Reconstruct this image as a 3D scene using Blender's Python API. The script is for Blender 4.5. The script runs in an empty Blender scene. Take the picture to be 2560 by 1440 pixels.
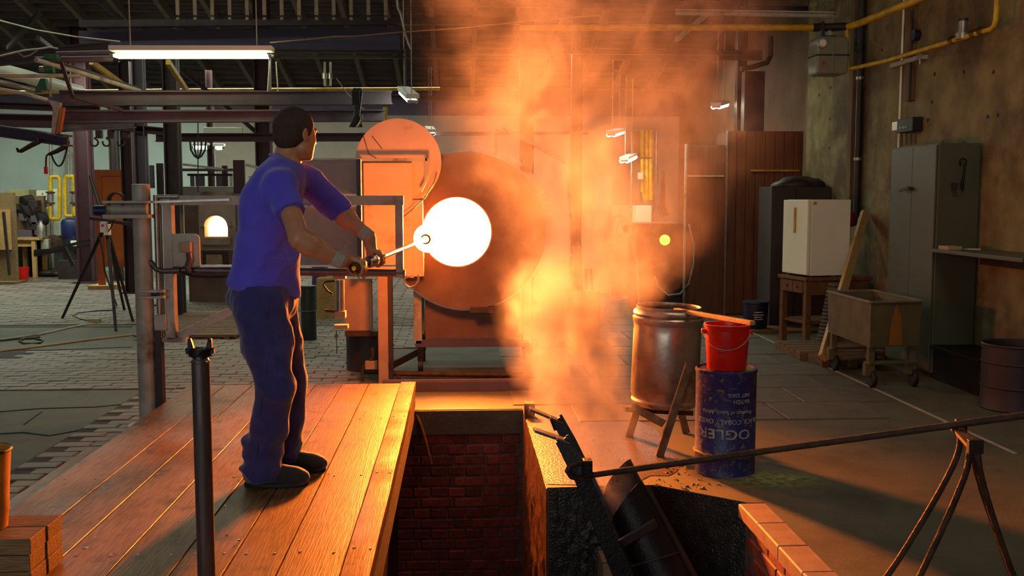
import bpy, bmesh, math, random
import numpy as np
from mathutils import Vector, Matrix, noise
random.seed(7)
R = math.radians
sc = bpy.context.scene
COL = sc.collection

# ---------------------------------------------------------------- camera
F_PX = 2500.0
PITCH = math.atan(225 / F_PX)
YAW = math.atan(132 / F_PX * math.cos(PITCH))
CAM = Vector((0.0, 0.0, 1.5))
cam_d = bpy.data.cameras.new('camera'); cam = bpy.data.objects.new('camera', cam_d); COL.objects.link(cam)
cam.location = CAM
cam.rotation_euler = (math.pi / 2 - PITCH, 0, -YAW)
cam_d.sensor_width = 36.0
cam_d.lens = F_PX / 2560 * 36.0
cam_d.clip_start = 0.05; cam_d.clip_end = 80
sc.camera = cam

# ---------------------------------------------------------------- world, exposure, hall lighting
w = bpy.data.worlds.new('world'); sc.world = w; w.use_nodes = True
w.node_tree.nodes['Background'].inputs[0].default_value = (0.56, 0.46, 0.56, 1)
w.node_tree.nodes['Background'].inputs[1].default_value = 0.10
sc.view_settings.view_transform = 'Standard'
sc.view_settings.look = 'None'
sc.view_settings.exposure = 0.0
sc.view_settings.gamma = 1.0
sc.view_settings.use_curve_mapping = False
cy = sc.cycles
cy.max_bounces = 4; cy.diffuse_bounces = 3; cy.glossy_bounces = 2; cy.transmission_bounces = 3
cy.transparent_max_bounces = 8; cy.volume_bounces = 0
cy.volume_step_rate = 1.0; cy.volume_max_steps = 96
cy.use_denoising = True
cy.sample_clamp_indirect = 4.0
cy.caustics_reflective = False; cy.caustics_refractive = False

def fill_lamp(x, y, z, sx, sy, power, col=(0.86, 1.0, 0.80)):
    d = bpy.data.lights.new('hall_fill', 'AREA'); d.shape = 'RECTANGLE'
    d.size = sx; d.size_y = sy; d.energy = power; d.color = col
    o = bpy.data.objects.new('hall_fill', d); COL.objects.link(o); o.location = (x, y, z)
    return o
# unseen area lamps filling in for the hall's fluorescent light
fill_lamp(-6.0, 17.0, 3.9, 7.0, 0.8, 400)
fill_lamp(-5.5, 10.5, 5.4, 5.0, 0.5, 110)
fill_lamp(-1.8, 2.0, 4.6, 3.0, 0.4, 2)
r_ = fill_lamp(2.4, 4.8, 4.5, 1.6, 0.3, 26, (1.0, 0.96, 0.66)); r_.rotation_euler = (R(38), 0, R(-8))  # tilted area fill added to brighten the right side
fill_lamp(1.0, 17.0, 3.9, 6.0, 0.5, 170, (1.0, 0.92, 0.8))

# soft area fill added behind the camera for the front faces, no window modelled
d_ = fill_lamp(-2.5, -2.3, 1.9, 5.0, 2.2, 95, (0.90, 0.96, 0.92)); d_.rotation_euler = (R(90), 0, R(-10))
cy.use_adaptive_sampling = True; cy.adaptive_threshold = 0.04; cy.adaptive_min_samples = 12

# ---------------------------------------------------------------- pixel helpers (work out real places from sight lines)
_f = Vector((math.sin(YAW) * math.cos(PITCH), math.cos(YAW) * math.cos(PITCH), -math.sin(PITCH)))
_r = Vector((math.cos(YAW), -math.sin(YAW), 0))
_u = _r.cross(_f)
def ray(px, py): return _f + _r * ((px - 1280) / F_PX) + _u * ((720 - py) / F_PX)
def P(px, py, Y):
    d = ray(px, py); return CAM + d * (Y / d.y)
def G(px, py, z=0.0):
    d = ray(px, py); return CAM + d * ((z - CAM.z) / d.z)

# ---------------------------------------------------------------- materials
def lin(c):
    return tuple((x / 255 / 12.92 if x / 255 <= 0.04045 else ((x / 255 + 0.055) / 1.055) ** 2.4) for x in c)
class NT:
    def __init__(s, name):
        s.m = bpy.data.materials.new(name); s.m.use_nodes = True
        s.t = s.m.node_tree; s.t.nodes.clear()
        s.out = s.n('ShaderNodeOutputMaterial')
    def n(s, t, **kw):
        nd = s.t.nodes.new(t)
        for k, v in kw.items(): setattr(nd, k, v)
        return nd
    def l(s, a, b): s.t.links.new(a, b)
    def math(s, op, a, b=None, c=None):
        nd = s.n('ShaderNodeMath', operation=op)
        for i, v in enumerate((a, b, c)):
            if v is None: continue
            if isinstance(v, (int, float)): nd.inputs[i].default_value = v
            else: s.l(v, nd.inputs[i])
        return nd.outputs[0]
    def mix(s, f, a, b, mode='MIX'):
        nd = s.n('ShaderNodeMix', data_type='RGBA', blend_type=mode)
        for k, v in ((0, f), (6, a), (7, b)):
            if isinstance(v, (int, float)): nd.inputs[k].default_value = v
            elif isinstance(v, tuple): nd.inputs[k].default_value = (*v[:3], 1)
            else: s.l(v, nd.inputs[k])
        return nd.outputs[2]
    def ramp(s, f, p0, p1):
        nd = s.n('ShaderNodeMapRange'); nd.clamp = True
        s.l(f, nd.inputs[0]); nd.inputs[1].default_value = p0; nd.inputs[2].default_value = p1
        return nd.outputs[0]
    def noise(s, vec, scale, detail=3, rough=0.55):
        nd = s.n('ShaderNodeTexNoise'); nd.inputs['Scale'].default_value = scale
        nd.inputs['Detail'].default_value = detail; nd.inputs['Roughness'].default_value = rough
        s.l(vec, nd.inputs['Vector']); return nd.outputs[0]
def mat(name, col, rough=0.6, metal=0.0, col2=None, scale=6.0, amount=0.6, bump=0.15, bscale=40.0,
        stretch=(1, 1, 1), rand=0.0, col3=None, scale3=1.2, edge3=(0.52, 0.62), rvar=0.0, sheen=0.0, spec=0.5):
    """dirt-mottled paint / metal / stone: two colours by fine noise, a third in broad worn patches"""
    s = NT(name)
    b = s.n('ShaderNodeBsdfPrincipled'); s.l(b.outputs[0], s.out.inputs[0])
    tc = s.n('ShaderNodeTexCoord'); mp = s.n('ShaderNodeMapping'); mp.inputs['Scale'].default_value = stretch
    s.l(tc.outputs['Object'], mp.inputs[0]); v = mp.outputs[0]
    c1 = lin(col); c2 = lin(col2) if col2 else tuple(x * 0.55 for x in c1)
    nz = s.noise(v, scale, 3)
    c = s.mix(s.math('MULTIPLY', s.ramp(nz, 0.35, 0.7), amount), c1, c2)
    if col3:
        n3 = s.noise(v, scale3, 4, 0.65)
        c = s.mix(s.ramp(n3, *edge3), c, lin(col3))
    if rand:
        oi = s.n('ShaderNodeObjectInfo')
        k = s.math('MULTIPLY_ADD', oi.outputs['Random'], rand * 2, 1 - rand)
        g = s.n('ShaderNodeCombineColor')
        for i in range(3): s.l(k, g.inputs[i])
        c = s.mix(1.0, c, g.outputs[0], 'MULTIPLY')
    s.l(c, b.inputs['Base Color'])
    b.inputs['Metallic'].default_value = metal
    b.inputs['Specular IOR Level'].default_value = spec
    if rvar:
        s.l(s.math('MULTIPLY_ADD', nz, rvar, rough - rvar / 2), b.inputs['Roughness'])
    else: b.inputs['Roughness'].default_value = rough
    if sheen: b.inputs['Sheen Weight'].default_value = sheen
    if bump:
        bp = s.n('ShaderNodeBump'); bp.inputs['Strength'].default_value = bump; bp.inputs['Distance'].default_value = 0.01
        s.l(s.noise(v, bscale, 2), bp.inputs['Height']); s.l(bp.outputs[0], b.inputs['Normal'])
    return s.m
def emis(name, col, strength):
    s = NT(name); e = s.n('ShaderNodeEmission'); e.inputs[0].default_value = (*col, 1); e.inputs[1].default_value = strength
    s.l(e.outputs[0], s.out.inputs[0]); return s.m
def glass(name, col=(0.8, 0.9, 0.95)):
    s = NT(name); b = s.n('ShaderNodeBsdfPrincipled'); s.l(b.outputs[0], s.out.inputs[0])
    b.inputs['Base Color'].default_value = (*col, 1); b.inputs['Roughness'].default_value = 0.05
    b.inputs['Transmission Weight'].default_value = 0.85; b.inputs['IOR'].default_value = 1.2
    return s.m
def wood(name, col, col2, rough=0.45, grain=(14, 0.7, 14), knots=True, rand=0.15, bump=0.12, dirt=None, axis=1, spec=0.18):
    s = NT(name)
    b = s.n('ShaderNodeBsdfPrincipled'); s.l(b.outputs[0], s.out.inputs[0])
    tc = s.n('ShaderNodeTexCoord'); oi = s.n('ShaderNodeObjectInfo')
    off = s.n('ShaderNodeVectorMath', operation='ADD'); s.l(tc.outputs['Object'], off.inputs[0])
    cb = s.n('ShaderNodeCombineXYZ'); s.l(s.math('MULTIPLY', oi.outputs['Random'], 13.0), cb.inputs[axis])
    s.l(s.math('MULTIPLY', oi.outputs['Random'], 5.0), cb.inputs[2]); s.l(cb.outputs[0], off.inputs[1])
    mp = s.n('ShaderNodeMapping'); mp.inputs['Scale'].default_value = grain; s.l(off.outputs[0], mp.inputs[0])
    n1 = s.noise(mp.outputs[0], 1.0, 4, 0.6)
    rings = s.math('FRACT', s.math('MULTIPLY', n1, 11.0))
    rings = s.math('ABSOLUTE', s.math('SUBTRACT', rings, 0.5))
    n2 = s.noise(off.outputs[0], 2.2, 4, 0.6)
    c = s.mix(s.math('MULTIPLY', s.ramp(rings, 0.1, 0.45), 0.5), lin(col), lin(col2))
    c = s.mix(s.math('MULTIPLY', s.ramp(n2, 0.5, 0.72), 0.45), c, lin(col2))
    if knots:
        vo = s.n('ShaderNodeTexVoronoi'); vo.inputs['Scale'].default_value = 1.0
        m2 = s.n('ShaderNodeMapping'); m2.inputs['Scale'].default_value = (3.3, 1.5, 3.3) if axis == 1 else (1.5, 3.3, 3.3)
        s.l(off.outputs[0], m2.inputs[0]); s.l(m2.outputs[0], vo.inputs['Vector'])
        k = s.math('SUBTRACT', 1.0, s.ramp(vo.outputs['Distance'], 0.02, 0.13))
        c = s.mix(s.math('MULTIPLY', k, 0.75), c, tuple(x * 0.25 for x in lin(col2)))
    if dirt:
        n3 = s.noise(off.outputs[0], 5.0, 5, 0.7)
        c = s.mix(s.math('MULTIPLY', s.ramp(n3, 0.56, 0.66), 0.6), c, lin(dirt))
    k = s.math('MULTIPLY_ADD', oi.outputs['Random'], rand * 2, 1 - rand)
    g = s.n('ShaderNodeCombineColor')
    for i in range(3): s.l(k, g.inputs[i])
    c = s.mix(1.0, c, g.outputs[0], 'MULTIPLY')
    s.l(c, b.inputs['Base Color'])
    s.l(s.math('MULTIPLY_ADD', n2, 0.3, rough - 0.15), b.inputs['Roughness']); b.inputs['Specular IOR Level'].default_value = spec
    bp = s.n('ShaderNodeBump'); bp.inputs['Strength'].default_value = bump; bp.inputs['Distance'].default_value = 0.01
    s.l(rings, bp.inputs['Height']); s.l(bp.outputs[0], b.inputs['Normal'])
    return s.m

M = {}
M['plank'] = wood('plank_wood', (138, 102, 58), (58, 42, 28), 0.45, (16, 0.9, 16), True, 0.14, 0.12, (52, 44, 38))
M['old_wood'] = wood('old_wood', (120, 96, 66), (62, 46, 30), 0.7, (16, 0.9, 16), False, 0.15, 0.25)
M['old_wood_x'] = wood('old_wood_x', (126, 100, 70), (66, 50, 32), 0.7, (1.2, 18, 18), False, 0.15, 0.25, axis=0)
M['stick_wood'] = wood('stick_wood', (190, 150, 96), (120, 80, 44), 0.5, (2, 20, 20), False, 0.1, axis=0)
M['red_wood'] = mat('red_brown_wood', (118, 62, 34), 0.65, col2=(84, 40, 22), scale=3, stretch=(7, 7, 0.5), bump=0.1)
M['steel'] = mat('grey_steel', (178, 172, 158), 0.5, 0.05, (140, 130, 118), 9, 0.7, 0.12, col3=(98, 70, 56), scale3=2.5, edge3=(0.58, 0.7))
M['steel_light'] = mat('galvanised_steel', (170, 160, 150), 0.36, 0.7, (120, 110, 100), 10, 0.6, 0.1)
M['dark_steel'] = mat('dark_steel', (62, 50, 50), 0.55, 0.4, (40, 32, 34), 8, 0.7, 0.2)
M['black_iron'] = mat('black_iron', (30, 22, 24), 0.5, 0.5, (18, 14, 15), 14, 0.6, 0.35, bscale=60)
M['rust_iron'] = mat('rusty_iron', (86, 60, 44), 0.65, 0.4, (46, 32, 26), 18, 0.8, 0.4, bscale=90)
M['red_steel'] = mat('red_brown_painted_steel', (66, 30, 38), 0.7, 0.0, (46, 24, 30), 3, 0.7, 0.1, rand=0.12)
M['beam_steel'] = mat('grey_brown_painted_steel', (88, 74, 88), 0.7, 0.0, (66, 54, 66), 3, 0.7, 0.1, rand=0.1)
M['grey_panel'] = mat('grey_sheet_metal', (150, 138, 130), 0.55, 0.15, (128, 114, 106), 3, 0.6, 0.05, col3=(108, 86, 74), scale3=2.0, edge3=(0.60, 0.78))
M['heat_steel'] = mat('scorched_sheet_steel', (120, 92, 76), 0.6, 0.1, (92, 66, 52), 3.5, 0.8, 0.15, col3=(74, 52, 42), scale3=1.6, edge3=(0.55, 0.75))
M['yellow'] = mat('yellow_pipe_paint', (216, 176, 24), 0.45, 0, (150, 100, 14), 10, 0.7, 0.1)
M['blue_paint'] = mat('blue_paint', (24, 32, 84), 0.45, 0, (16, 20, 52), 8, 0.6, 0.1)
M['green_paint'] = mat('green_paint', (40, 110, 70), 0.5, 0, (24, 70, 44), 8, 0.6, 0.1)
M['orange_paint'] = mat('orange_board_paint', (206, 104, 30), 0.6, 0, (160, 76, 22), 2.5, 0.6, 0.05)
M['red_plastic'] = mat('red_plastic', (226, 24, 12), 0.35, 0, (196, 16, 8), 4, 0.6, 0.03)
M['white_paint'] = mat('white_enamel', (236, 240, 222), 0.35, 0, (222, 226, 206), 3, 0.6, 0.02)
M['black'] = mat('black_rubber', (24, 20, 22), 0.6, 0, (14, 12, 13), 10, 0.5, 0.1)
M['brass'] = mat('brass', (150, 110, 40), 0.25, 0.9, (110, 76, 24), 20, 0.6, 0.05)
M['chrome'] = mat('worn_chrome', (190, 180, 176), 0.2, 1.0, (130, 120, 118), 20, 0.6, 0.05)
M['concrete'] = mat('concrete', (92, 88, 70), 0.72, 0, (80, 76, 64), 5, 0.8, 0.25, 60, col3=(66, 62, 50), scale3=1.3, edge3=(0.5, 0.66))
M['paver'] = mat('paving_brick', (122, 108, 96), 0.6, 0, (96, 84, 74), 9, 0.8, 0.25, 60, rand=0.20)
M['slab'] = mat('paving_slab', (100, 90, 78), 0.6, 0, (78, 70, 60), 7, 0.8, 0.2, 60, rand=0.10)
M['joint'] = mat('dirty_joint', (58, 48, 40), 0.85, 0, (40, 34, 28), 12, 0.7, 0.3, 60)
M['brick'] = mat('red_brick', (150, 66, 54), 0.7, 0, (104, 50, 44), 14, 0.8, 0.4, 70, rand=0.32, col3=(90, 66, 56), scale3=5, edge3=(0.6, 0.7))
M['mortar'] = mat('mortar', (128, 104, 94), 0.85, 0, (70, 56, 48), 14, 0.7, 0.4, 70)
M['slag'] = mat('wet_black_slag', (54, 50, 46), 0.32, 0.0, (26, 24, 23), 16, 0.9, 0.7, 80, rvar=0.2)
M['wetwall'] = mat('wet_streaked_wall', (130, 92, 66), 0.3, 0.0, (60, 38, 28), 6, 0.9, 0.9, 30, stretch=(4, 4, 0.8), rvar=0.25)
M['coping'] = mat('coping_brick', (170, 140, 112), 0.65, 0, (140, 110, 86), 12, 0.7, 0.2, 60, rand=0.12)
M['plaster'] = mat('stained_yellow_plaster', (138, 122, 82), 0.85, 0, (98, 86, 56), 3.5, 0.9, 0.6, 22, col3=(84, 66, 46), scale3=1.3, edge3=(0.48, 0.66))
M['plaster_brown'] = mat('stained_brown_plaster', (112, 84, 56), 0.85, 0, (84, 58, 42), 2.0, 0.8, 0.3, 26)
M['whitewash'] = mat('whitewashed_wall', (176, 190, 186), 0.8, 0, (160, 172, 168), 2.5, 0.6, 0.2, 12)
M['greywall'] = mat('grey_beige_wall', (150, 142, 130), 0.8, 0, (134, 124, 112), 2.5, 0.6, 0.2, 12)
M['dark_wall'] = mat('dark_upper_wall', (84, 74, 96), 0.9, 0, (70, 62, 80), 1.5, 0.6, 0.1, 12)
M['roof'] = mat('roof_boards', (76, 68, 84), 0.85, 0, (62, 56, 70), 4, 0.7, 0.2, 12, stretch=(0.3, 4, 4))  # bluish lift in the colour imitates lamp haze under the roof
M['jeans'] = mat('dark_blue_denim', (46, 46, 112), 0.85, 0, (32, 32, 84), 16, 0.7, 0.25, 220, col3=(60, 62, 128), scale3=7, edge3=(0.52, 0.72), sheen=0.3)
M['shirt'] = mat('blue_cotton', (88, 80, 215), 0.85, 0, (74, 66, 196), 9, 0.5, 0.12, 160, sheen=0.25)
M['skin'] = mat('skin', (198, 138, 98), 0.45, 0, (180, 116, 86), 18, 0.6, 0.05, 120)
M['hair'] = mat('cropped_dark_hair', (70, 48, 38), 0.75, 0, (48, 34, 28), 60, 0.8, 0.5, 300)
M['bandage'] = mat('grey_bandage', (176, 168, 156), 0.85, 0, (150, 142, 130), 30, 0.6, 0.4, 120)
M['shoe'] = mat('black_suede', (30, 24, 24), 0.8, 0, (20, 16, 16), 20, 0.6, 0.25, 120, sheen=0.4)
M['cabinet'] = mat('olive_grey_enamel', (80, 78, 60), 0.5, 0.0, (72, 70, 52), 2.5, 0.6, 0.04, col3=(88, 78, 56), scale3=2.2, edge3=(0.6, 0.75))
M['tub'] = mat('dull_metal_tub', (112, 96, 66), 0.55, 0.3, (86, 70, 46), 6, 0.7, 0.15)
M['tin'] = mat('dented_galvanised_tin', (190, 176, 162), 0.34, 0.75, (130, 112, 98), 7, 0.7, 0.35, 9, col3=(120, 92, 72), scale3=3.5, edge3=(0.56, 0.68))
M['drum_blue'] = mat('dusty_blue_drum', (40, 44, 112), 0.45, 0, (30, 32, 84), 8, 0.6, 0.2, 60, col3=(128, 106, 54), scale3=34, edge3=(0.55, 0.66))
M['drum_dust'] = mat('yellow_dust', (164, 140, 74), 0.9, 0, (130, 108, 56), 26, 0.8, 0.5, 120)
M['letter'] = mat('worn_white_print', (196, 190, 180), 0.7, 0, (120, 112, 110), 30, 0.8, 0.0)
M['fire'] = emis('furnace_glow', (1.0, 0.225, 0.028), 2500)
M['hotglass'] = emis('molten_glass', (1.0, 0.23, 0.04), 230)
M['smallfire'] = emis('small_furnace_glow', (1.0, 0.42, 0.14), 16)
M['ember'] = emis('ember_glow', (1.0, 0.45, 0.06), 3.0)
M['tube'] = emis('fluorescent_tube', (0.92, 1.0, 0.50), 14)
M['tube_far'] = emis('fluorescent_tube_far', (0.92, 1.0, 0.72), 24)
M['screen'] = emis('panel_screen', (0.10, 0.16, 0.34), 0.5)
M['daylight'] = emis('roof_glazing', (0.75, 0.62, 0.68), 0.55)
M['bottle'] = glass('bottle_glass')
M['crystal'] = mat('printed_white', (220, 220, 215), 0.6)

# ---------------------------------------------------------------- mesh helpers
def frame_of(d):
    d = Vector(d).normalized()
    a = Vector((0, 0, 1)) if abs(d.z) < 0.95 else Vector((1, 0, 0))
    x = a.cross(d).normalized(); return x, d.cross(x).normalized(), d
class MB:
    def __init__(s): s.v = []; s.f = []
    def add(s, vs, fs):
        n = len(s.v); s.v += [tuple(v) for v in vs]; s.f += [tuple(i + n for i in f) for f in fs]; return s
    def hexa(s, p): # 8 points: bottom 4 ccw, top 4 ccw
        return s.add(p, [(3, 2, 1, 0), (4, 5, 6, 7), (0, 1, 5, 4), (1, 2, 6, 5), (2, 3, 7, 6), (3, 0, 4, 7)])
    def box(s, x0, x1, y0, y1, z0, z1):
        return s.hexa([(x0, y0, z0), (x1, y0, z0), (x1, y1, z0), (x0, y1, z0), (x0, y0, z1), (x1, y0, z1), (x1, y1, z1), (x0, y1, z1)])
    def bar(s, a, b, w, h, up=(0, 0, 1)):
        a = Vector(a); b = Vector(b); d = (b - a).normalized(); up = Vector(up)
        if abs(d.dot(up)) > 0.98: up = Vector((0, 1, 0))
        x = d.cross(up).normalized() * (w / 2); y = x.cross(d).normalized() * (h / 2)
        return s.hexa([a - x - y, a + x - y, b + x - y, b - x - y, a - x + y, a + x + y, b + x + y, b - x + y])
    def cyl(s, a, b, r0, r1=None, n=16, caps=True):
        a = Vector(a); b = Vector(b); r1 = r0 if r1 is None else r1
        x, y, d = frame_of(b - a); vs = []; fs = []
        for c, r in ((a, r0), (b, r1)):
            for i in range(n):
                t = 2 * math.pi * i / n; vs.append(c + (x * math.cos(t) + y * math.sin(t)) * r)
        for i in range(n):
            j = (i + 1) % n; fs.append((i, j, n + j, n + i))
        if caps: fs += [tuple(range(n - 1, -1, -1)), tuple(range(n, 2 * n))]
        return s.add(vs, fs)
    def tube(s, pts, r, n=8, closed=False):
        pts = [Vector(p) for p in pts]; m = len(pts); vs = []; fs = []
        x = None
        for i, p in enumerate(pts):
            if closed: d = (pts[(i + 1) % m] - pts[i - 1]).normalized()
            else: d = (pts[min(i + 1, m - 1)] - pts[max(i - 1, 0)]).normalized()
            if x is None: x, y, _ = frame_of(d)
            x = (x - d * x.dot(d)).normalized(); y = d.cross(x)
            rr = r[i] if isinstance(r, (list, tuple)) else r
            for k in range(n):
                t = 2 * math.pi * k / n; vs.append(p + (x * math.cos(t) + y * math.sin(t)) * rr)
        for i in range(m if closed else m - 1):
            for k in range(n):
                j = (k + 1) % n; a = i * n; b = ((i + 1) % m) * n
                fs.append((a + k, a + j, b + j, b + k))
        if not closed: fs += [tuple(range(n - 1, -1, -1)), tuple(range((m - 1) * n, m * n))]
        return s.add(vs, fs)
    def lathe(s, c, prof, n=32, axis=(0, 0, 1), closed=False, arc=(0, 2 * math.pi)):
        c = Vector(c); x, y, d = frame_of(axis); full = abs(arc[1] - arc[0] - 2 * math.pi) < 1e-6
        m = n if full else n + 1; vs = []; fs = []
        for r, h in prof:
            for i in range(m):
                t = arc[0] + (arc[1] - arc[0]) * i / n
                vs.append(c + d * h + (x * math.cos(t) + y * math.sin(t)) * r)
        k = len(prof)
        for q in range(k if closed else k - 1):
            a = q * m; b = ((q + 1) % k) * m
            for i in range(n):
                j = (i + 1) % m; fs.append((a + i, a + j, b + j, b + i))
        return s.add(vs, fs)
    def prism(s, poly, off):
        off = Vector(off); n = len(poly); vs = [Vector(p) for p in poly]; vs += [v + off for v in vs]
        fs = [tuple(range(n - 1, -1, -1)), tuple(range(n, 2 * n))]
        for i in range(n): j = (i + 1) % n; fs.append((i, j, n + j, n + i))
        return s.add(vs, fs)
    def sphere(s, c, r, n=16, m=10, sc=(1, 1, 1)):
        c = Vector(c); prof = []
        vs = []; fs = []
        for q in range(1, m):
            t = math.pi * q / m
            for i in range(n):
                p = 2 * math.pi * i / n
                vs.append(c + Vector((math.sin(t) * math.cos(p) * r * sc[0], math.sin(t) * math.sin(p) * r * sc[1], math.cos(t) * r * sc[2])))
        top = len(vs); vs.append(c + Vector((0, 0, r * sc[2]))); vs.append(c - Vector((0, 0, r * sc[2])))
        for q in range(m - 2):
            for i in range(n):
                j = (i + 1) % n; fs.append((q * n + i, (q + 1) * n + i, (q + 1) * n + j, q * n + j))
        for i in range(n):
            j = (i + 1) % n; fs.append((top, i, j)); b = (m - 2) * n; fs.append((top + 1, b + j, b + i))
        return s.add(vs, fs)
    def mesh(s, name, fix=True):
        me = bpy.data.meshes.new(name); me.from_pydata(s.v, [], s.f)
        if fix:
            bm = bmesh.new(); bm.from_mesh(me); bmesh.ops.recalc_face_normals(bm, faces=bm.faces); bm.to_mesh(me); bm.free()
        return me
    def build(s, name, m, parent=None, smooth=False, bev=0.0, kind=None):
        return link(s.mesh(name), name, m, parent, smooth, bev, kind)
def link(me, name, m, parent=None, smooth=False, bev=0.0, kind=None):
    me.materials.clear(); me.materials.append(M[m] if isinstance(m, str) else m)
    o = bpy.data.objects.new(name, me); COL.objects.link(o)
    if smooth:
        me.polygons.foreach_set('use_smooth', [True] * len(me.polygons))
        me.update()
        if smooth != 'full':
            try: me.set_sharp_from_angle(angle=R(40))
            except Exception: pass
    if bev:
        b = o.modifiers.new('bevel', 'BEVEL'); b.width = bev; b.segments = 2; b.limit_method = 'ANGLE'
    if parent is not None: child(o, parent)
    if kind: o['kind'] = kind
    return o
WM = {}
def child(o, parent):
    o.parent = parent
    loc = Vector((0, 0, 0)); p = parent
    while p is not None:
        if p in (o,): break
        loc = loc + Vector(WM.get(p.name, (0, 0, 0))); break
    o.matrix_parent_inverse = Matrix.Translation(-loc)
def thing(name, label, cat, loc=(0, 0, 0), group=None, kind=None):
    o = bpy.data.objects.new(name, None); COL.objects.link(o); o.location = loc
    o.empty_display_size = 0.1
    WM[o.name] = tuple(loc)
    o['label'] = label; o['category'] = cat
    if group: o['group'] = group
    if kind: o['kind'] = kind
    return o
def tag(o, label, cat=None, group=None, kind=None):
    o['label'] = label
    if cat: o['category'] = cat
    if group: o['group'] = group
    if kind: o['kind'] = kind
    return o
def arcpts(c, r, a0, a1, n, u, v):
    c = Vector(c); u = Vector(u); v = Vector(v)
    return [c + (u * math.cos(a0 + (a1 - a0) * i / n) + v * math.sin(a0 + (a1 - a0) * i / n)) * r for i in range(n + 1)]
def catenary(a, b, sag, n=14):
    a = Vector(a); b = Vector(b)
    return [a.lerp(b, i / n) - Vector((0, 0, sag * 4 * (i / n) * (1 - i / n))) for i in range(n + 1)]

M['plank_worn'] = wood('worn_glossy_plank', (170, 124, 68), (80, 56, 36), 0.24, (16, 0.9, 16), True, 0.1, 0.06, (60, 50, 42), spec=0.5)
M['fire_wall'] = emis('furnace_inner_glow', (1.0, 0.22, 0.04), 30)
M['yellow_tin'] = mat('ochre_tin', (196, 140, 56), 0.45, 0.2, (140, 90, 36), 8, 0.7, 0.1)
M['dark_steel2'] = mat('burnished_dark_tube', (98, 88, 88), 0.35, 0.6, (66, 58, 58), 20, 0.8, 0.1, stretch=(3, 3, 0.3))
M['mouth'] = mat('furnace_lining', (190, 150, 120), 0.9, 0, (150, 110, 80), 14, 0.7, 0.3)
M['door_steel'] = mat('warm_sheet_steel', (232, 196, 164), 0.55, 0.0, (208, 166, 134), 3, 0.7, 0.08, col3=(176, 130, 102), scale3=2.5, edge3=(0.58, 0.72))
M['coping2'] = mat('tan_heat_stained_steel', (176, 142, 112), 0.55, 0.1, (140, 104, 80), 4, 0.7, 0.1)
M['dark_drum'] = mat('dark_painted_drum', (52, 34, 38), 0.6, 0, (36, 24, 28), 5, 0.6, 0.1)
M['pipe_dark'] = mat('dark_grey_pipe', (104, 88, 90), 0.42, 0.4, (76, 62, 64), 10, 0.7, 0.15)
M['cardboard'] = mat('pale_cardboard', (160, 148, 104), 0.8, 0, (130, 118, 80), 4, 0.6, 0.1)
M['orange_dark'] = mat('dark_orange_board_paint', (176, 78, 22), 0.6, 0, (140, 60, 18), 2.5, 0.6, 0.05)
M['slat_wood'] = wood('slat_wood', (128, 104, 84), (84, 66, 52), 0.7, (1.2, 18, 18), False, 0.15, 0.15, axis=0)
M['fire_clay'] = mat('whitish_fire_clay', (172, 148, 130), 0.85, 0, (140, 116, 98), 4, 0.7, 0.25)
M['fire_clay2'] = mat('sooty_fire_clay', (120, 92, 80), 0.85, 0, (84, 62, 54), 4, 0.7, 0.25)
M['green_barrel'] = mat('dark_green_barrel_paint', (52, 58, 54), 0.5, 0, (36, 40, 40), 5, 0.6, 0.1)
M['dark_brown'] = mat('dark_brown_enamel', (58, 46, 46), 0.6, 0, (46, 36, 36), 3, 0.6, 0.05)
M['drum_navy'] = mat('navy_plastic', (26, 26, 58), 0.45, 0, (20, 20, 44), 4, 0.6, 0.05)
M['table_wood'] = wood('brown_table_wood', (118, 82, 54), (74, 48, 32), 0.6, (9, 9, 2), False, 0.12, 0.1)
M['bottle_label'] = mat('bottle_label_paper', (150, 170, 200), 0.6)
M['grey_ring'] = mat('grey_ring', (92, 84, 78), 0.6, 0, (66, 60, 56), 6, 0.6, 0.1)
M['red_rag'] = mat('red_rag', (120, 16, 22), 0.9)
M['tub_orange'] = mat('faded_orange_paint', (160, 92, 30), 0.6, 0, (120, 76, 36), 9, 0.7, 0.1)
M['meter_grey'] = mat('grey_green_enamel', (128, 130, 112), 0.45, 0, (112, 112, 94), 4, 0.6, 0.05)
M['seam'] = mat('denim_stitching', (70, 66, 92), 0.85, 0, (54, 50, 74), 30, 0.5, 0.0)
M['wetfloor'] = mat('wet_floor', (112, 92, 70), 0.34, 0, (84, 66, 50), 9, 0.8, 0.5, 70, rvar=0.3)
M['lit_leg'] = mat('fire_lit_iron_leg', (136, 106, 78), 0.7, 0.1, (84, 62, 46), 16, 0.8, 0.3, 60)  # lighter tan puts the firelight on the legs into their colour
M['rafter_wood'] = mat('dusky_rafter_wood', (96, 84, 78), 0.85, 0, (74, 64, 66), 4, 0.6, 0.1)  # tone kept close to the roof to imitate the haze there
# ================================================================ THE SETTING
# floor slab with the working pit cut out of it
def floor_slab():
    mb = MB()
    Z = -0.12
    def poly(pts): mb.prism([(x, y, Z) for x, y in pts], (0, 0, -Z))
    poly([(-14, -2.5), (-0.45, -2.5), (-0.45, 24), (-14, 24)])
    poly([(-0.45, 7.0), (0.45, 7.0), (0.45, 24), (-0.45, 24)])
    poly([(0.45, 5.07), (1.02, 5.09), (1.42, 4.76), (6.0, 4.76), (6.0, 24), (0.45, 24)])
    poly([(1.50, -2.5), (6.0, -2.5), (6.0, 4.76), (1.50, 4.76)])
    poly([(-0.45, -2.5), (1.50, -2.5), (1.50, 0.4), (-0.45, 0.4)])
    return tag(mb.build('floor', 'concrete'), 'worn concrete and brick-paved factory floor around the pit', 'floor', kind='structure')
floor = floor_slab(); WM[floor.name] = (0, 0, 0)

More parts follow.
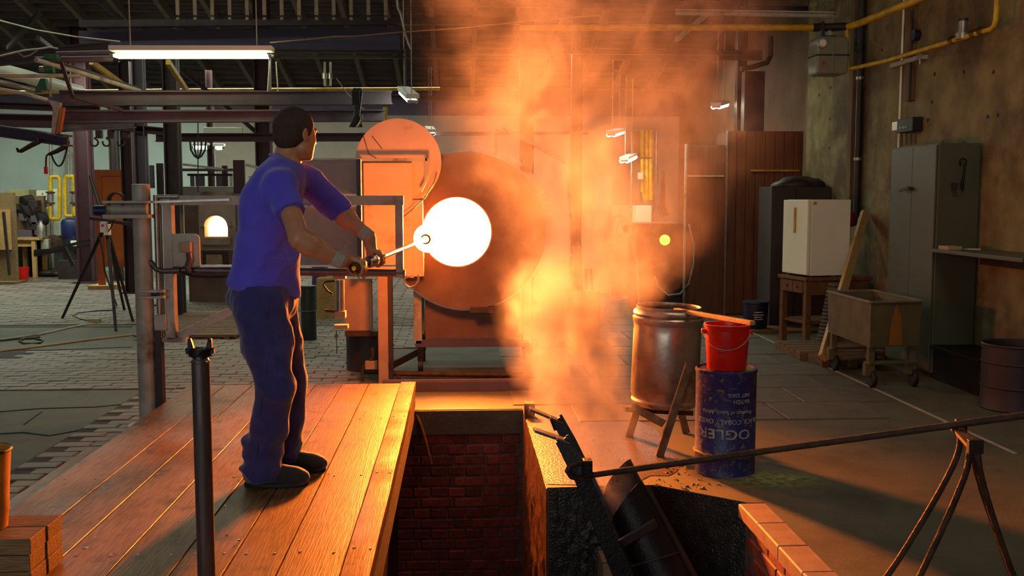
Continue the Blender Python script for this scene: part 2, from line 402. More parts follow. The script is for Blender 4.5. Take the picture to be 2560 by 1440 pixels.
# brick paving: one mesh, many objects
def block_mesh(name, lx, ly, lz, bev):
    bm = bmesh.new(); bmesh.ops.create_cube(bm, size=1.0)
    for v in bm.verts:
        v.co.x *= lx; v.co.y *= ly; v.co.z *= lz
    top = [e for e in bm.edges if all(v.co.z > 0 for v in e.verts)]
    if bev: bmesh.ops.bevel(bm, geom=top, offset=bev, segments=1, affect='EDGES')
    me = bpy.data.meshes.new(name); bm.to_mesh(me); bm.free(); return me
paver_me = block_mesh('paver', 0.212, 0.112, 0.03, 0.006); paver_me.materials.append(M['paver'])
cells = []
def paver_area(x0, x1, y0, y1, keep=lambda x, y: True):
    j = 0; y = y0
    while y < y1 - 0.06:
        x = x0 + (0.11 if j % 2 else 0.0)
        while x < x1 - 0.10:
            if keep(x + 0.11, y + 0.06): cells.append((x + 0.11, y + 0.06))
            x += 0.22
        y += 0.12; j += 1
paver_area(-2.46, -1.95, 3.4, 7.9)
paver_area(-6.2, -0.9, 7.9, 9.95, lambda x, y: not (x < -4.2 and y > 9.4))
paver_area(-3.2, -0.4, 9.95, 12.0)
paver_area(-7.4, -0.4, 12.0, 14.5)
cells.sort(key=lambda c: (c[1]))
near, far = cells[:295], cells[295:]
for x, y in near:
    o = bpy.data.objects.new('paver', paver_me); COL.objects.link(o)
    o.location = (x + random.uniform(-.003, .003), y + random.uniform(-.003, .003), -0.004 + random.uniform(-.002, .003))
    o.rotation_euler = (random.uniform(-.01, .01), random.uniform(-.01, .01), random.uniform(-.015, .015))
    o.parent = floor
mb = MB()
for x, y in far:
    z = random.uniform(0.006, 0.012); a = 0.105; b = 0.055
    mb.box(x - a, x + a, y - b, y + b, -0.01, z)
mb.build('paver', 'paver', floor, kind='stuff')
# dirty beds that show in the joints
mb = MB()
for x0, x1, y0, y1 in ((-2.47, -1.93, 3.3, 7.9), (-6.2, -0.9, 7.9, 9.95), (-3.2, -0.4, 9.95, 12.0), (-7.4, -0.4, 12.0, 14.5)):
    mb.box(x0, x1, y0, y1, -0.01, 0.0025)
mb.build('joint_bed', 'joint', floor)
# far paving, too far to tell the bricks apart: brick pattern material
s = NT('far_brick_paving'); b = s.n('ShaderNodeBsdfPrincipled'); s.l(b.outputs[0], s.out.inputs[0]); b.inputs['Roughness'].default_value = 0.5
tc = s.n('ShaderNodeTexCoord'); br = s.n('ShaderNodeTexBrick'); s.l(tc.outputs['Object'], br.inputs[0])
br.inputs['Scale'].default_value = 1.0; br.inputs['Brick Width'].default_value = 0.44; br.inputs['Row Height'].default_value = 0.24
br.inputs['Mortar Size'].default_value = 0.018
br.inputs[1].default_value = (*lin((124, 112, 104)), 1); br.inputs[2].default_value = (*lin((100, 88, 82)), 1); br.inputs[3].default_value = (*lin((52, 44, 40)), 1)
s.l(br.outputs[0], b.inputs['Base Color']); M['farpave'] = s.m
MB().box(-13, 3.2, 14.5, 22, -0.02, 0.006).build('far_paving', 'farpave', floor)
# crack lines and slab edges in the concrete on the left
mb = MB()
def ribbon(pts, w=0.008, z=0.003):
    for a, c in zip(pts, pts[1:]):
        a = Vector((a[0], a[1], z)); c = Vector((c[0], c[1], z)); mb.bar(a, c, w, 0.004)
def Gp(*pp): return [G(x, y)[:2] for x, y in pp]
ribbon(Gp((0, 950), (180, 948), (345, 945)), 0.02)
ribbon(Gp((0, 1030), (100, 1022), (240, 1018), (345, 1008)), 0.010)
ribbon(Gp((60, 1062), (105, 1030)), 0.008)
ribbon(Gp((0, 1085), (60, 1082), (125, 1090), (200, 1076)), 0.012)
ribbon(Gp((0, 876), (120, 876), (330, 868)), 0.02)
ribbon(Gp((0, 818), (330, 818)), 0.03)
ribbon(Gp((0, 918), (90, 912), (170, 900)), 0.012)
mb.build('floor_crack', 'joint', floor, kind='stuff')
# paving slabs on the right, wide joints across
slab_me = block_mesh('paving_slab', 0.70, 0.545, 0.03, 0.006); slab_me.materials.append(M['slab'])
for j in range(10):
    for i in range(-1, 4):
        x = 1.15 + i * 0.715 + (0.30 if j % 2 else 0); y = 6.85 + j * 0.56
        if x > 2.9 or x < 0.6 or (i < 0 and y < 7.3): continue
        o = bpy.data.objects.new('paving_slab', slab_me); COL.objects.link(o)
        o.location = (x, y, -0.008 + random.uniform(0, .0015)); o.parent = floor
MB().box(1.09, 2.93, 6.57, 12.17, -0.01, 0.0015).build('joint_bed', 'joint', floor)
MB().bar((3.26, 5.6, 0.004), (3.26, 12.0, 0.004), 0.02, 0.006).build('gutter_edge', 'steel', floor)
# dust spilled round the blue drum
mb = MB(); c0 = Vector((1.66, 5.16, 0.0)); ring = []
for i in range(40):
    t = 2 * math.pi * i / 40; rr = 0.27 + 0.06 * noise.fractal(Vector((math.cos(t) * 2.5, math.sin(t) * 2.5, 3.0)), 1, 2, 3)
    ring.append(c0 + Vector((math.cos(t) * rr * 1.35, math.sin(t) * rr * 0.8, 0.001)))
mb.add(ring + [c0 + Vector((0, 0, 0.012))], [(i, (i + 1) % 40, 40) for i in range(40)])
s = NT('spilled_yellow_powder'); b = s.n('ShaderNodeBsdfPrincipled'); s.l(b.outputs[0], s.out.inputs[0]); b.inputs['Roughness'].default_value = 0.9
tc = s.n('ShaderNodeTexCoord'); ps = s.n('ShaderNodeVectorMath', operation='SUBTRACT'); s.l(tc.outputs['Object'], ps.inputs[0]); ps.inputs[1].default_value = tuple(c0)
ms = s.n('ShaderNodeMapping'); ms.inputs['Scale'].default_value = (1 / 0.36, 1 / 0.22, 0); s.l(ps.outputs[0], ms.inputs[0])
ln = s.n('ShaderNodeVectorMath', operation='LENGTH'); s.l(ms.outputs[0], ln.inputs[0])
nz = s.noise(tc.outputs['Object'], 26, 4, 0.7)
s.l(s.math('MULTIPLY', s.math('SUBTRACT', 1.0, s.ramp(ln.outputs['Value'], 0.25, 1.05)), s.ramp(nz, 0.30, 0.60)), b.inputs['Alpha'])
b.inputs['Base Color'].default_value = (*lin((168, 158, 92)), 1)
o = mb.build('spilled_powder', s.m, None, True); tag(o, 'pale yellow powder spilled on the floor beside the blue drum', 'powder', kind='stuff')

# ---- the pit: brick back wall, wet left side, slag wall, brick right wall with coping
def brick_object(me, loc, rot, parent):
    o = bpy.data.objects.new('brick', me); COL.objects.link(o); o.location = loc; o.rotation_euler = rot; o.parent = parent; return o
def bmesh_brick(l, h, d=0.05):
    bm = bmesh.new(); bmesh.ops.create_cube(bm, size=1.0)
    for v in bm.verts: v.co.x *= l; v.co.y *= d; v.co.z *= h
    bmesh.ops.bevel(bm, geom=[e for e in bm.edges if all(v.co.y < 0 for v in e.verts)], offset=0.006, segments=1, affect='EDGES')
    me = bpy.data.meshes.new('brick'); bm.to_mesh(me); bm.free(); me.materials.append(M['brick']); return me
stretcher = bmesh_brick(0.225, 0.064); header = bmesh_brick(0.112, 0.064)
o = MB().box(-0.62, 0.62, 7.03, 7.25, -1.7, -0.121).build('wall_pit_back', 'mortar'); pit_back = o
tag(o, 'red brick end wall of the pit under the concrete lip', 'wall', kind='structure'); WM[o.name] = (0, 0, 0)
MB().box(-0.60, 0.448, 6.99, 7.03, -0.175, -0.0).build('concrete_lip', 'concrete', pit_back, bev=0.004)
z = -0.215; row = 0
while z > -1.45:
    x = -0.46 + (0.0 if row % 2 else -0.06)
    while x < 0.44:
        use_h = (row % 2 == 1) or random.random() < 0.12
        l = 0.112 if use_h else 0.225
        if x + l > 0.452: l = 0.112
        if x + l > 0.46: break
        brick_object(header if l < 0.2 else stretcher, (x + l / 2, 7.046 + random.uniform(-.004, .003), z + random.uniform(-.002, .002)), (0, random.uniform(-.012, .012), 0), pit_back)
        x += l + 0.012
    z -= 0.077; row += 1
def rough_wall(name, a, c, z0, z1, m, label, amp=0.02, n=60, k=50, thick=0.12, sc_=9, cat='wall'):
    """vertical rough panel from a to c (xy), bulging towards its left-hand side"""
    a = Vector((*a, 0)); c = Vector((*c, 0)); d = c - a; nrm = Vector((-d.y, d.x, 0)).normalized()
    vs = []; fs = []
    for j in range(k + 1):
        for i in range(n + 1):
            p = a + d * (i / n); p.z = z0 + (z1 - z0) * j / k
            e = min(1.0, 6 * min(i, n - i) / n, 6 * min(j, k - j) / k)
            h = noise.fractal(p * sc_, 0.9, 2.1, 4) * amp * (0.25 + 0.75 * e)
            vs.append(p + nrm * (abs(h) + 0.003 + amp * .15 * e))
    for j in range(k):
        for i in range(n):
            q = j * (n + 1) + i; fs.append((q, q + 1, q + n + 2, q + n + 1))
    nv = len(vs)
    b0 = [a, c, c + Vector((0, 0, 0)), a]
    vs += [a - nrm * thick + Vector((0, 0, z0)), c - nrm * thick + Vector((0, 0, z0)), c - nrm * thick + Vector((0, 0, z1)), a - nrm * thick + Vector((0, 0, z1))]
    fs += [(nv + 3, nv + 2, nv + 1, nv), tuple(list(range(n, -1, -1)) + [nv, nv + 1]), tuple([(k * (n + 1)) + i for i in range(n + 1)] + [nv + 2, nv + 3])]
    fs += [tuple([j * (n + 1) for j in range(k + 1)] + [nv + 3, nv]), tuple([j * (n + 1) + n for j in range(k, -1, -1)] + [nv + 1, nv + 2])]
    me = bpy.data.meshes.new(name); me.from_pydata([tuple(v) for v in vs], [], fs)
    o = link(me, name, m, None, True); return tag(o, label, cat, kind='structure')
rough_wall('wall_pit_wet', (0.45, 5.07), (0.45, 7.03), -1.7, -0.004, 'wetwall', 'wet streaked pit wall glinting orange beside the brick end wall', 0.022, 70, 50, sc_=10)
rough_wall('wall_pit_slag', (1.02, 5.09), (0.46, 5.07), -1.7, -0.004, 'slag', 'black crusted pit wall behind the tipped iron mould', 0.03, 60, 70, sc_=16)
rough_wall('wall_pit_corner', (1.42, 4.76), (1.02, 5.09), -1.7, -0.004, 'slag', 'dark slanting pit wall in front of the blue drum', 0.012, 40, 50, sc_=14)
pr = MB().box(1.41, 1.50, 0.4, 4.76, -1.7, -0.065).build('wall_pit_right', 'mortar'); WM[pr.name] = (0, 0, 0)
tag(pr, 'brick side wall of the pit with pale coping bricks, right of the mould', 'wall', kind='structure')
z = -0.105; row = 0
while z > -0.72:
    y = 4.73 - (0.0 if row % 2 else 0.12)
    while y > 3.3:
        brick_object(stretcher, (1.428, y - 0.112, z), (0, 0, -math.pi / 2), pr); y -= 0.237
    z -= 0.077; row += 1
cop = block_mesh('coping_brick', 0.135, 0.30, 0.065, 0.006); cop.materials.append(M['coping'])
for i in range(8):
    o = bpy.data.objects.new('coping_brick', cop); COL.objects.link(o)
    o.location = (1.437, 4.60 - i * 0.306, -0.030 + random.uniform(-.002, .002)); o.rotation_euler = (0, 0, random.uniform(-.01, .01)); o.parent = pr
o = MB().box(-0.50, -0.45, 0.4, 7.03, -1.7, -0.0).build('wall_pit_left', 'dark_steel'); tag(o, 'dark pit side wall under the plank platform', 'wall', kind='structure')
o = MB().box(-0.5, 1.6, 0.3, 7.2, -1.85, -1.7).build('floor_pit', 'slag'); tag(o, 'dark bottom of the pit', 'floor', kind='structure')
# wet, splashed floor beside the pit
mb = MB(); ring = []
for i in range(48):
    t = 2 * math.pi * i / 48; k = 1 + 0.22 * noise.fractal(Vector((math.cos(t) * 1.8, math.sin(t) * 1.8, 7.0)), 1, 2, 3)
    x, y = 0.72 + 0.55 * math.cos(t) * k, 5.95 + 0.95 * math.sin(t) * k
    ring.append((max(x, 0.452), max(y, 5.085 + max(0, .0)), 0.0025))
mb.add(ring + [(0.72, 5.95, 0.0035)], [(i, (i + 1) % 48, 48) for i in range(48)])
mb.build('wet_patch', 'wetfloor', floor)

# ---- walls and roof
wr = MB().box(4.30, 4.55, -2.5, 12.30, 0, 6.2).build('wall_right', 'plaster'); WM[wr.name] = (0, 0, 0)
tag(wr, 'stained yellowish plaster wall behind the tall grey cabinet', 'wall', kind='structure')
o = MB().box(4.62, 4.8, 12.30, 21.0, 0, 6.2).box(4.30, 4.8, 12.3, 12.36, 0, 6.2).build('wall_right_far', 'plaster_brown'); tag(o, 'brown stained wall set back beyond the wooden wardrobe', 'wall', kind='structure')
mb = MB() # plaster holes and stains: shallow dark dowels sunk in the wall
for px, py in ((1975, 0), (2076, 219), (2048, 238), (2075, 297), (2073, 370), (2205, 125), (2337, 185), (2330, 255), (2470, 292), (2495, 288), (2320, 300), (2484, 180), (2410, 180)):
    Y = 4.30 / (ray(px, py).x / ray(px, py).y); p = P(px, py, Y); mb.sphere((4.30, p.y, p.z), 0.022, 8, 6, (0.3, 1, 0.8))
mb.build('wall_hole', 'joint', wr, kind='stuff')
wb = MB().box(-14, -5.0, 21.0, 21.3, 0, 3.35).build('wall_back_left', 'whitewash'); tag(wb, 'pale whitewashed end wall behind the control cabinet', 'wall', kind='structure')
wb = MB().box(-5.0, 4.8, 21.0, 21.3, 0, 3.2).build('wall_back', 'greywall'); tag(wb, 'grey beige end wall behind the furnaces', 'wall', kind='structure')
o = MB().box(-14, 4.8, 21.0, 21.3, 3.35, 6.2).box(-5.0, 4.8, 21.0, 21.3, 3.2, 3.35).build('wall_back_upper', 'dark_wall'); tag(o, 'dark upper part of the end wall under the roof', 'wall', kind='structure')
o = MB().box(-14.3, -14, -2.5, 21.3, 0, 6.2).build('wall_left', 'whitewash'); tag(o, 'whitewashed left side wall of the hall', 'wall', kind='structure')
ceil = MB().add([(-14, 21.2, 3.75), (4.8, 21.2, 3.75), (4.8, 12.5, 5.7), (-14, 12.5, 5.7), (-14, 21.2, 3.85), (4.8, 21.2, 3.85), (4.8, 12.5, 5.8), (-14, 12.5, 5.8)],
    [(0, 1, 2, 3), (7, 6, 5, 4), (0, 4, 5, 1), (1, 5, 6, 2), (2, 6, 7, 3), (3, 7, 4, 0)]).build('ceiling', 'roof')
tag(ceil, 'sloping boarded roof over the back of the hall', 'ceiling', kind='structure'); WM[ceil.name] = (0, 0, 0)
o = MB().box(-14, 4.8, 7.0, 12.5, 5.72, 5.82).build('ceiling_flat', 'dark_wall'); tag(o, 'dark flat ceiling above the platform', 'ceiling', kind='structure')
rafter = MB().bar((0, 20.9, 3.64), (0, 12.6, 5.52), 0.08, 0.16).mesh('rafter')
for i in range(26):
    o = link(rafter, 'rafter', 'rafter_wood' if i % 3 else 'beam_steel', ceil); o.location = (-13.4 + i * 0.72, 0, 0)
mb = MB()
for i in range(26):
    t = i / 26; y = 20.8 - 8 * t; zz = 3.70 + (5.56 - 3.70) * t; mb.box(-13.8, 4.5, y - .02, y + .02, zz - 0.0, zz + .05)
mb.build('roof_batten', 'rafter_wood', ceil, kind='stuff')
# strip of the far clerestory glazing seen through the smoke
fr = thing('window_1', 'small pale roof light seen through the smoke near the top', 'window', (1.6, 20.9, 4.1), kind='structure')
MB().box(2.98, 3.34, 20.70, 20.75, 4.55, 4.95).build('pane', 'daylight', fr)
for x in (2.96, 3.36): MB().box(x - .02, x + .02, 20.68, 20.76, 4.5, 5.0).build('frame', 'dark_steel', fr)

# ---- roof steel
def steel(name, label, cat, boxes, m='red_steel', group=None):
    mb = MB()
    for bx in boxes: mb.box(*bx)
    o = mb.build(name, m, None, bev=0.004); return tag(o, label, cat, group)
def i_beam(a, c, h, wd, m, label, name='steel_beam', cat='beam', group=None):
    a = Vector(a); c = Vector(c); mb = MB()
    mb.bar(a, c, 0.02, h)
    up = Vector((0, 0, h / 2 - 0.008))
    mb.bar(a + up, c + up, wd, 0.016); mb.bar(a - up, c - up, wd, 0.016)
    o = mb.build(name, m); return tag(o, label, cat, group)
def column(px, wpx, Y, top, m, label, base=0.0):
    c = P(px, 500, Y); wd = wpx * Y / F_PX; mb = MB()
    x = c.x
    mb.box(x - wd / 2, x + wd / 2, Y - 0.01, Y + 0.01, base, top)
    mb.box(x - wd / 2, x - wd / 2 + 0.02, Y - wd / 2, Y + wd / 2, base, top); mb.box(x + wd / 2 - 0.02, x + wd / 2, Y - wd / 2, Y + wd / 2, base, top)
    mb.box(x - wd * .8, x + wd * .8, Y - wd * .7, Y + wd * .7, base, base + 0.03)
    return tag(mb.build('steel_column', m), label, 'column')
column(213, 36, 18.0, 5.0, 'red_steel', 'dark red steel column left of the orange board')
column(323, 26, 16.0, 3.6, 'red_steel', 'dark red steel column just left of the grey post')
column(357, 26, 14.0, 3.5, 'beam_steel', 'grey steel column directly behind the round grey post')
column(290, 20, 18.5, 3.4, 'dark_steel', 'thin dark column behind the orange board')
column(436, 34, 13.0, 3.3, 'dark_steel', 'dark steel column left of the small arched furnace')
column(530, 14, 17.0, 3.6, 'red_steel', 'narrow dark column between the far ceiling lamps')
column(663, 36, 16.0, 4.9, 'red_steel', "dark red column left of the man's head")
column(1316, 34, 14.0, 4.8, 'red_steel', 'tall column seen dimly through the smoke above the furnace drum')
column(1440, 26, 16.0, 4.8, 'dark_steel', 'slim column lost in the thick of the smoke')
column(1846, 24, 13.2, 4.9, 'dark_steel', 'dark column at the left edge of the brown wall')
# crane girders
i_beam(P(150, 246, 9.8), P(978, 245, 10.6), 0.14, 0.13, 'beam_steel', 'long grey brown girder under the big fluorescent lamp, upper of two')
i_beam(P(160, 292, 9.6), P(960, 289, 10.2), 0.115, 0.13, 'beam_steel', "lower grey brown girder just above the man's head")
i_beam(P(-40, 152, 10.6), P(275, 120, 10.9), 0.13, 0.10, 'dark_steel', 'dark girder running left from the big fluorescent lamp')
i_beam(P(205, 308, 14.0), P(420, 330, 14.0), 0.10, 0.12, 'red_steel', 'short dark red rail carrying three load hooks at left')
i_beam(P(390, 344, 15.0), P(1030, 343, 15.2), 0.12, 0.12, 'red_steel', "dark red beam level with the man's ear")
i_beam(P(-40, 262, 15.6), P(250, 274, 15.6), 0.10, 0.12, 'red_steel', 'dark red beam across the pale wall at far left')
i_beam(P(-40, 300, 13.0), P(250, 306, 13.0), 0.16, 0.12, 'red_steel', 'broad dark red beam at far left under the hoist')
i_beam(P(-40, 322, 9.5), P(170, 352, 9.0), 0.10, 0.10, 'beam_steel', 'grey swing beam at far left above the hooked arm')
i_beam(P(150, 318, 9.6), P(330, 310, 11.6), 0.09, 0.10, 'beam_steel', 'short grey brown beam end below the lower girder')
i_beam(P(680, 128, 10.8), P(1850, 133, 12.0), 0.04, 0.08, 'dark_steel', 'thin dark rail running right from the big lamp through the smoke')
i_beam(P(680, 143, 10.8), P(1400, 143, 11.6), 0.03, 0.06, 'dark_steel', 'thin lower rail running right from the big lamp')
i_beam(P(1200, 10, 13.5), P(2180, 26, 13.0), 0.07, 0.08, 'dark_steel', 'dark roof rail crossing the top of the picture')
i_beam(P(1690, 30, 12.2), P(2155, 38, 11.4), 0.055, 0.10, 'steel', 'pale grey cable tray just above the yellow gas pipe')
i_beam(P(1480, 137, 13.5), P(1905, 138, 13.0), 0.12, 0.12, 'red_steel', 'dark beam at the top of the brown wall column')
i_beam(P(960, 244, 13.0), P(1290, 250, 13.4), 0.07, 0.10, 'beam_steel', 'grey beam end behind the slanted lamp')
i_beam(P(1060, 335, 15.0), P(1470, 332, 15.4), 0.05, 0.08, 'beam_steel', 'pale rail dim in the smoke over the furnace drum')
# lattice girder with pink studs along the top
g = thing('lattice_girder', 'roof girder with a row of short pinkish studs at top centre', 'girder', tuple(P(700, 30, 14)))
a = P(200, 60, 14); c = P(1300, 52, 14.4); MB().bar(a, c, 0.10, 0.09).build('lower_chord', 'dark_steel', g)
a = P(200, 110, 14.3); c = P(1000, 100, 14.5); MB().bar(a, c, 0.06, 0.35).build('web_plate', 'dark_wall', g)
for i in range(13):
    p = P(445 + i * 43.3, 38, 14.0); MB().box(p.x - 0.024, p.x + 0.024, p.y - .02, p.y + .02, p.z, p.z + 0.62).build('stud', M['coping'], g)
    p = P(445 + i * 43.3, 50, 13.9); MB().box(p.x - 0.02, p.x + 0.02, p.y - .02, p.y + .02, p.z, p.z + 0.035).build('stud_foot', M['coping'], g)
# diagonal roof braces at upper left
for k, (x0, y0, x1, y1, Y, m, lab) in enumerate([
    (245, 0, 640, 330, 15, 'dark_steel', 'long thin roof brace slanting down behind the big lamp'),
    (100, 30, 20, 120, 14, 'dark_steel', 'short roof brace slanting down at the far left'),
    (95, 95, 140, 130, 14, 'red_steel', 'short dark brace over the brown boards at upper left'),
    (228, 155, 345, 240, 12, 'yellow', 'yellow slanting stay left under the big lamp'),
    (420, 155, 470, 232, 12, 'yellow', 'yellow slanting stay under the middle of the big lamp'),
    (1785, 20, 1690, 100, 14, 'steel', 'pale slanting stay above the yellow pipe at upper right')]):
    mb = MB().bar(P(x0, y0, Y), P(x1, y1, Y + 1.0), 0.05, 0.06); tag(mb.build('roof_brace', m), lab, 'brace')
# ================================================================ FOREGROUND
ZP = 0.17
plat = thing('plank_platform', 'long low platform of worn wide planks the man stands on', 'platform', (-1.1, 5, 0))
xs = [G(px, 961, ZP).x for px in (475, 565, 633, 712, 789, 855, 921, 1001, 1040)]
YE = G(800, 960.5, ZP).y
for i in range(8):
    x0, x1 = xs[i] + 0.0032, xs[i + 1] - 0.0032
    cx = (x0 + x1) / 2; w2 = (x1 - x0) / 2; n = 22
    mb = MB(); vs = []; fs = []
    for j in range(n + 1):
        y = 2.6 + (YE - 2.6) * j / n
        e = 0.002 * noise.noise(Vector((i * 3.1, y * 1.7, 0))); e2 = 0.002 * noise.noise(Vector((i * 3.1 + 1, y * 1.7, 4)))
        zt = (0.0 if i < 7 else 0.012) + 0.001 * noise.noise(Vector((i * 2.0, y, 9)))
        vs += [(-w2 + e, y, ZP - 0.045), (w2 + e2, y, ZP - 0.045), (w2 + e2, y, ZP + zt - 0.002), (w2 + e2 - 0.0015, y, ZP + zt), (-w2 + e + 0.0015, y, ZP + zt), (-w2 + e, y, ZP + zt - 0.002)]
    for j in range(n):
        for k in range(6): a = j * 6 + k; c = j * 6 + (k + 1) % 6; fs.append((a, c, c + 6, a + 6))
    fs += [(5, 4, 3, 2, 1, 0), tuple(range(n * 6, n * 6 + 6))]
    mb.add(vs, fs)
    o = mb.build('plank', 'plank_worn' if i == 7 else 'plank', plat); o.location = (cx + 1.1, -5, 0)
    o.matrix_parent_inverse = Matrix.Identity(4)
MB().box(xs[8] - 0.045, xs[8] - 0.008, 2.6, YE, -0.06, ZP - 0.03).build('side_board', 'old_wood', plat, bev=0.004)
MB().box(xs[0] + 0.01, xs[0] + 0.06, 2.6, YE, 0.0, ZP - 0.045).build('side_board', 'old_wood', plat)
for y in (3.0, 4.9, 6.9): MB().box(xs[0] + 0.06, xs[8] - 0.045, y, y + 0.09, 0.0, ZP - 0.046).build('joist', 'old_wood_x', plat)
mb = MB()
for y in (6.0, 4.75, 3.7, 7.05):
    for i in range(8):
        for t in (0.22, 0.78):
            x = xs[i] + (xs[i + 1] - xs[i]) * t; q = y + random.uniform(-.01, .01); zz_ = ZP + (0.012 if i == 7 else 0); mb.cyl((x, q, zz_ - 0.002), (x, q, zz_ + 0.003), 0.007, 0.005, n=7)
mb.build('screw_head', 'letter', plat, kind='stuff')
mb = MB()
for px, py in ((712, 1171), (805, 1163), (570, 1345), (235, 1347), (210, 1378), (560, 1270), (600, 1356), (985, 1044), (912, 1035), (830, 1180), (690, 1290)):
    p = G(px, py, ZP); mb.add([p + Vector((random.uniform(-.014, .014), random.uniform(-.016, .016), 0.012)) for _ in range(3)] + [p + Vector((0, 0, 0.004))], [(0, 1, 2), (0, 1, 3), (1, 2, 3), (2, 0, 3)])
o = mb.build('glass_splinter', 'chrome'); tag(o, 'small bright glass splinters scattered over the planks', 'splinters', kind='stuff')
# step board at the left edge, slightly lower
st = MB().box(-2.13, -1.935, 2.6, 5.70, 0.045, 0.08).build('step_board', 'plank', bev=0.004)
tag(st, 'single lower board lying along the left edge of the platform', 'board')

# pipe rest post in front
def pipe_rest():
    c = P(507, 1100, 3.3); x, y = c.x, 3.3
    top = P(497, 905, 3.3).z
    t = thing('pipe_rest', 'round grey post with a black two-pronged fork, in front of the platform', 'stand', (x, y, ZP))
    MB().cyl((x, y, ZP), (x, y, top), 0.0295, n=28).build('post', 'dark_steel2', t, True)
    MB().lathe((x, y, top - 0.003), [(0.0305, 0), (0.0315, 0.006), (0.026, 0.012), (0.024, 0.02)], 28).build('collar', 'chrome', t, True)
    MB().lathe((x, y, ZP), [(0.0, 0.0), (0.08, 0.0), (0.08, 0.012), (0.031, 0.014)], 28).build('foot_plate', 'dark_steel', t)
    mb = MB().lathe((x, y, top + 0.012), [(0.0, 0), (0.022, 0.0), (0.037, 0.010), (0.039, 0.030), (0.030, 0.034), (0.012, 0.028), (0, 0.026)], 24)
    mb.box(x - 0.044, x + 0.044, y - 0.012, y + 0.012, top + 0.028, top + 0.041)
    mb.build('fork_base', 'black_iron', t, True)
    for s in (-1, 1):
        bx = x + s * 0.029
        mb = MB().prism([(bx - s * 0.012, y - 0.011, top + 0.036), (bx + s * 0.010, y - 0.011, top + 0.036), (bx + s * 0.009, y - 0.011, top + 0.078), (bx + s * 0.000, y - 0.011, top + 0.080)], (0, 0.022, 0))
        mb.build('prong', 'black_iron', t, bev=0.003)
        MB().cyl((x + s * 0.018, y, top + 0.038), (x + s * 0.046, y, top + 0.038), 0.009, n=14).build('roller', 'black_iron', t, True)
pipe_rest()

# bundle of sawn blocks and pail, bottom left
t = thing('timber_block', 'stack of dark sawn boards on the platform at bottom left', 'timber', (-1.8, 3.5, ZP))
for i, (a, b_) in enumerate(((-2.3, -1.46), (-2.3, -1.462), (-2.3, -1.458))):
    for k in range(2):
        y0 = 3.38 + k * 0.135
        MB().box(a, b_ + 0.004 * k, y0, y0 + 0.13, ZP + 0.006 + i * 0.0585, ZP + 0.062 + i * 0.0585).build('board', 'old_wood_x', t, bev=0.003)
px = P(22, 1110, 3.5).x
t = thing('tin_pail', 'yellow-brown tin cup at the left edge on the stacked boards', 'pail', (px - 0.10, 3.5, 0.352))
MB().lathe((px - 0.10, 3.5, 0.352), [(0, 0), (0.078, 0), (0.082, 0.05), (0.085, 0.055), (0.087, 0.12), (0.098, 0.27), (0.101, 0.272), (0.101, 0.278), (0.096, 0.278), (0.084, 0.1), (0.074, 0.01), (0, 0.01)], 32).build('body', 'yellow_tin', t, True)
MB().lathe((px - 0.10, 3.5, 0.352), [(0.100, 0.270), (0.104, 0.274), (0.100, 0.280), (0.096, 0.276)], 32, closed=True).build('rim', 'black', t, True)
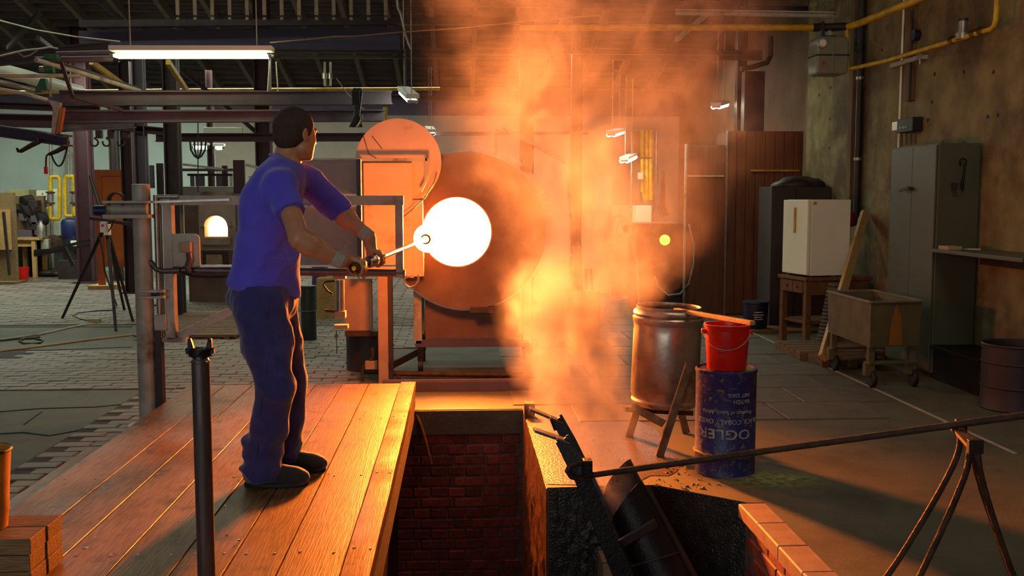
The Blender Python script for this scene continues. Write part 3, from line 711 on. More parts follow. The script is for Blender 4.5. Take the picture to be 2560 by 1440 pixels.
# ---------------------------------------------------------------- tipped iron mould, rod and its trestle
def mould():
    root = P(1560, 1300, 4.5)
    t = thing('casting_mould', 'black iron half-pipe mould on two rails, tipped in the pit and steaming', 'mould', (root.x, root.y, -1.7))
    # near and far rails
    for k, (pts, Y0) in enumerate([(((1404, 1100), (1456, 1200), (1556, 1440), (1640, 1660)), 4.42), (((1392, 1048), (1425, 1110), (1480, 1225), (1600, 1500)), 4.95)]):
        q = [P(x, y, Y0 - 0.05 * i) for i, (x, y) in enumerate(pts)]
        hw = [0.030, 0.034, 0.040, 0.044] if k == 0 else [0.026, 0.03, 0.034, 0.036]
        mb = MB(); vs = []; fs = []
        for i, p in enumerate(q):
            d = (q[min(i + 1, 3)] - q[max(i - 1, 0)]).normalized(); sx = Vector((-d.z, 0, d.x)).normalized()
            if sx.x < 0: sx = -sx
            for a, b_ in ((-1, 0), (1, 0), (1, 1), (-1, 1)): vs.append(p + sx * hw[i] * a + Vector((0, 0.018 * b_, 0)))
        for i in range(3):
            for j in range(4): a = i * 4 + j; c = i * 4 + (j + 1) % 4; fs.append((a, c, c + 4, a + 4))
        fs += [(3, 2, 1, 0), (12, 13, 14, 15)]
        mb.add(vs, fs); mb.build('rail', 'black_iron', t, bev=0.004)
        # flange on the right edge
        mb = MB()
        for i in range(3):
            d = (q[i + 1] - q[i]).normalized(); sx = Vector((-d.z, 0, d.x)).normalized()
            if sx.x < 0: sx = -sx
            mb.bar(q[i] + sx * hw[i] + Vector((0, 0.03, 0)), q[i + 1] + sx * hw[i + 1] + Vector((0, 0.03, 0)), 0.014, 0.06, up=(0, 1, 0))
        mb.build('rail_flange', 'black_iron', t)
        # bent handle plate
        hp = ((1334, 1074), (1390, 1093), (1424, 1105)) if k == 0 else ((1323, 1021), (1373, 1042), (1406, 1056))
        h = [P(x, y, Y0) for x, y in hp]
        mb = MB()
        for a, c in zip(h, h[1:]): mb.bar(a, c, 0.07, 0.012)
        mb.build('handle_plate', 'chrome', t, bev=0.003)
        g0 = [P(x, y, Y0 + 0.01) for x, y in (((1388, 1094), (1426, 1106), (1436, 1130), (1404, 1132)) if k == 0 else ((1372, 1043), (1407, 1058), (1400, 1074), (1385, 1077)))]
        MB().prism(g0, (0, 0.02, 0)).build('gusset', 'black_iron', t)
    # mould body: a pipe, its upper third left open as a half shell
    C0 = P(1566, 1252, 4.62); A = (P(1660, 1440, 4.50) - C0).normalized()
    A = (A + Vector((0, -0.10, 0))).normalized()
    x, y, _ = frame_of(A)
    # choose u to the right in the picture, v towards the camera
    v = (CAM - C0); v = (v - A * v.dot(A)).normalized(); u = A.cross(v)
    if u.x < 0: u = -u
    Rr = 0.112
    def shell(s0, s1, t0, t1, r, th, n=28, s0b=None):
        vs = []; fs = []; m = 10
        for layer in (r, r - th):
            for j in range(m + 1):
                for i in range(n + 1):
                    a = t0 + (t1 - t0) * i / n
                    st = s0 if s0b is None else s0b(a)
                    s_ = st + (s1 - st) * j / m
                    vs.append(C0 + A * s_ + u * math.cos(a) * layer + v * math.sin(a) * layer)
        L = (m + 1) * (n + 1)
        for j in range(m):
            for i in range(n):
                q = j * (n + 1) + i; fs.append((q, q + 1, q + n + 2, q + n + 1)); fs.append((q + L, q + n + 1 + L, q + n + 2 + L, q + 1 + L))
        for i in range(n): fs.append((i, i + L, i + 1 + L, i + 1)); q = m * (n + 1) + i; fs.append((q, q + 1, q + 1 + L, q + L))
        for j in range(m): q = j * (n + 1); fs.append((q, q + n + 1, q + n + 1 + L, q + L)); q += n; fs.append((q, q + L, q + n + 1 + L, q + n + 1))
        return MB().add(vs, fs)
    # front (camera side) shell with slanting rim
    shell(0, 1.25, 0.02, math.pi - 0.02, Rr, 0.008, s0b=lambda a: -0.055 * math.cos(a) - 0.015 * math.sin(a) + 0.01).build('front_shell', 'black_iron', t, True)
    shell(0, 1.25, math.pi, 2 * math.pi, Rr - 0.004, 0.008, s0b=lambda a: -0.012 - 0.16 * max(0.0, math.sin(0.60 * (a - math.pi))) ** 0.8).build('back_shell', 'rust_iron', t, True)
    MB().cyl(C0 + A * 0.55, C0 + A * 0.57, Rr - 0.012, n=28).build('bottom', 'black_iron', t, True)
    a = P(1545, 1363, 4.40); c = P(1640, 1306, 4.42)
    MB().bar(a, c, 0.022, 0.040, up=(0, 0, 1)).build('clamp_bar', 'dark_steel', t, bev=0.003)
    rib = [C0 + A * (0.30 + 0.02 * math.cos(th)) + u * math.cos(th) * (Rr + 0.008) + v * math.sin(th) * (Rr + 0.008) for th in [0.05 + i * 0.15 for i in range(21)]]
    MB().tube(rib, 0.006, 6).build('binding_wire', 'dark_steel', t, True)
    # stiffening edge strip on the right
    MB().bar(C0 + A * -0.02 + u * (Rr + 0.004) + v * 0.02, C0 + A * 1.2 + u * (Rr + 0.03) + v * 0.02, 0.03, 0.012).build('edge_strip', 'dark_steel', t)
    # lower carriage reaching the pit bottom
    p0 = P(1640, 1660, 4.27); MB().bar(p0 + Vector((0, 0, 0.1)), Vector((p0.x + 0.4, p0.y, -1.69)), 0.07, 0.05).build('support_leg', 'black_iron', t)
    p1 = P(1600, 1500, 4.8); MB().bar(p1 + Vector((0, 0, 0.02)), Vector((p1.x + 0.45, p1.y, -1.69)), 0.07, 0.05).build('support_leg', 'black_iron', t)
    return t
mould()
# small orange-lit ledge block low beside the rail
a = P(1500, 1432, 4.9); t = MB().box(a.x + 0.01, a.x + 0.14, 4.86, 5.06, -0.62, a.z + 0.06).build('brick_stub', 'coping', bev=0.004)
tag(t, 'pale brick stub low in the pit behind the near rail', 'brick')

def rod():
    p0 = P(1462, 1190, 4.36); p1 = P(2402, 1060, 3.58); d = (p1 - p0).normalized()
    t = thing('iron_rod', 'long rusty iron rod hooked on the mould and laid over the trestle', 'rod', tuple(p0))
    p2 = p1 + d * 1.1
    n = 30; pts = [p0 + (p2 - p0) * i / n + Vector((0, 0, 0.0)) for i in range(n + 1)]
    MB().tube(pts, 0.0135, 10).build('bar', 'rust_iron', t, True)
    c = P(1437, 1181, 4.36)
    e = P(1475, 1190, 4.36)
    lp = [P(x, y, 4.36 + dy) for x, y, dy in ((1475, 1195, 0), (1450, 1197, -.01), (1428, 1192, -.03), (1418, 1177, -.04), (1424, 1164, -.04), (1440, 1159, -.03), (1462, 1158, 0.0), (1470, 1168, 0.03))]
    MB().tube(lp, 0.012, 10).build('loop', 'rust_iron', t, True)
    a = P(1466, 1168, 4.34); MB().box(a.x - 0.016, a.x + 0.024, a.y - .03, a.y + .03, a.z - 0.045, a.z + 0.035).build('stop_block', 'black_iron', t, bev=0.004)
rod()
def trestle():
    far_ = P(2400, 1074, 3.60); near_ = P(2436, 1118, 3.30)
    t = thing('rod_trestle', 'rusty bent-rod trestle under the iron rod at lower right', 'trestle', (far_.x, 3.45, 0))
    a = far_ + Vector((0, 0.03, -0.0)); c = near_
    MB().bar(a, c, 0.045, 0.014).build('top_plate', 'rust_iron', t, bev=0.003)
    p = P(2403, 1052, 3.62); MB().box(p.x - 0.022, p.x + 0.022, p.y - .008, p.y + .008, p.z - 0.05, p.z + 0.006).build('end_stop', 'dark_steel', t, bev=0.002)
    p = P(2438, 1113, 3.29); MB().box(p.x - 0.026, p.x + 0.026, p.y - .01, p.y + .01, p.z - 0.03, p.z + 0.02).build('end_stop', 'dark_steel', t, bev=0.002)
    def leg(pp, Ys, foot):
        pts = [P(x, y, Y) for (x, y), Y in zip(pp, Ys)] + [foot]
        # smooth by subdivision
        for _ in range(2):
            q = [pts[0]]
            for i in range(len(pts) - 1): q += [pts[i].lerp(pts[i + 1], .25), pts[i].lerp(pts[i + 1], .75)]
            pts = q + [pts[-1]]
        MB().tube(pts, 0.0115, 9).build('leg', 'rust_iron', t, True)
    leg(((2401, 1078), (2399, 1130), (2350, 1230), (2222, 1440)), (3.60, 3.60, 3.60, 3.60), Vector((P(2170, 1530, 3.6).x, 3.6, 0)))
    leg(((2424, 1118), (2420, 1170), (2380, 1270), (2300, 1440)), (3.34, 3.34, 3.36, 3.40), Vector((P(2250, 1560, 3.42).x, 3.42, 0)))
    leg(((2444, 1118), (2446, 1170), (2480, 1290), (2532, 1440)), (3.31, 3.31, 3.34, 3.40), Vector((P(2572, 1560, 3.42).x, 3.42, 0)))
    leg(((2432, 1118), (2436, 1170), (2470, 1270), (2528, 1440)), (3.40, 3.42, 3.5, 3.58), Vector((P(2555, 1530, 3.6).x, 3.6, 0)))
trestle()

# ---------------------------------------------------------------- blue drum, bucket, stick, tin barrel
def text_band(t, s, size, cx, cy, z, r, a_mid, mat_='letter', squeeze=1.0, flip=True, name='lettering'):
    cu = bpy.data.curves.new(name, 'FONT'); cu.body = s; cu.size = size; cu.align_x = 'CENTER'; cu.extrude = 0.0006; cu.resolution_u = 3
    tmp = bpy.data.objects.new('tmp', cu); COL.objects.link(tmp)
    bpy.context.view_layer.update()
    me = bpy.data.meshes.new_from_object(tmp.evaluated_get(bpy.context.evaluated_depsgraph_get()))
    bpy.data.objects.remove(tmp); bpy.data.curves.remove(cu)
    bm = bmesh.new(); bm.from_mesh(me)
    bmesh.ops.subdivide_edges(bm, edges=[e for e in bm.edges if e.calc_length() > size * .15], cuts=2, use_grid_fill=False)
    for v in bm.verts:
        x, y, h = v.co
        if flip: x, y = -x, -y
        a = a_mid + x * squeeze / r
        rr = r + 0.0012 + h
        v.co = (cx + math.cos(a) * rr, cy + math.sin(a) * rr, z + y)
    bm.to_mesh(me); bm.free()
    return link(me, name, mat_, t)
def blue_drum():
    cx, cy, r = 1.455, 5.34, 0.163
    t = thing('blue_drum', 'dusty dark blue drum standing upside down, lettering inverted, under the red bucket', 'drum', (cx, cy, 0))
    prof = [(0, 0), (r - 0.004, 0), (r + 0.003, 0.004), (r, 0.012), (r, 0.10), (r + 0.004, 0.106), (r + 0.004, 0.118), (r, 0.124), (r, 0.555), (r + 0.004, 0.560), (r + 0.004, 0.574), (r - 0.004, 0.578), (r - 0.008, 0.566), (0, 0.564)]
    MB().lathe((cx, cy, 0), prof, 48).build('body', 'drum_blue', t, True)
    MB().lathe((cx, cy, 0), [(0, 0.566), (r - 0.010, 0.566), (r - 0.012, 0.570), (0, 0.572)], 48).build('dust_on_top', 'drum_dust', t, True)
    # torn dusty ring
    n = 90; vs = []; fs = []
    for i in range(n):
        a = 2 * math.pi * i / n; h = 0.006 * noise.noise(Vector((math.cos(a) * 6, math.sin(a) * 6, 0)))
        for rr, zz in ((r + 0.002, 0.128 + h), (r + 0.011, 0.120 + h), (r + 0.002, 0.108 + h)): vs.append((cx + math.cos(a) * rr, cy + math.sin(a) * rr, zz))
    for i in range(n):
        j = (i + 1) % n
        for k in range(3): fs.append((i * 3 + k, i * 3 + (k + 1) % 3, j * 3 + (k + 1) % 3, j * 3 + k))
    MB().add(vs, fs).build('dusty_band', 'drum_dust', t, True)
    am = math.atan2(0 - cy, 0 - cx)   # towards the camera
    text_band(t, 'OGLER', 0.075, cx, cy, 0.265, r, am - 0.02, squeeze=1.28)
    text_band(t, 'BLACK COBALT OXIDE', 0.036, cx, cy, 0.320, r, am + 0.12, squeeze=1.0)
    text_band(t, 'Product of South Africa', 0.030, cx, cy, 0.368, r, am + 0.08, squeeze=1.0)
    text_band(t, 'BATCH', 0.030, cx, cy, 0.428, r, am + 0.55, squeeze=1.0)
    text_band(t, 'NET 25KG', 0.028, cx, cy, 0.462, r, am + 0.45, squeeze=1.0)
blue_drum()
def bucket(t, cx, cy, z, r0, r1, h, m, parts=True, seg=40):
    MB().lathe((cx, cy, z), [(0, 0), (r0, 0), (r0 + 0.002, 0.004), (r1 - 0.004, h - 0.03), (r1 - 0.004, h - 0.028), (r1 + 0.004, h - 0.004), (r1 + 0.004, h), (r1 - 0.006, h), (r1 - 0.010, h - 0.03), (r0 - 0.004, 0.006), (0, 0.006)], seg).build('body', m, t, True)
def red_bucket():
    cx, cy, z = 1.445, 5.30, 0.578
    t = thing('red_bucket', 'bright red plastic bucket with a wire handle, standing on the blue drum', 'bucket', (cx, cy, z))
    bucket(t, cx, cy, z, 0.103, 0.123, 0.245, 'red_plastic')
    r = 0.124; am = math.atan2(-cy, -cx)
    pts = []
    for i in range(21):
        a = am + R(72) - R(150) * i / 20 + 0.0; s_ = math.sin(math.pi * i / 20)
        pts.append(Vector((cx + math.cos(a) * (r + 0.004 + 0.012 * s_), cy + math.sin(a) * (r + 0.004 + 0.012 * s_), z + 0.205 - 0.085 * s_)))
    MB().tube(pts, 0.0022, 6).build('handle', 'steel', t, True)
    for p in (pts[0], pts[-1]): MB().box(p.x - .011, p.x + .011, p.y - .008, p.y + .008, p.z - .012, p.z + .012).build('handle_lug', M['red_plastic'], t, bev=0.002)
    # faint graduation marks
    for k in range(5):
        a0 = am - 0.35; q = []
        for s_ in range(6): a = a0 + s_ * 0.07; q.append(Vector((cx + math.cos(a) * 0.1125, cy + math.sin(a) * 0.1125, z + 0.08 + k * 0.014)))
        rr = 0.103 + (0.08 + k * 0.014) / 0.245 * 0.02 + 0.0008
        q = [Vector((cx + math.cos(a0 + s_ * .07 * (1 - .12 * k)) * rr, cy + math.sin(a0 + s_ * .07 * (1 - .12 * k)) * rr, z + 0.08 + k * 0.014)) for s_ in range(6)]
        MB().tube(q, 0.0012, 4).build('printed_line', 'coping', t)
red_bucket()
def tin_barrel():
    cx, cy, r = 1.255, 6.02, 0.208
    zb, zt = 0.235, 0.845
    t = thing('tin_barrel', 'large dented galvanised barrel on a slanting trestle behind the red bucket', 'barrel', (cx, cy, 0))
    tilt = Vector((0.03, -0.015, 1)).normalized()
    h = zt - zb
    prof = [(0, 0), (r * 0.92, 0), (r * 0.95, 0.01), (r * 0.99, 0.03), (r * 0.955, 0.045), (r, 0.07), (r, 0.45), (r * 0.985, 0.47), (r, 0.5), (r * 1.0, h - 0.105), (r * 1.03, h - 0.09), (r * 1.03, h - 0.07), (r * 0.985, h - 0.06), (r * 1.02, h - 0.045), (r * 1.0, h - 0.03), (r * 0.93, h - 0.018), (r * 0.94, h), (r * 0.91, h), (r * 0.90, h - 0.02), (r * 0.96, h - 0.06), (r * 0.96, 0.05), (0, 0.03)]
    mb = MB().lathe((cx, cy, zb), prof, 56, axis=tilt)
    for i, v_ in enumerate(mb.v):
        p = Vector(v_); n_ = noise.noise(p * 5) * 0.008; d = Vector((p.x - cx, p.y - cy, 0))
        if d.length > 0.02: p += d.normalized() * n_; mb.v[i] = tuple(p)
    mb.build('body', 'tin', t, True)
    def leg(a, b_, w_=0.05): MB().bar(a, b_, w_, 0.016, up=(0.3, -1, 0.2)).build('leg', 'lit_leg', t, bev=0.003)
    fa = G(1648, 1142); fb = G(1572, 1092); fc = G(1716, 1084)
    leg(P(1724, 908, fa.y + 0.05), fa + Vector((0, 0, 0.0)))
    leg(P(1604, 985, fb.y - 0.05), fb)
    leg(P(1690, 985, fc.y), fc)
    leg(P(1760, 1020, 6.0), Vector((1.60, 6.1, 0)))
    MB().bar(P(1578, 1015, 5.88), P(1660, 1060, 5.80), 0.05, 0.016, up=(0.2, -.8, .6)).build('brace', 'lit_leg', t, bev=0.003)
    MB().bar(P(1560, 1022, 6.0), P(1730, 1032, 6.1), 0.04, 0.03).build('cradle', 'rust_iron', t)
tin_barrel()
a = P(1690, 775, 5.96); c = P(1882, 808, 5.24)
b_ = MB().bar(a, c, 0.034, 0.024).build('wooden_stick', 'stick_wood', bev=0.003); tag(b_, 'flat wooden stick lying across the barrel rim and the red bucket', 'stick')
for px, py in ((1735, 1172), (1722, 1195), (1690, 1180), (1745, 1185), (1700, 1166), (1765, 1200), (1680, 1188), (1655, 1175)):
    pass
mb = MB()
for i in range(60):
    p = G(random.uniform(1640, 1800), random.uniform(1160, 1225)); s_ = random.uniform(.006, .022)
    q = [p + Vector((random.uniform(-s_, s_), random.uniform(-s_, s_), 0)) for _ in range(3)] + [p + Vector((0, 0, s_ * .6))]
    mb.add(q, [(0, 1, 2), (0, 1, 3), (1, 2, 3), (2, 0, 3)])
o = mb.build('crumbled_brick', 'drum_dust'); tag(o, 'crumbs of dried mud and brick beside the blue drum foot', 'crumbs', kind='stuff')
# ================================================================ FURNACE DRUM, LIGHT, GLASS
FY = 8.35
fc = P(1168, 578, FY); hc = P(1142, 580, FY)
def furnace():
    t = thing('furnace_drum', 'big round drum furnace on a wheeled frame with the glowing mouth', 'furnace', (fc.x, FY + 0.5, 0))
    R0 = 0.655
    # face plate: annulus with an off-centre mouth
    rh = 0.29; n = 72; vs = []; fs = []
    for y_ in (FY, FY + 0.05):
        for i in range(n):
            a = 2 * math.pi * i / n; vs.append((fc.x + R0 * math.cos(a), y_, fc.z + R0 * math.sin(a)))
        for i in range(n):
            a = 2 * math.pi * i / n; vs.append((hc.x + rh * math.cos(a), y_, hc.z + rh * math.sin(a)))
    for i in range(n):
        j = (i + 1) % n
        fs += [(i, j, n + j, n + i), (2 * n + i, 3 * n + i, 3 * n + j, 2 * n + j), (i, 2 * n + i, 2 * n + j, j), (n + i, n + j, 3 * n + j, 3 * n + i)]
    MB().add(vs, fs).build('face_plate', 'heat_steel', t, False)
    MB().lathe((fc.x, FY + 0.05, fc.z), [(R0 * 0.985, 0), (R0 * 0.985, 0.9), (0, 0.92)], 64, axis=(0, 1, 0)).build('drum_shell', 'heat_steel', t, True)
    MB().lathe((fc.x, FY + 0.12, fc.z), [(R0 * 0.985, 0), (R0 * 1.04, 0), (R0 * 1.04, 0.10), (R0 * 0.985, 0.10)], 64, axis=(0, 1, 0), closed=True).build('drum_band', 'steel_light', t, True)
    # mouth lining and glow
    MB().lathe((hc.x, FY - 0.004, hc.z), [(rh + 0.006, 0.003), (rh - 0.004, 0.003), (rh - 0.004, 0.09), (rh + 0.006, 0.09)], 56, axis=(0, 1, 0), closed=True).build('mouth_ring', 'mouth', t, True)
    MB().cyl((hc.x, FY + 0.46, hc.z), (hc.x, FY + 0.48, hc.z), rh - 0.004, n=56).build('fire_mouth', 'fire', t)
    MB().lathe((hc.x, FY + 0.09, hc.z), [(rh - 0.004, 0), (rh - 0.004, 0.38)], 56, axis=(0, 1, 0)).build('fire_tunnel', 'fire_wall', t, True)
    # hinge strap on the right rim with clamp
    arc = [(fc.x + (R0 + 0.035) * math.cos(a), FY + 0.16, fc.z + (R0 + 0.035) * math.sin(a)) for a in [R(58) - R(66) * i / 16 for i in range(17)]]
    mb = MB()
    for a, c in zip(arc, arc[1:]): mb.bar(a, c, 0.09, 0.05, up=(0, 1, 0))
    mb.build('rim_strap', 'steel_light', t)
    p = Vector((fc.x + 0.50, FY + 0.12, fc.z + 0.52))
    MB().cyl(p, p + Vector((0.02, 0.10, 0.05)), 0.05, 0.04).build('strap_clamp', 'steel_light', t, True)
    # stand: box under the drum on a frame with casters
    zf = 0.25; x0 = P(1040, 900, 8.6).x; x1 = x0 + 0.98
    MB().box(x0 + 0.08, x1 - 0.08, 8.62, 9.2, zf + 0.03, fc.z - 0.45).build('stand_box', 'heat_steel', t, bev=0.006)
    for yq in (8.55, 9.2): MB().box(x0, x1, yq, yq + .06, zf - 0.03, zf + 0.03).build('base_frame', 'beam_steel', t, bev=0.003)
    for xx in (x0 + 0.02, x1 - 0.02):
        for yy in (8.58, 9.2):
            MB().box(xx - 0.035, xx + 0.035, yy - 0.03, yy + 0.03, zf, fc.z - 0.40).build('leg', 'steel', t, bev=0.004)
            c = Vector((xx + 0.02, yy, 0.06))
            MB().box(xx - 0.005, xx + 0.045, yy - 0.03, yy + 0.03, 0.10, zf - 0.03).build('caster_fork', 'black_iron', t)
            MB().cyl(c - Vector((0.02, 0, 0)), c + Vector((0.02, 0, 0)), 0.06, n=20).build('wheel', 'black', t, True)
    MB().box(fc.x + 0.02, fc.x + 0.22, FY - 0.02, FY + 0.04, fc.z - R0 - 0.03, fc.z - R0 + 0.02).build('lower_lug', 'dark_steel', t, bev=0.003)
    # gas pipes on top, dim in the smoke
    MB().tube([(fc.x + 0.25, FY + 0.6, fc.z + 0.6), (fc.x + 0.25, FY + 0.6, fc.z + 0.85), (fc.x + 0.33, FY + 0.6, fc.z + 0.90), (fc.x + 0.9, FY + 0.7, fc.z + 0.6), (fc.x + 0.95, FY + 0.7, fc.z + 0.1)], 0.02, 8).build('gas_pipe', 'steel', t, True)
furnace()
# low steel beam and pipe on the floor before the furnace
y0 = G(1150, 978).y
o = MB().box(P(955, 965, y0).x, P(1322, 965, y0).x, y0, y0 + 0.10, 0.0, 0.078).box(P(955, 965, y0).x, P(1322, 965, y0).x, y0 + 0.02, y0 + 0.08, 0.0775, 0.084).build('floor_beam', 'beam_steel', bev=0.003)
tag(o, 'low steel beam lying on the floor between pit and furnace', 'beam')
yy = 8.25
p = P(985, 934, yy); q = P(1330, 938, yy)
t = thing('guide_pipe', 'rusty horizontal pipe just above the floor before the furnace', 'pipe', (p.x, yy, 0))
MB().cyl(p, q, 0.022, n=14).build('pipe', 'rust_iron', t, True)
for s_ in (0.03, 0.97):
    c = p.lerp(q, s_); MB().box(c.x - .02, c.x + .02, c.y - .02, c.y + .02, 0, c.z).build('bracket', 'rust_iron', t)
MB().bar((P(1050, 890, 8.9).x, 8.9, 0.14), (P(972, 956, 8.05).x, 8.05, 0.14), 0.03, 0.06).build('stay', 'dark_steel', t)
o = MB().box(P(1318, 1000, 6.75).x - 0.02, P(1318, 1000, 6.75).x + 0.05, 6.72, 6.80, 0.0, 0.10).build('iron_stub', 'rust_iron'); tag(o, 'short iron stub standing at the far pit corner', 'stub')
o = MB().tube(catenary(P(1040, 1035, 7.0), P(1078, 1160, 6.93), -0.04, 12), 0.011, 8).build('hose', 'old_wood', None, True); tag(o, 'thin hose hanging down the pit end wall by the platform', 'hose')

# second disc door and the sheet housing left of the drum
dz = P(996, 404, 8.20)
t = thing('disc_door', 'large round sheet-metal door behind the glowing glass, upper left of the mouth', 'door', tuple(dz))
MB().lathe(tuple(dz), [(0, 0), (0.340, 0.0), (0.347, 0.004), (0.347, 0.04), (0, 0.04)], 64, axis=(0, 1, 0)).build('disc', 'door_steel', t, True)
MB().bar(dz + Vector((-.30, 0.06, -0.1)), dz + Vector((.20, .06, -.3)), 0.05, 0.03).build('hanger_bar', 'steel', t)
for q in (((905, 330), (922, 385), (948, 400)), ((930, 340), (955, 372))):
    mb = MB().tube([P(x, y, 8.195) for x, y in q], 0.003, 5); mb.build('scratch', 'dark_steel', t)
def housing():
    Y0 = 8.12
    a = P(905, 398, Y0); b_ = P(1008, 700, Y0)
    t = thing('furnace_housing', 'grey sheet-metal housing on a steel post, between the man and the furnace mouth', 'housing', (a.x, Y0 + 0.3, 0))
    MB().box(a.x - 0.012, a.x + 0.008, Y0 - 0.03, Y0 + 0.05, P(800, 700, Y0).z, a.z).build('corner_angle', 'beam_steel', t, bev=0.002)
    MB().box(a.x + 0.01, P(1030, 400, Y0).x, Y0 + 0.0, Y0 + 0.03, P(950, 690, Y0).z, a.z - 0.03).build('front_panel', 'door_steel', t)
    # top frame bar bending down on the right
    p0 = P(780, 400, Y0 - .04); p1 = P(1068, 399, Y0 - .04); p2 = P(1066, 450, Y0 - .04); p3 = P(1052, 478, Y0 - .04)
    MB().bar(p0, p1, 0.03, 0.022).bar(p1 + Vector((0, 0, .01)), p2, 0.03, 0.03).bar(p2, p3, 0.02, 0.02).build('frame_bar', 'steel', t)
    # post and cladding under it
    x0 = P(946, 800, 8.1).x; x1 = P(971, 800, 8.1).x
    MB().box(x0, x1, 8.05, 8.15, 0, 0.90).build('post', 'coping2', t, bev=0.003)
    MB().box(x1, x1 + 0.035, 8.06, 8.15, 0, 0.90).build('post_flange', 'dark_steel', t)
    MB().box(P(862, 780, 8.35).x, P(930, 780, 8.35).x, 8.34, 8.42, P(900, 832, 8.35).z, P(900, 697, 8.35).z).build('lower_panel', 'coping2', t)
    MB().box(P(862, 780, 8.3).x, P(944, 780, 8.3).x, 8.28, 8.5, P(900, 840, 8.3).z, P(900, 828, 8.3).z).build('drum_shelf', 'rust_iron', t)
    x2 = P(1040, 600, 8.1).x
    MB().box(P(1010, 600, 8.2).x, P(1058, 600, 8.2).x, 8.15, 8.26, P(1030, 690, 8.2).z, P(1030, 500, 8.2).z).build('mouth_shield', 'door_steel', t)
    MB().box(P(1057, 600, 8.2).x, P(1060, 600, 8.2).x, 8.13, 8.15, P(1030, 690, 8.15).z, P(1030, 620, 8.15).z).build('shield_edge', 'steel_light', t)
    MB().tube([P(x, y, 8.0) for x, y in ((1005, 545), (1035, 520), (1062, 495), (1085, 455), (1092, 430))], 0.005, 6).build('cable', 'steel_light', t, True)
    MB().tube([P(x, y, 8.0) for x, y in ((1046, 686), (1046, 700), (1038, 714), (1024, 718), (1012, 710), (1010, 698), (1020, 692), (1034, 694))], 0.008, 8).build('hose_loop', 'steel_light', t, True)
housing()
# oil drum under the housing
cx = P(924, 900, 8.72).x
t = thing('dark_drum', 'dark round drum standing under the furnace housing', 'drum', (cx, 8.72, 0))
MB().lathe((cx, 8.72, 0), [(0, 0), (0.20, 0), (0.205, 0.01), (0.20, 0.02), (0.20, 0.32), (0.206, 0.327), (0.20, 0.334), (0.20, 0.375), (0.207, 0.38), (0.20, 0.39), (0, 0.385)], 36).build('body', 'dark_drum', t, True)
MB().tube([P(x, y, 8.17) for x, y in ((930, 870), (934, 890), (925, 905), (910, 915), (905, 935), (908, 958))], 0.012, 8).build('hose', 'rust_iron', t, True)
p = P(928, 915, 8.15); MB().box(p.x - .05, p.x + .05, p.y, p.y + .05, p.z - .03, p.z + .04).build('valve_block', 'coping2', t, bev=0.004)
# pneumatic cylinder hanging at the frame
p = P(851, 765, 6.66)
t = thing('air_cylinder', 'slim pale air cylinder hanging below the swing frame beside the man', 'cylinder', tuple(P(851, 830, 6.66)))
MB().cyl(P(851, 700, 6.66), P(851, 785, 6.66), 0.026, n=18).build('barrel', 'steel_light', t, True)
MB().box(p.x - .04, p.x + .04, 6.62, 6.70, P(0, 700, 6.66).z, P(0, 690, 6.66).z + 0.02).build('cap', 'coping2', t, bev=0.003)
MB().box(p.x - .035, p.x + .035, 6.62, 6.70, P(0, 800, 6.66).z, P(0, 782, 6.66).z).build('cap', 'coping2', t, bev=0.003)
MB().box(p.x - .04, p.x + .05, 6.62, 6.70, P(0, 826, 6.66).z, P(0, 817, 6.66).z).build('mount_plate', 'coping2', t)
MB().tube([P(x, y, 6.64) for x, y in ((838, 702), (815, 704), (808, 712), (820, 728), (832, 735))], 0.007, 7).build('air_hose', 'rust_iron', t, True)
MB().tube([P(x, y, 6.64) for x, y in ((845, 780), (828, 778), (812, 776))], 0.010, 7).build('fitting', 'rust_iron', t, True)
MB().cyl(P(841, 826, 6.66), P(842, 884, 6.66), 0.003, n=6).build('chain', 'dark_steel', t)
MB().tube(arcpts(P(841, 840, 6.66), 0.011, 0, 2 * math.pi, 12, (1, 0, 0), (0, 0, 1))[:-1], 0.003, 5, True).build('ring', 'dark_steel', t)

# ---------------------------------------------------------------- hot glass on its pipe
PA = P(889, 669, 4.40); PB = P(1064, 598, 6.85)
pd = (PB - PA).normalized()
def blowpipe():
    t = thing('blowpipe', "long steel blowpipe held in the man's two hands", 'pipe', tuple(PA))
    L = (PB - PA).length
    prof = [(0.0, 0.0), (0.010, 0.0), (0.016, 0.006), (0.026, 0.014), (0.028, 0.035), (0.024, 0.05), (0.014, 0.056), (0.0135, 0.12)]
    MB().lathe(PA - pd * 0.04, prof, 24, axis=pd).build('end_knob', 'brass', t, True)
    MB().lathe(PA, [(0.012, 0.08), (0.0125, L * 0.6), (0.013, L * 0.85), (0.017, L * 0.93), (0.024, L)], 20, axis=pd).build('tube', 'chrome', t, True)
    s0 = 0.27
    MB().lathe(PA + pd * s0, [(0.013, 0), (0.022, 0.004), (0.026, 0.02), (0.023, 0.03), (0.028, 0.045), (0.024, 0.06), (0.029, 0.08), (0.029, 0.15), (0.024, 0.165), (0.013, 0.17)], 24, axis=pd).build('sleeve', 'chrome', t, True)
    MB().lathe(PB - pd * 0.01, [(0.024, 0.0), (0.034, 0.005), (0.040, 0.03), (0.034, 0.05)], 24, axis=pd).build('nozzle', 'dark_steel', t, True)
    a = PA + Vector((-0.005, 0, -0.02)); MB().bar(a, a + Vector((0.03, -0.01, -0.04)), 0.008, 0.004).build('trigger', 'coping2', t)
blowpipe()
gcn = PB + pd * 0.115
mb = MB(); prof = [(0.0, 0.245)]
for i in range(1, 16):
    a = math.pi * i / 16; prof.append((math.sin(a) * 0.105 * (1 - 0.10 * (1 - math.cos(a)) / 2), 0.13 + math.cos(a) * 0.115))
prof += [(0.035, 0.012)]
MB().lathe(PB, prof, 40, axis=pd)
o = MB().lathe(PB, prof, 40, axis=pd).build('molten_glass', 'hotglass', None, 'full')
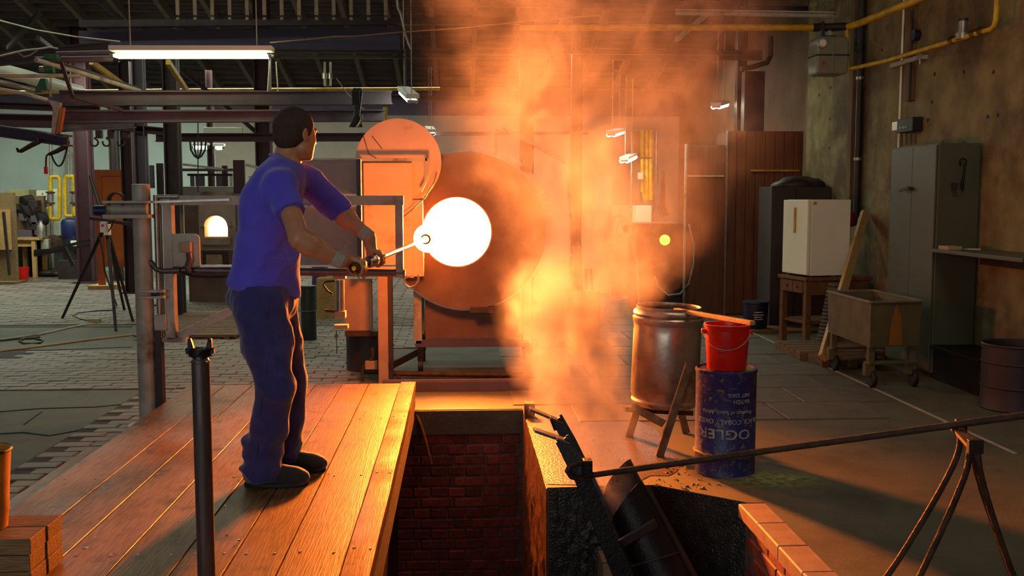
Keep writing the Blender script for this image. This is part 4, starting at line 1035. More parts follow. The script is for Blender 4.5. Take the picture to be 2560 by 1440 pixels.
tag(o, 'white-hot ball of molten glass on the end of the blowpipe', 'glass')

# ---------------------------------------------------------------- round post with swing frame
py_ = 6.60
pp = P(360, 700, py_)
def post():
    t = thing('steel_post', 'thick round grey steel post standing behind the platform edge', 'post', (pp.x, py_, 0))
    zt = P(352, 461, py_).z
    MB().cyl((pp.x, py_, 0), (pp.x, py_, zt), 0.057, n=32).build('tube', 'steel', t, True)
    MB().lathe((pp.x, py_, zt - .004), [(0.058, 0), (0.060, 0.003), (0.050, 0.006), (0, 0.006)], 32).build('cap', 'steel_light', t, True)
    z = P(300, 525, py_).z
    # gear arm housing
    xa = P(272, 520, py_).x; xb = P(384, 520, py_).x
    MB().box(xa, xb, py_ - 0.12, py_ + 0.02, P(0, 545, py_).z, P(0, 536, py_).z).build('arm_plate', 'steel', t)
    MB().box(xa, xb, py_ - 0.12, py_ + 0.02, P(0, 508, py_).z, P(0, 502, py_).z).build('arm_plate', 'steel', t)
    MB().cyl((xa + 0.02, py_ - 0.06, P(0, 523, py_).z), (xb - 0.02, py_ - 0.06, P(0, 523, py_).z), 0.038, n=24).build('gear_tube', 'steel', t, True)
    MB().cyl((xa - 0.065, py_ - 0.06, P(0, 526, py_).z), (xa, py_ - 0.06, P(0, 526, py_).z), 0.034, n=24).build('motor', 'blue_paint', t, True)
    MB().lathe((P(300, 500, py_).x, py_ - 0.09, P(0, 502, py_).z), [(0.045, 0), (0.045, 0.06), (0.055, 0.06), (0.055, 0)], 28, axis=(0, 1, 0), closed=True).build('pulley', 'rust_iron', t, True)
    p = P(268, 567, py_); MB().box(p.x - .02, p.x + .02, py_ - .08, py_ - .04, p.z - .035, p.z + .035).build('switch_box', 'white_paint', t, bev=0.004)
    MB().cyl(p + Vector((0, -.085, .01)), p + Vector((0, -.07, .01)), 0.010, n=12).build('stop_button', 'red_plastic', t, True)
    MB().tube(catenary(P(285, 548, py_), P(258, 575, py_), 0.04, 8), 0.004, 6).build('cable', 'black', t, True)
    # lower clamp arms towards the frame
    for y in (727, 742): MB().box(P(362, y, py_).x, P(420, y, py_).x, py_ - 0.10, py_ - 0.04, P(0, y + 3, py_).z, P(0, y - 3, py_).z).build('clamp_arm', 'steel', t, bev=0.002)
    MB().cyl(P(378, 737, py_ - .08), P(400, 735, py_ - .08), 0.010, n=12).build('clamp_bolt', 'blue_paint', t, True)
    MB().cyl((pp.x, py_, 0), (pp.x, py_, 0.015), 0.13, n=28).build('foot_plate', 'steel', t)
post()
def swing_frame():
    Y = 6.62
    def X(px): return P(px, 600, Y).x
    def Z(py): return P(700, py, Y).z
    t = thing('swing_frame', 'grey welded steel swing frame hinged beside the round post, reaching behind the man', 'frame', (X(420), Y, 0))
    z0 = Z(845)
    MB().box(X(388), X(405), Y - 0.02, Y + 0.02, z0, Z(487)).build('upright', 'steel', t, bev=0.003)
    MB().box(X(411), X(434), Y - 0.03, Y + 0.05, z0, Z(490)).build('upright', 'steel', t, bev=0.003)
    MB().cyl((X(397), Y - 0.03, Z(840)), (X(397), Y - 0.03, Z(488)), 0.016, n=14).build('hinge_rod', 'steel_light', t, True)
    MB().box(X(388), X(1010), Y - 0.02, Y + 0.02, Z(513), Z(489)).build('top_bar', 'steel', t, bev=0.003)
    MB().cyl((X(395), Y - .03, Z(492)), (X(452), Y - .03, Z(492)), 0.013, n=14).build('hinge_pin', 'steel_light', t, True)
    MB().bar((X(330), Y - .05, Z(507)), (X(580), Y - .03, Z(499)), 0.02, 0.014).build('tie_rod', 'steel_light', t)
    MB().box(X(989), X(1008), Y - 0.024, Y + 0.03, Z(694), Z(489)).build('end_upright', 'steel', t, bev=0.003)
    MB().cyl((X(410), Y, Z(674)), (X(1012), Y, Z(684)), 0.025, n=18).build('lower_pipe', 'pipe_dark', t, True)
    MB().box(X(500), X(990), Y - 0.02, Y + .02, Z(667), Z(662)).build('ledge_strip', 'steel_light', t)
    MB().tube([P(x, y, Y - .04) for x, y in ((372, 655), (378, 656), (390, 672), (405, 678), (450, 676))], 0.018, 10).build('elbow_pipe', 'pipe_dark', t, True)
    MB().tube([P(x, y, Y - .05) for x, y in ((455, 681), (480, 690), (520, 692), (600, 691), (740, 696))], 0.009, 8).build('cable', 'black', t, True)
    MB().bar((X(436), Y + .01, Z(840)), (X(605), Y + 0.05, Z(762)), 0.03, 0.055).build('brace', 'steel', t, bev=0.003)
    MB().box(X(378), X(460), Y - 0.03, Y + .05, Z(852), Z(842)).build('base_shoe', 'steel', t)
    MB().box(X(384), X(414), Y - 0.05, Y + .02, Z(822), Z(783)).build('hinge_plate', 'steel', t, bev=0.004)
    MB().box(X(384), X(400), Y - 0.05, Y + .02, 0.0, Z(822)).build('foot', 'dark_steel', t)
    for (ya, yb) in ((397, 486), (516, 664)):
        MB().box(X(700), X(893), Y + 0.03, Y + 0.045, Z(yb), Z(ya)).build('heat_shield', 'grey_panel', t, bev=0.002)
    MB().box(X(893), X(904), Y + 0.0, Y + 0.06, Z(664), Z(397)).build('shield_angle', 'beam_steel', t, bev=0.002)
    MB().box(X(700), X(893), Y + 0.02, Y + 0.05, Z(400), Z(395)).build('shield_rim', 'steel', t)
    # rounded plate with valve box
    a, b_, c, d = X(434), X(501), Z(664), Z(584); r = 0.035
    poly = [(a, Y - .03, c), (b_, Y - .03, c)] + [(b_ - r + r * math.cos(k), Y - .03, d - r + r * math.sin(k)) for k in [i * math.pi / 12 for i in range(7)]] + [(a, Y - .03, d)]
    MB().prism(poly, (0, 0.03, 0)).build('valve_plate', 'steel', t, bev=0.002)
    p = P(462, 618, Y - .07); MB().box(p.x - .035, p.x + .04, p.y - .02, p.y + .03, p.z - .03, p.z + .035).build('valve_box', 'coping2', t, bev=0.004)
    MB().tube([P(x, y, Y - .06) for x, y in ((472, 632), (474, 650), (468, 668), (476, 682))], 0.02, 8).build('valve_hose', 'pipe_dark', t, True)
swing_frame()
# ================================================================ LAMPS
def lamp(p0, p1, label, w_=0.12, rt=0.016, m='tube', hang=None, two=True, dz=0.05, group=None):
    p0 = Vector(p0); p1 = Vector(p1); d = (p1 - p0).normalized()
    t = thing('fluorescent_lamp', label, 'lamp', tuple((p0 + p1) / 2), group)
    up = Vector((0, 0, dz))
    MB().bar(p0 + up, p1 + up, w_, 0.045).build('housing', 'white_paint', t, bev=0.004)
    side = d.cross(Vector((0, 0, 1))).normalized() * (w_ * 0.27)
    for s_ in ((-1, 1) if two else (0,)):
        MB().cyl(p0 + side * s_ + d * 0.05, p1 + side * s_ - d * 0.05, rt, n=12).build('tube', m, t, True)
    for e in (p0 + d * 0.02, p1 - d * 0.02): MB().bar(e - d * 0.015, e + d * 0.015, w_ * 0.8, 0.03).build('socket', 'steel_light', t)
    if hang:
        for e in (p0.lerp(p1, .12), p0.lerp(p1, .9)): MB().cyl(e + up, e + up + Vector((0, 0, hang)), 0.006, n=6).build('hanger', 'steel', t)
    return t
lamp(P(278, 140, 9.4), P(683, 140, 9.4), 'big bright fluorescent lamp hanging at upper left', 0.15, 0.019, hang=0.9, dz=0.062)
lamp(P(1008, 232, 11.5), P(1032, 254, 9.8), 'short-looking slanted lamp hanging above the round sheet-metal door', 0.13, 0.018, 'tube_far', hang=1.2, dz=0.05)
lamp(P(1072, 327, 15.5), P(1080, 336, 14.4), 'tiny end-on lamp beside the edge of the round sheet-metal door', 0.12, 0.02, 'tube_far', hang=0.9)
lamp(P(480, 369, 17.0), P(526, 369, 17.0), 'far lamp with a row of lit spots, left of the narrow dark column', 0.12, 0.03, 'tube_far', two=False)
lamp(P(534, 370, 17.0), P(562, 370, 17.0), 'short far lamp just right of the narrow dark column', 0.12, 0.03, 'tube_far', two=False)
lamp(P(1528, 337, 12.6), P(1550, 330, 14.2), 'upper small slanted lamp shining through the smoke', 0.13, 0.03, 'tube_far', hang=0.9, dz=0.03)
lamp(P(1560, 402, 13.6), P(1582, 392, 14.8), 'lower small slanted lamp left of the yellow pipes', 0.13, 0.035, 'tube_far', hang=1.1, dz=0.03)
lamp(P(1790, 267, 12.0), P(1811, 261, 13.4), 'small slanted lamp at upper right beside the dark column', 0.13, 0.03, 'tube_far', hang=0.9, dz=0.03)
# suspension wires of the big lamp and others
def wire(pts, label, r=0.006, m='dark_steel', name='cable', cat='cable', group=None):
    o = MB().tube(pts, r, 6).build(name, m, None, True); return tag(o, label, cat, group)
wire([P(674, 155, 9.6), P(669, 228, 9.9)], 'left of two thin white rods below the end of the big lamp', 0.006, 'white_paint', 'thin_rod', 'rod')
wire([P(690, 155, 9.6), P(695, 228, 9.9)], 'right of two thin white rods below the end of the big lamp', 0.006, 'white_paint', 'thin_rod', 'rod')
wire([P(x, y, 9.7) for x, y in ((675, 106, ), (780, 97), (835, 91), (890, 90), (1000, 80), (1150, 70), (1320, 52), (1500, 38))], 'thin pale cable sagging across the top into the smoke', 0.007, 'steel_light')
wire([P(x, y, 12) for x, y in ((993, 0), (995, 20), (1002, 35), (1008, 60), (1013, 85), (1022, 110), (1030, 128))], 'dusty cable dropping from the roof to the slanted lamp rail', 0.016, 'steel')
wire([P(1013, 125, 11), P(1015, 215, 10.8)], 'thin suspension cable of the slanted lamp over the sheet-metal door', 0.012, 'beam_steel')
wire([P(x, y, 10.0) for x, y in ((0, 140), (60, 126), (100, 122), (125, 118), (145, 122))], 'loose grey cable draped along the dark girder at far left', 0.010, 'steel')
wire([P(x, y, 10.0) for x, y in ((42, 130), (60, 142), (75, 138), (95, 124))], 'small cable loop hanging from the girder at far left', 0.007, 'steel')
wire([P(-20, 46, 12), P(90, 75, 12), P(190, 92, 12.2), P(300, 104, 12.4)], 'long thin cable slanting down from the upper left corner', 0.010, 'steel')
wire([P(x, y, 10.3) for x, y in ((840, 195), (870, 235), (905, 270), (955, 305))], 'thin slanting cord from the girder to the round sheet-metal door', 0.005, 'steel')
# bundle of black cable hanging from the girder
t = thing('cable_bundle', 'hank of black cable hanging over the girder right of the man', 'cable', tuple(P(888, 228, 9.9)))
for k in range(6):
    x = 881 + k * 3; MB().tube([P(x + 2, 262, 9.7), P(x, 230, 9.7), P(x + 4, 222, 9.75), P(x + 8, 230, 9.8), P(x + 6 - k, 290, 9.7), P(x - 6 + 3 * k, 318, 9.7)], 0.011, 6).build('strand', 'black', t, True)
MB().tube([P(x, y, 9.65) for x, y in ((893, 318), (900, 308), (905, 296), (902, 288))], 0.014, 6).build('plug', 'steel_light', t, True)
t = thing('pipe_valve', 'small pair of valves hanging above the girder, right of the big lamp', 'valve', tuple(P(825, 200, 10.2)))
for x in (812, 826): MB().cyl(P(x, 155, 10.2), P(x, 215, 10.2), 0.012, n=8).build('pipe', 'steel', t, True); MB().cyl(P(x, 183, 10.2), P(x, 197, 10.2), 0.022, n=10).build('valve_body', 'chrome', t, True)
# yellow gas line behind the girders, long run
def pipe(pts, r, label, m='yellow', name='gas_pipe', cat='pipe', group=None, bend=True):
    pts = [Vector(p) for p in pts]
    if bend and len(pts) > 2:
        q = [pts[0]]
        for i in range(1, len(pts) - 1):
            a = (pts[i - 1] - pts[i]).normalized(); b_ = (pts[i + 1] - pts[i]).normalized(); rr = r * 3
            q += [pts[i] + a * rr, pts[i] + (a + b_) * rr * 0.30, pts[i] + b_ * rr]
        pts = q + [pts[-1]]
    o = MB().tube(pts, r, 12).build(name, m, None, True); return tag(o, label, cat, group)
pipe([P(-40, 232, 16.4), P(420, 226, 16.4), P(1100, 222, 16.6)], 0.028, 'thin yellow pipe running behind the upper girder', bend=False)
pipe([P(963, 268, 13), P(963, 345, 13)], 0.028, 'short upright yellow pipe behind the top of the sheet-metal door')
# white duct, pipes upper left
pipe([P(-60, 160, 12), P(60, 190, 12.8), P(200, 230, 14)], 0.085, 'white insulated pipe slanting down at far left', 'white_paint', 'insulated_pipe', bend=False)
pipe([P(90, 150, 9.0), P(200, 182, 9.5), P(350, 228, 10.1)], 0.022, 'upper of two parallel dark pipes slanting down at upper left', 'steel', 'steel_pipe', bend=False)
pipe([P(115, 152, 9.3), P(160, 162, 9.4), P(345, 222, 10.2)], 0.020, 'lower of two parallel dark pipes slanting down at upper left', 'beam_steel', 'steel_pipe', bend=False)
pipe([P(88, 150, 9.2), P(280, 147, 9.6)], 0.030, 'short horizontal pipe left of the big lamp', 'beam_steel', 'steel_pipe')
pipe([P(140, 134, 9.8), P(280, 130, 10)], 0.020, 'thin horizontal pipe just under the dark girder, left of the lamp', 'beam_steel', 'steel_pipe')
pipe([P(-30, 188, 9.0), P(200, 190, 9.4)], 0.018, 'thin level pipe across the white insulated pipe', 'steel', 'steel_pipe')
pipe([P(-30, 198, 9.0), P(85, 226, 9.4)], 0.022, 'pale pipe slanting down under the white insulated pipe', 'steel_light', 'steel_pipe')
pipe([P(-30, 218, 9.0), P(50, 232, 9.2), P(118, 250, 9.4)], 0.018, 'thin slanting pipe at the left edge above the red beams', 'steel', 'steel_pipe', bend=False)
# hoist: green block, plates, arms with hooks
t = thing('hoist', 'green chain hoist hanging at upper left by a dark bent strap', 'hoist', tuple(P(110, 200, 9.2)))
MB().box(P(108, 0, 9.2).x, P(142, 0, 9.2).x, 9.15, 9.25, P(0, 147, 9.2).z, P(0, 137, 9.2).z).build('top_plate', 'green_paint', t, bev=0.004)
MB().cyl(P(113, 172, 9.2), P(135, 172, 9.2), 0.035, n=16).build('motor_block', 'green_paint', t, True)
MB().cyl(P(100, 173, 9.15), P(110, 173, 9.15), 0.028, n=16).build('end_cap', 'steel_light', t, True)
a = [P(x, y, 9.2) for x, y in ((100, 196), (113, 196), (118, 225), (84, 232))]; MB().prism(a, (0, 0.07, 0)).build('lower_block', 'green_paint', t, bev=0.005)
MB().bar(P(104, 227, 9.15), P(118, 229, 9.15), 0.02, 0.012).build('warning_strip', 'orange_paint', t)
for i in range(12):
    p = P(126 + (i % 2), 196 + i * 4, 9.2); MB().tube(arcpts(p, 0.010, 0, 2 * math.pi, 8, (1, 0, 0) if i % 2 else (0, 1, 0), (0, 0, 1))[:-1], 0.003, 4, True).build('chain_link', 'steel', t)
t = thing('bent_strap', 'dark bent steel strap in front of the girders at upper left', 'strap', tuple(P(170, 200, 8.9)))
MB().bar(P(153, 155, 8.9), P(183, 246, 8.9), 0.028, 0.028).bar(P(183, 242, 8.9), P(305, 275, 9.4), 0.03, 0.03).build('strap', 'red_steel', t)
t = thing('tilted_plate', 'tilted grey and orange plate hanging at upper left over the hooked arms', 'plate', tuple(P(135, 290, 9.0)))
a = [P(x, y, 9.0) for x, y in ((118, 248), (150, 256), (138, 335), (128, 333), (132, 270))]; MB().prism(a, (0, 0.05, 0)).build('grey_plate', 'steel', t)
a = [P(x, y, 8.99) for x, y in ((152, 268), (160, 268), (150, 330), (140, 336))]; MB().prism(a, (0, 0.04, 0)).build('orange_edge', 'orange_paint', t)
MB().bar(P(92, 328, 9), P(170, 344, 9), 0.012, 0.012).build('cross_bar', 'chrome', t)
t = thing('hooked_arm', 'dark arm ending in a downward hook at far left', 'arm', tuple(P(60, 360, 9.0)))
MB().tube([P(x, y, 9.0) for x, y in ((92, 345), (95, 355), (80, 362), (52, 378), (46, 378), (42, 370))], [0.026, 0.026, 0.022, 0.018, 0.014, 0.010], 10).build('arm', 'dark_steel', t, True)
t = thing('hooked_arm', 'dark bent arm holding a cable with a red plug at left', 'arm', tuple(P(150, 360, 9.2)))
MB().tube([P(x, y, 9.2) for x, y in ((163, 345), (168, 355), (160, 368), (142, 378), (122, 386))], [0.026, 0.026, 0.024, 0.020, 0.014], 10).build('arm', 'dark_steel', t, True)
wire(catenary(P(128, 385, 9.2), P(171, 352, 9.2), 0.16, 14), 'black cable looping below the bent arm at left', 0.008, 'black')
t = thing('red_plug', 'small red plug hanging on a cable in front of the pale wall', 'plug', tuple(P(115, 425, 9.2)))
MB().tube([P(x, y, 9.2) for x, y in ((122, 384), (116, 390), (115, 400), (115, 418))], 0.008, 7).build('cable', 'black', t, True)
p = P(115, 425, 9.2); MB().box(p.x - .015, p.x + .015, p.y - .012, p.y + .012, p.z - .035, p.z + .03).build('body', 'red_plastic', t, bev=0.004)
# hooks on the red rail between columns
for k, (x, lab) in enumerate(((236, 'left of three load hooks between the red columns'), (266, 'middle of three load hooks between the red columns'), (303, 'right of three load hooks between the red columns'))):
    t = thing('load_hook', lab, 'hook', tuple(P(x, 340, 14)))
    MB().box(P(x, 0, 14).x - .04, P(x, 0, 14).x + .04, 13.96, 14.04, P(0, 345, 14).z, P(0, 325, 14).z).build('block', 'red_steel', t, bev=0.005)
    MB().tube([P(x, 343, 14)] + arcpts(P(x, 356, 14), 0.05, R(80), R(-200), 10, (1, 0, 0), (0, 0, 1)), 0.013, 7).build('hook', 'rust_iron', t, True)
t = thing('hoist_chain', 'chain with a small hook hanging before the far lamps above the furnace', 'chain', tuple(P(495, 440, 12.5)))
MB().cyl(P(495, 300, 12.5), P(495, 480, 12.5), 0.007, n=6).build('chain', 'dark_steel', t)
for s_ in (-1, 1):
    for k in (10, 22): MB().tube([P(495 + s_ * k * .9, 352, 12.5), P(495 + s_ * k * .8, 375, 12.5), P(495 + s_ * k * 0.4, 390, 12.5), P(495, 396, 12.5)], 0.012, 6).build('sling', 'black', t, True)

# ================================================================ BACK LEFT
def boxthing(name, label, cat, x0, y0, x1, y1, Y, depth, m, bev=0.006, base=None):
    """upright box between two picture heights at distance Y"""
    a = P(x0, y0, Y); b_ = P(x1, y1, Y)
    t = thing(name, label, cat, ((a.x + b_.x) / 2, Y + depth / 2, b_.z if base is None else base))
    MB().box(a.x, b_.x, Y, Y + depth, b_.z if base is None else base, a.z).build('body', m, t, bev=bev); return t
# control cabinet
Yc = 20.3
t = boxthing('control_cabinet', 'pale control cabinet with a blue screen against the whitewashed wall', 'cabinet', 85, 476, 126, 612, Yc, 0.5, 'white_paint', base=0.75)
a = P(95, 500, Yc); b_ = P(119, 516, Yc); MB().box(a.x, b_.x, Yc - .02, Yc, b_.z, a.z).build('screen_bezel', 'beam_steel', t, bev=0.004)
a = P(99, 502, Yc); b_ = P(115, 514, Yc); MB().box(a.x, b_.x, Yc - .03, Yc - .02, b_.z, a.z).build('screen', 'screen', t)
for i in range(3):
    for j in range(5):
        p = P(103 + i * 4.6, 524 + j * 4.4, Yc - .01); MB().cyl(p, p + Vector((0, .02, 0)), 0.012, n=8).build('button', 'black', t)
MB().cyl(P(109, 551, Yc - .02), P(109, 551, Yc), 0.022, n=10).build('main_switch', 'red_steel', t)
MB().cyl(P(106, 484, Yc - .02), P(106, 484, Yc), 0.02, n=3).build('warning_sign', 'orange_paint', t)
p = P(106, 491, Yc - .01); MB().box(p.x - .07, p.x + .07, p.y, p.y + .01, p.z - .012, p.z + .012).build('name_plate', 'dark_steel', t)
MB().box(P(85, 0, 20.3).x, P(200, 0, 20.3).x, 20.2, 20.8, 0.70, 0.75).build('stand_top', 'dark_steel', t)
for px in (90, 140, 155, 196): x = P(px, 0, 20.3).x; MB().box(x - .04, x + .04, 20.25, 20.33, 0, 0.7).build('stand_leg', 'dark_steel', t)
boxthing('metal_locker', 'grey-white cupboard partly behind the yellow gas pipes', 'cupboard', 128, 472, 146, 556, 20.55, 0.4, 'white_paint', base=0.75)
def gas_loop(sx, x0, x1, yt, yb, lab):
    Y = 20.0
    t = thing('gas_line', lab, 'pipe', tuple(P(x0, yb, Y)))
    MB().tube([P(x0, 330, Y), Vector((P(x0, 560, Y).x, Y, 0))], 0.035, 8).build('riser', 'steel_light', t, True)
    MB().tube([P(x0, yt, Y), P(x1 - 3 * sx, yt, Y), P(x1, yt + 4, Y), P(x1, yb - 4, Y), P(x1 - 3 * sx, yb, Y), P(x0, yb, Y)], 0.04, 8).build('bypass', 'yellow', t, True)
    MB().cyl(P(x0, 482, Y - .02), P(x0, 508, Y - .02), 0.06, n=10).build('flow_meter', 'steel_light', t, True)
    for y in (481, 508): MB().cyl(P(x0, y - 2, Y - .02), P(x0, y + 2, Y - .02), 0.085, n=10).build('flange', 'red_steel', t)
    for y0, y1 in ((yt, 478), (511, yb)): MB().cyl(P(x0, y0, Y - .01), P(x0, y1, Y - .01), 0.045, n=8).build('section', 'yellow', t, True)
gas_loop(1, 126, 149, 442, 547, 'yellow gas pipe loop in front of the control cabinet')
gas_loop(-1, 186, 163, 441, 540, 'yellow gas pipe loop between the cabinet and the dark red column')
for k, (x, ya, yb) in enumerate(((160, 330, 560), (172, 330, 560), (178, 380, 545))):
    pipe([P(x, ya, 20.9), P(x, yb, 20.9)], 0.018, ('leftmost', 'middle', 'rightmost')[k] + ' of three thin upright conduits on the whitewashed wall', 'steel', 'conduit')
# blue pump motor
t = thing('pump_motor', 'dark blue pump motor standing left of the big red column', 'motor', tuple(P(178, 680, 19.0)))
p = P(178, 560, 19.0); MB().cyl((p.x, 19, 0.35), (p.x, 19, 0.75), 0.16, 0.17, n=20).build('pump', 'black', t, True)
MB().lathe((p.x, 19, 0.72), [(0.12, 0), (0.16, 0.02), (0.18, 0.05), (0.18, 0.32), (0.15, 0.38), (0.05, 0.42), (0, 0.42)], 24).build('motor', 'blue_paint', t, True)
MB().box(p.x - .2, p.x + .2, 18.8, 19.2, 0.0, 0.36).build('base', 'dark_steel', t, bev=0.01)
MB().box(p.x + .06, p.x + .2, 18.78, 18.84, 0.62, 0.72).build('terminal_box', 'white_paint', t)
# table, welder, red bucket, heap
Yt = 19.0
a = P(18, 594, Yt); b_ = P(98, 594, Yt)
t = thing('wooden_table', 'small light-wood table at far left over a red bucket', 'table', ((a.x + b_.x) / 2, Yt + .3, 0))
MB().box(a.x, b_.x, Yt, Yt + 0.6, 0.72, 0.76).build('top', 'stick_wood', t, bev=0.004)
for x in (a.x + .1, b_.x - .12):
    for y in (Yt + .05, Yt + .5): MB().box(x - .035, x + .035, y - .035, y + .035, 0, 0.72).build('leg', 'stick_wood', t)
MB().box(a.x + .1, b_.x - .1, Yt + .05, Yt + .08, 0.60, 0.72).build('apron', 'stick_wood', t)
t = thing('machine_rack', 'dark cluttered machine rack behind the light-wood table', 'machine', (a.x + 0.2, 19.9, 0))
MB().box(P(15, 0, 19.9).x, P(88, 0, 19.9).x, 19.9, 20.0, 0.3, P(0, 490, 19.9).z).build('back_board', 'old_wood', t)
rr = random.Random(3)
for k in range(16):
    x = P(rr.uniform(22, 78), 0, 19.7).x; z = rr.uniform(0.78, 1.45); r = rr.uniform(.05, .14)
    if k % 2: MB().cyl((x, 19.68, z), (x + .1, 19.85, z + .03), r, n=14).build('motor_part', 'black' if k % 3 else 'dark_steel', t, True)
    else: MB().box(x - r, x + r, 19.66, 19.85, z - r, z + r * .7).build('metal_part', 'dark_steel' if k % 4 else 'beam_steel', t, bev=0.01)
MB().box(P(15, 0, 19.7).x, P(80, 0, 19.7).x, 19.66, 19.9, 0.0, 0.70).build('shelf_unit', 'black_iron', t)
boxthing('cardboard_box', 'yellowish box on top of the dark machine rack', 'box', 12, 474, 72, 491, 19.95, 0.4, 'cardboard')
a = P(55, 683, 18.6); t = thing('small_red_bucket', 'small red bucket on the floor under the light-wood table at far left', 'bucket', (a.x, 18.6, 0)); bucket(t, a.x, 18.6, 0, 0.10, 0.125, 0.24, 'red_plastic')
t = thing('steel_bottle', 'silvery steel flask standing on the light-wood table', 'flask', tuple(P(78, 592, 19.2))); MB().lathe((P(78, 0, 19.2).x, 19.2, 0.76), [(0, 0), (.07, 0), (.07, .22), (.03, .28), (.03, .32), (0, .32)], 16).build('body', 'steel_light', t, True); MB().lathe((P(78, 0, 19.2).x, 19.2, 1.08), [(0.035, 0), (.035, .04), (0, .04)], 12).build('cap', 'black', t)
t = boxthing('grey_chest', 'grey box with a rusty lid between the table and the blue pump', 'box', 101, 598, 122, 626, 19.2, 0.5, 'steel'); MB().prism([P(x, y, 19.3) for x, y in ((122, 588), (140, 600), (146, 622), (122, 618))], (0, .3, 0)).build('lid', 'rust_iron', t)
for k, (x0, y0, x1, y1, lab) in enumerate(((86, 634, 228, 600, 'upper long dark bar of the heap beside the red column'), (86, 638, 228, 612, 'middle long dark bar of the heap beside the red column'), (86, 628, 170, 622, 'lower short dark bar of the heap beside the red column'), (160, 618, 184, 664, 'slanting dark bar propped against the heap'))):
    o = MB().bar(P(x0, y0, 17.2 - .12 * k), P(x1, y1, 17.2 - .12 * k), 0.05, 0.05).build('iron_bar', 'dark_steel'); tag(o, lab, 'bar')
for k in range(6):
    r_ = 0.10 + .018 * (k % 3); x_ = P(112 + k * 12.5, 660, 19.6).x
    o = MB().sphere((x_, 19.6 - .15 * (k % 2), r_ * .62), r_, 10, 7, (1.3, 1, .6)).build('scrap_lump', 'dark_steel' if k % 2 else 'rust_iron', None, True)
    tag(o, ('first', 'second', 'third', 'fourth', 'fifth', 'sixth')[k] + ' lump from the left in the row of scrap on the far floor', 'scrap', 'scrap lumps on the floor')
o = MB().bar(P(9, 530, 17.5), P(24, 688, 17.5), 0.04, 0.04).build('tool_rod', 'dark_steel'); tag(o, 'dark rod leaning beside the wooden frame at the left edge', 'rod')
t = thing('wooden_screen', 'upright wooden board at the very left edge of the picture', 'board', tuple(P(0, 690, 18.0)))
MB().box(P(-30, 0, 18).x, P(14, 0, 18).x, 17.95, 18.05, 0.03, P(0, 482, 18).z).build('board', 'old_wood', t)
MB().box(P(-30, 0, 18).x, P(5, 0, 18).x, 17.9, 17.95, 0.6, 1.3).build('pale_panel', 'stick_wood', t)
MB().box(P(-30, 0, 18).x, P(26, 0, 18).x, 17.7, 18.2, 0.0, 0.05).build('foot', 'old_wood', t)
# orange board on feet
Yb = 16.8
t = thing('orange_board', 'tall orange board standing on wooden feet behind the tripod', 'board', tuple(P(268, 690, Yb)))
x0, x1 = P(222, 0, Yb).x, P(318, 0, Yb).x; zt = P(0, 424, Yb).z; z0 = P(0, 668, Yb).z
MB().box(x0 + .06, x1, Yb, Yb + .04, z0 + .05, zt - .05).build('panel', 'orange_paint', t)
MB().box(x0, x1, Yb - .03, Yb + .02, zt - .10, zt).build('rail', 'orange_dark', t); MB().box(x0, x1, Yb - .03, Yb + .02, z0, z0 + .10).build('rail', 'orange_dark', t)
for a in (x0, x1 - .08): MB().box(a, a + .10, Yb - .04, Yb + .02, 0.06, zt).build('stile', 'orange_dark', t)
MB().box(x0 - .12, x0 + .26, Yb - .2, Yb + .25, 0.0, 0.07).build('foot', 'stick_wood', t); MB().box(x1 - .26, x1 + .1, Yb - .2, Yb + .25, 0.0, 0.07).build('foot', 'stick_wood', t)
# tripod
def tripod():
    ap = P(262, 556, 12.0)
    t = thing('tripod_stand', 'dark three-legged stand with a small switch box in front of the orange board', 'tripod', (ap.x, 12.0, 0))
    for fx, fy in ((155, 797), (290, 828), (333, 806)):
        f = G(fx, fy); MB().cyl(ap + Vector((random.uniform(-.03, .03), 0, 0)), f, 0.024, 0.016, n=8).build('leg', 'dark_steel', t, True)
    f = G(311, 775); MB().cyl(ap, f, 0.018, n=8).build('leg', 'dark_steel', t, True)
    MB().cyl(ap, P(226, 440, 12.4), 0.022, n=8).build('raised_bar', 'dark_steel', t, True)
    MB().sphere(ap, 0.06, 10, 8).build('head', 'black_iron', t, True)
    p = P(272, 545, 11.9); MB().bar(p - Vector((.22, 0, .0)), p + Vector((.3, 0, -.08)), .04, .04).build('cross_bar', 'dark_steel', t)
    p = P(268, 572, 11.9); MB().box(p.x - .035, p.x + .035, p.y - .03, p.y + .03, p.z - .075, p.z + .055).build('switch_box', 'white_paint', t, bev=0.006)
    MB().cyl(p + Vector((0, -.05, .01)), p + Vector((0, -.03, .01)), 0.022, n=12).build('stop_button', 'red_plastic', t, True)
tripod()
wire([P(248, 585, 11.9), P(258, 640, 11.8), P(262, 680, 11.8)] + [G(x, y) + Vector((0, 0, .012)) for x, y in ((292, 765), (285, 778), (240, 780), (195, 785), (182, 792), (200, 800), (230, 806))], 'black cable looping from the tripod to the floor box', 0.010, 'black')
wire([G(x, y) + Vector((0, 0, .01)) for x, y in ((230, 810), (170, 822), (100, 838), (40, 846), (-30, 856))], 'grey hose running left over the concrete from the floor box', 0.012, 'steel', 'hose', 'hose')
wire([G(x, y) + Vector((0, 0, .01)) for x, y in ((340, 838), (220, 852), (100, 868), (-30, 884))], 'yellowish hose crossing the concrete at left', 0.012, 'coping2', 'hose', 'hose')
wire([G(x, y) + Vector((0, 0, .01)) for x, y in ((-20, 856), (40, 850), (85, 848), (108, 853), (100, 860), (60, 861), (48, 855), (60, 849), (100, 845))], 'small black cable coil on the concrete at left', 0.009, 'black')
p = G(234, 808); o = MB().box(p.x - .06, p.x + .08, p.y - .04, p.y + .04, 0, .055).build('floor_box', 'cardboard', bev=0.004); tag(o, 'small yellowish connector box on the brick floor by the tripod', 'box')
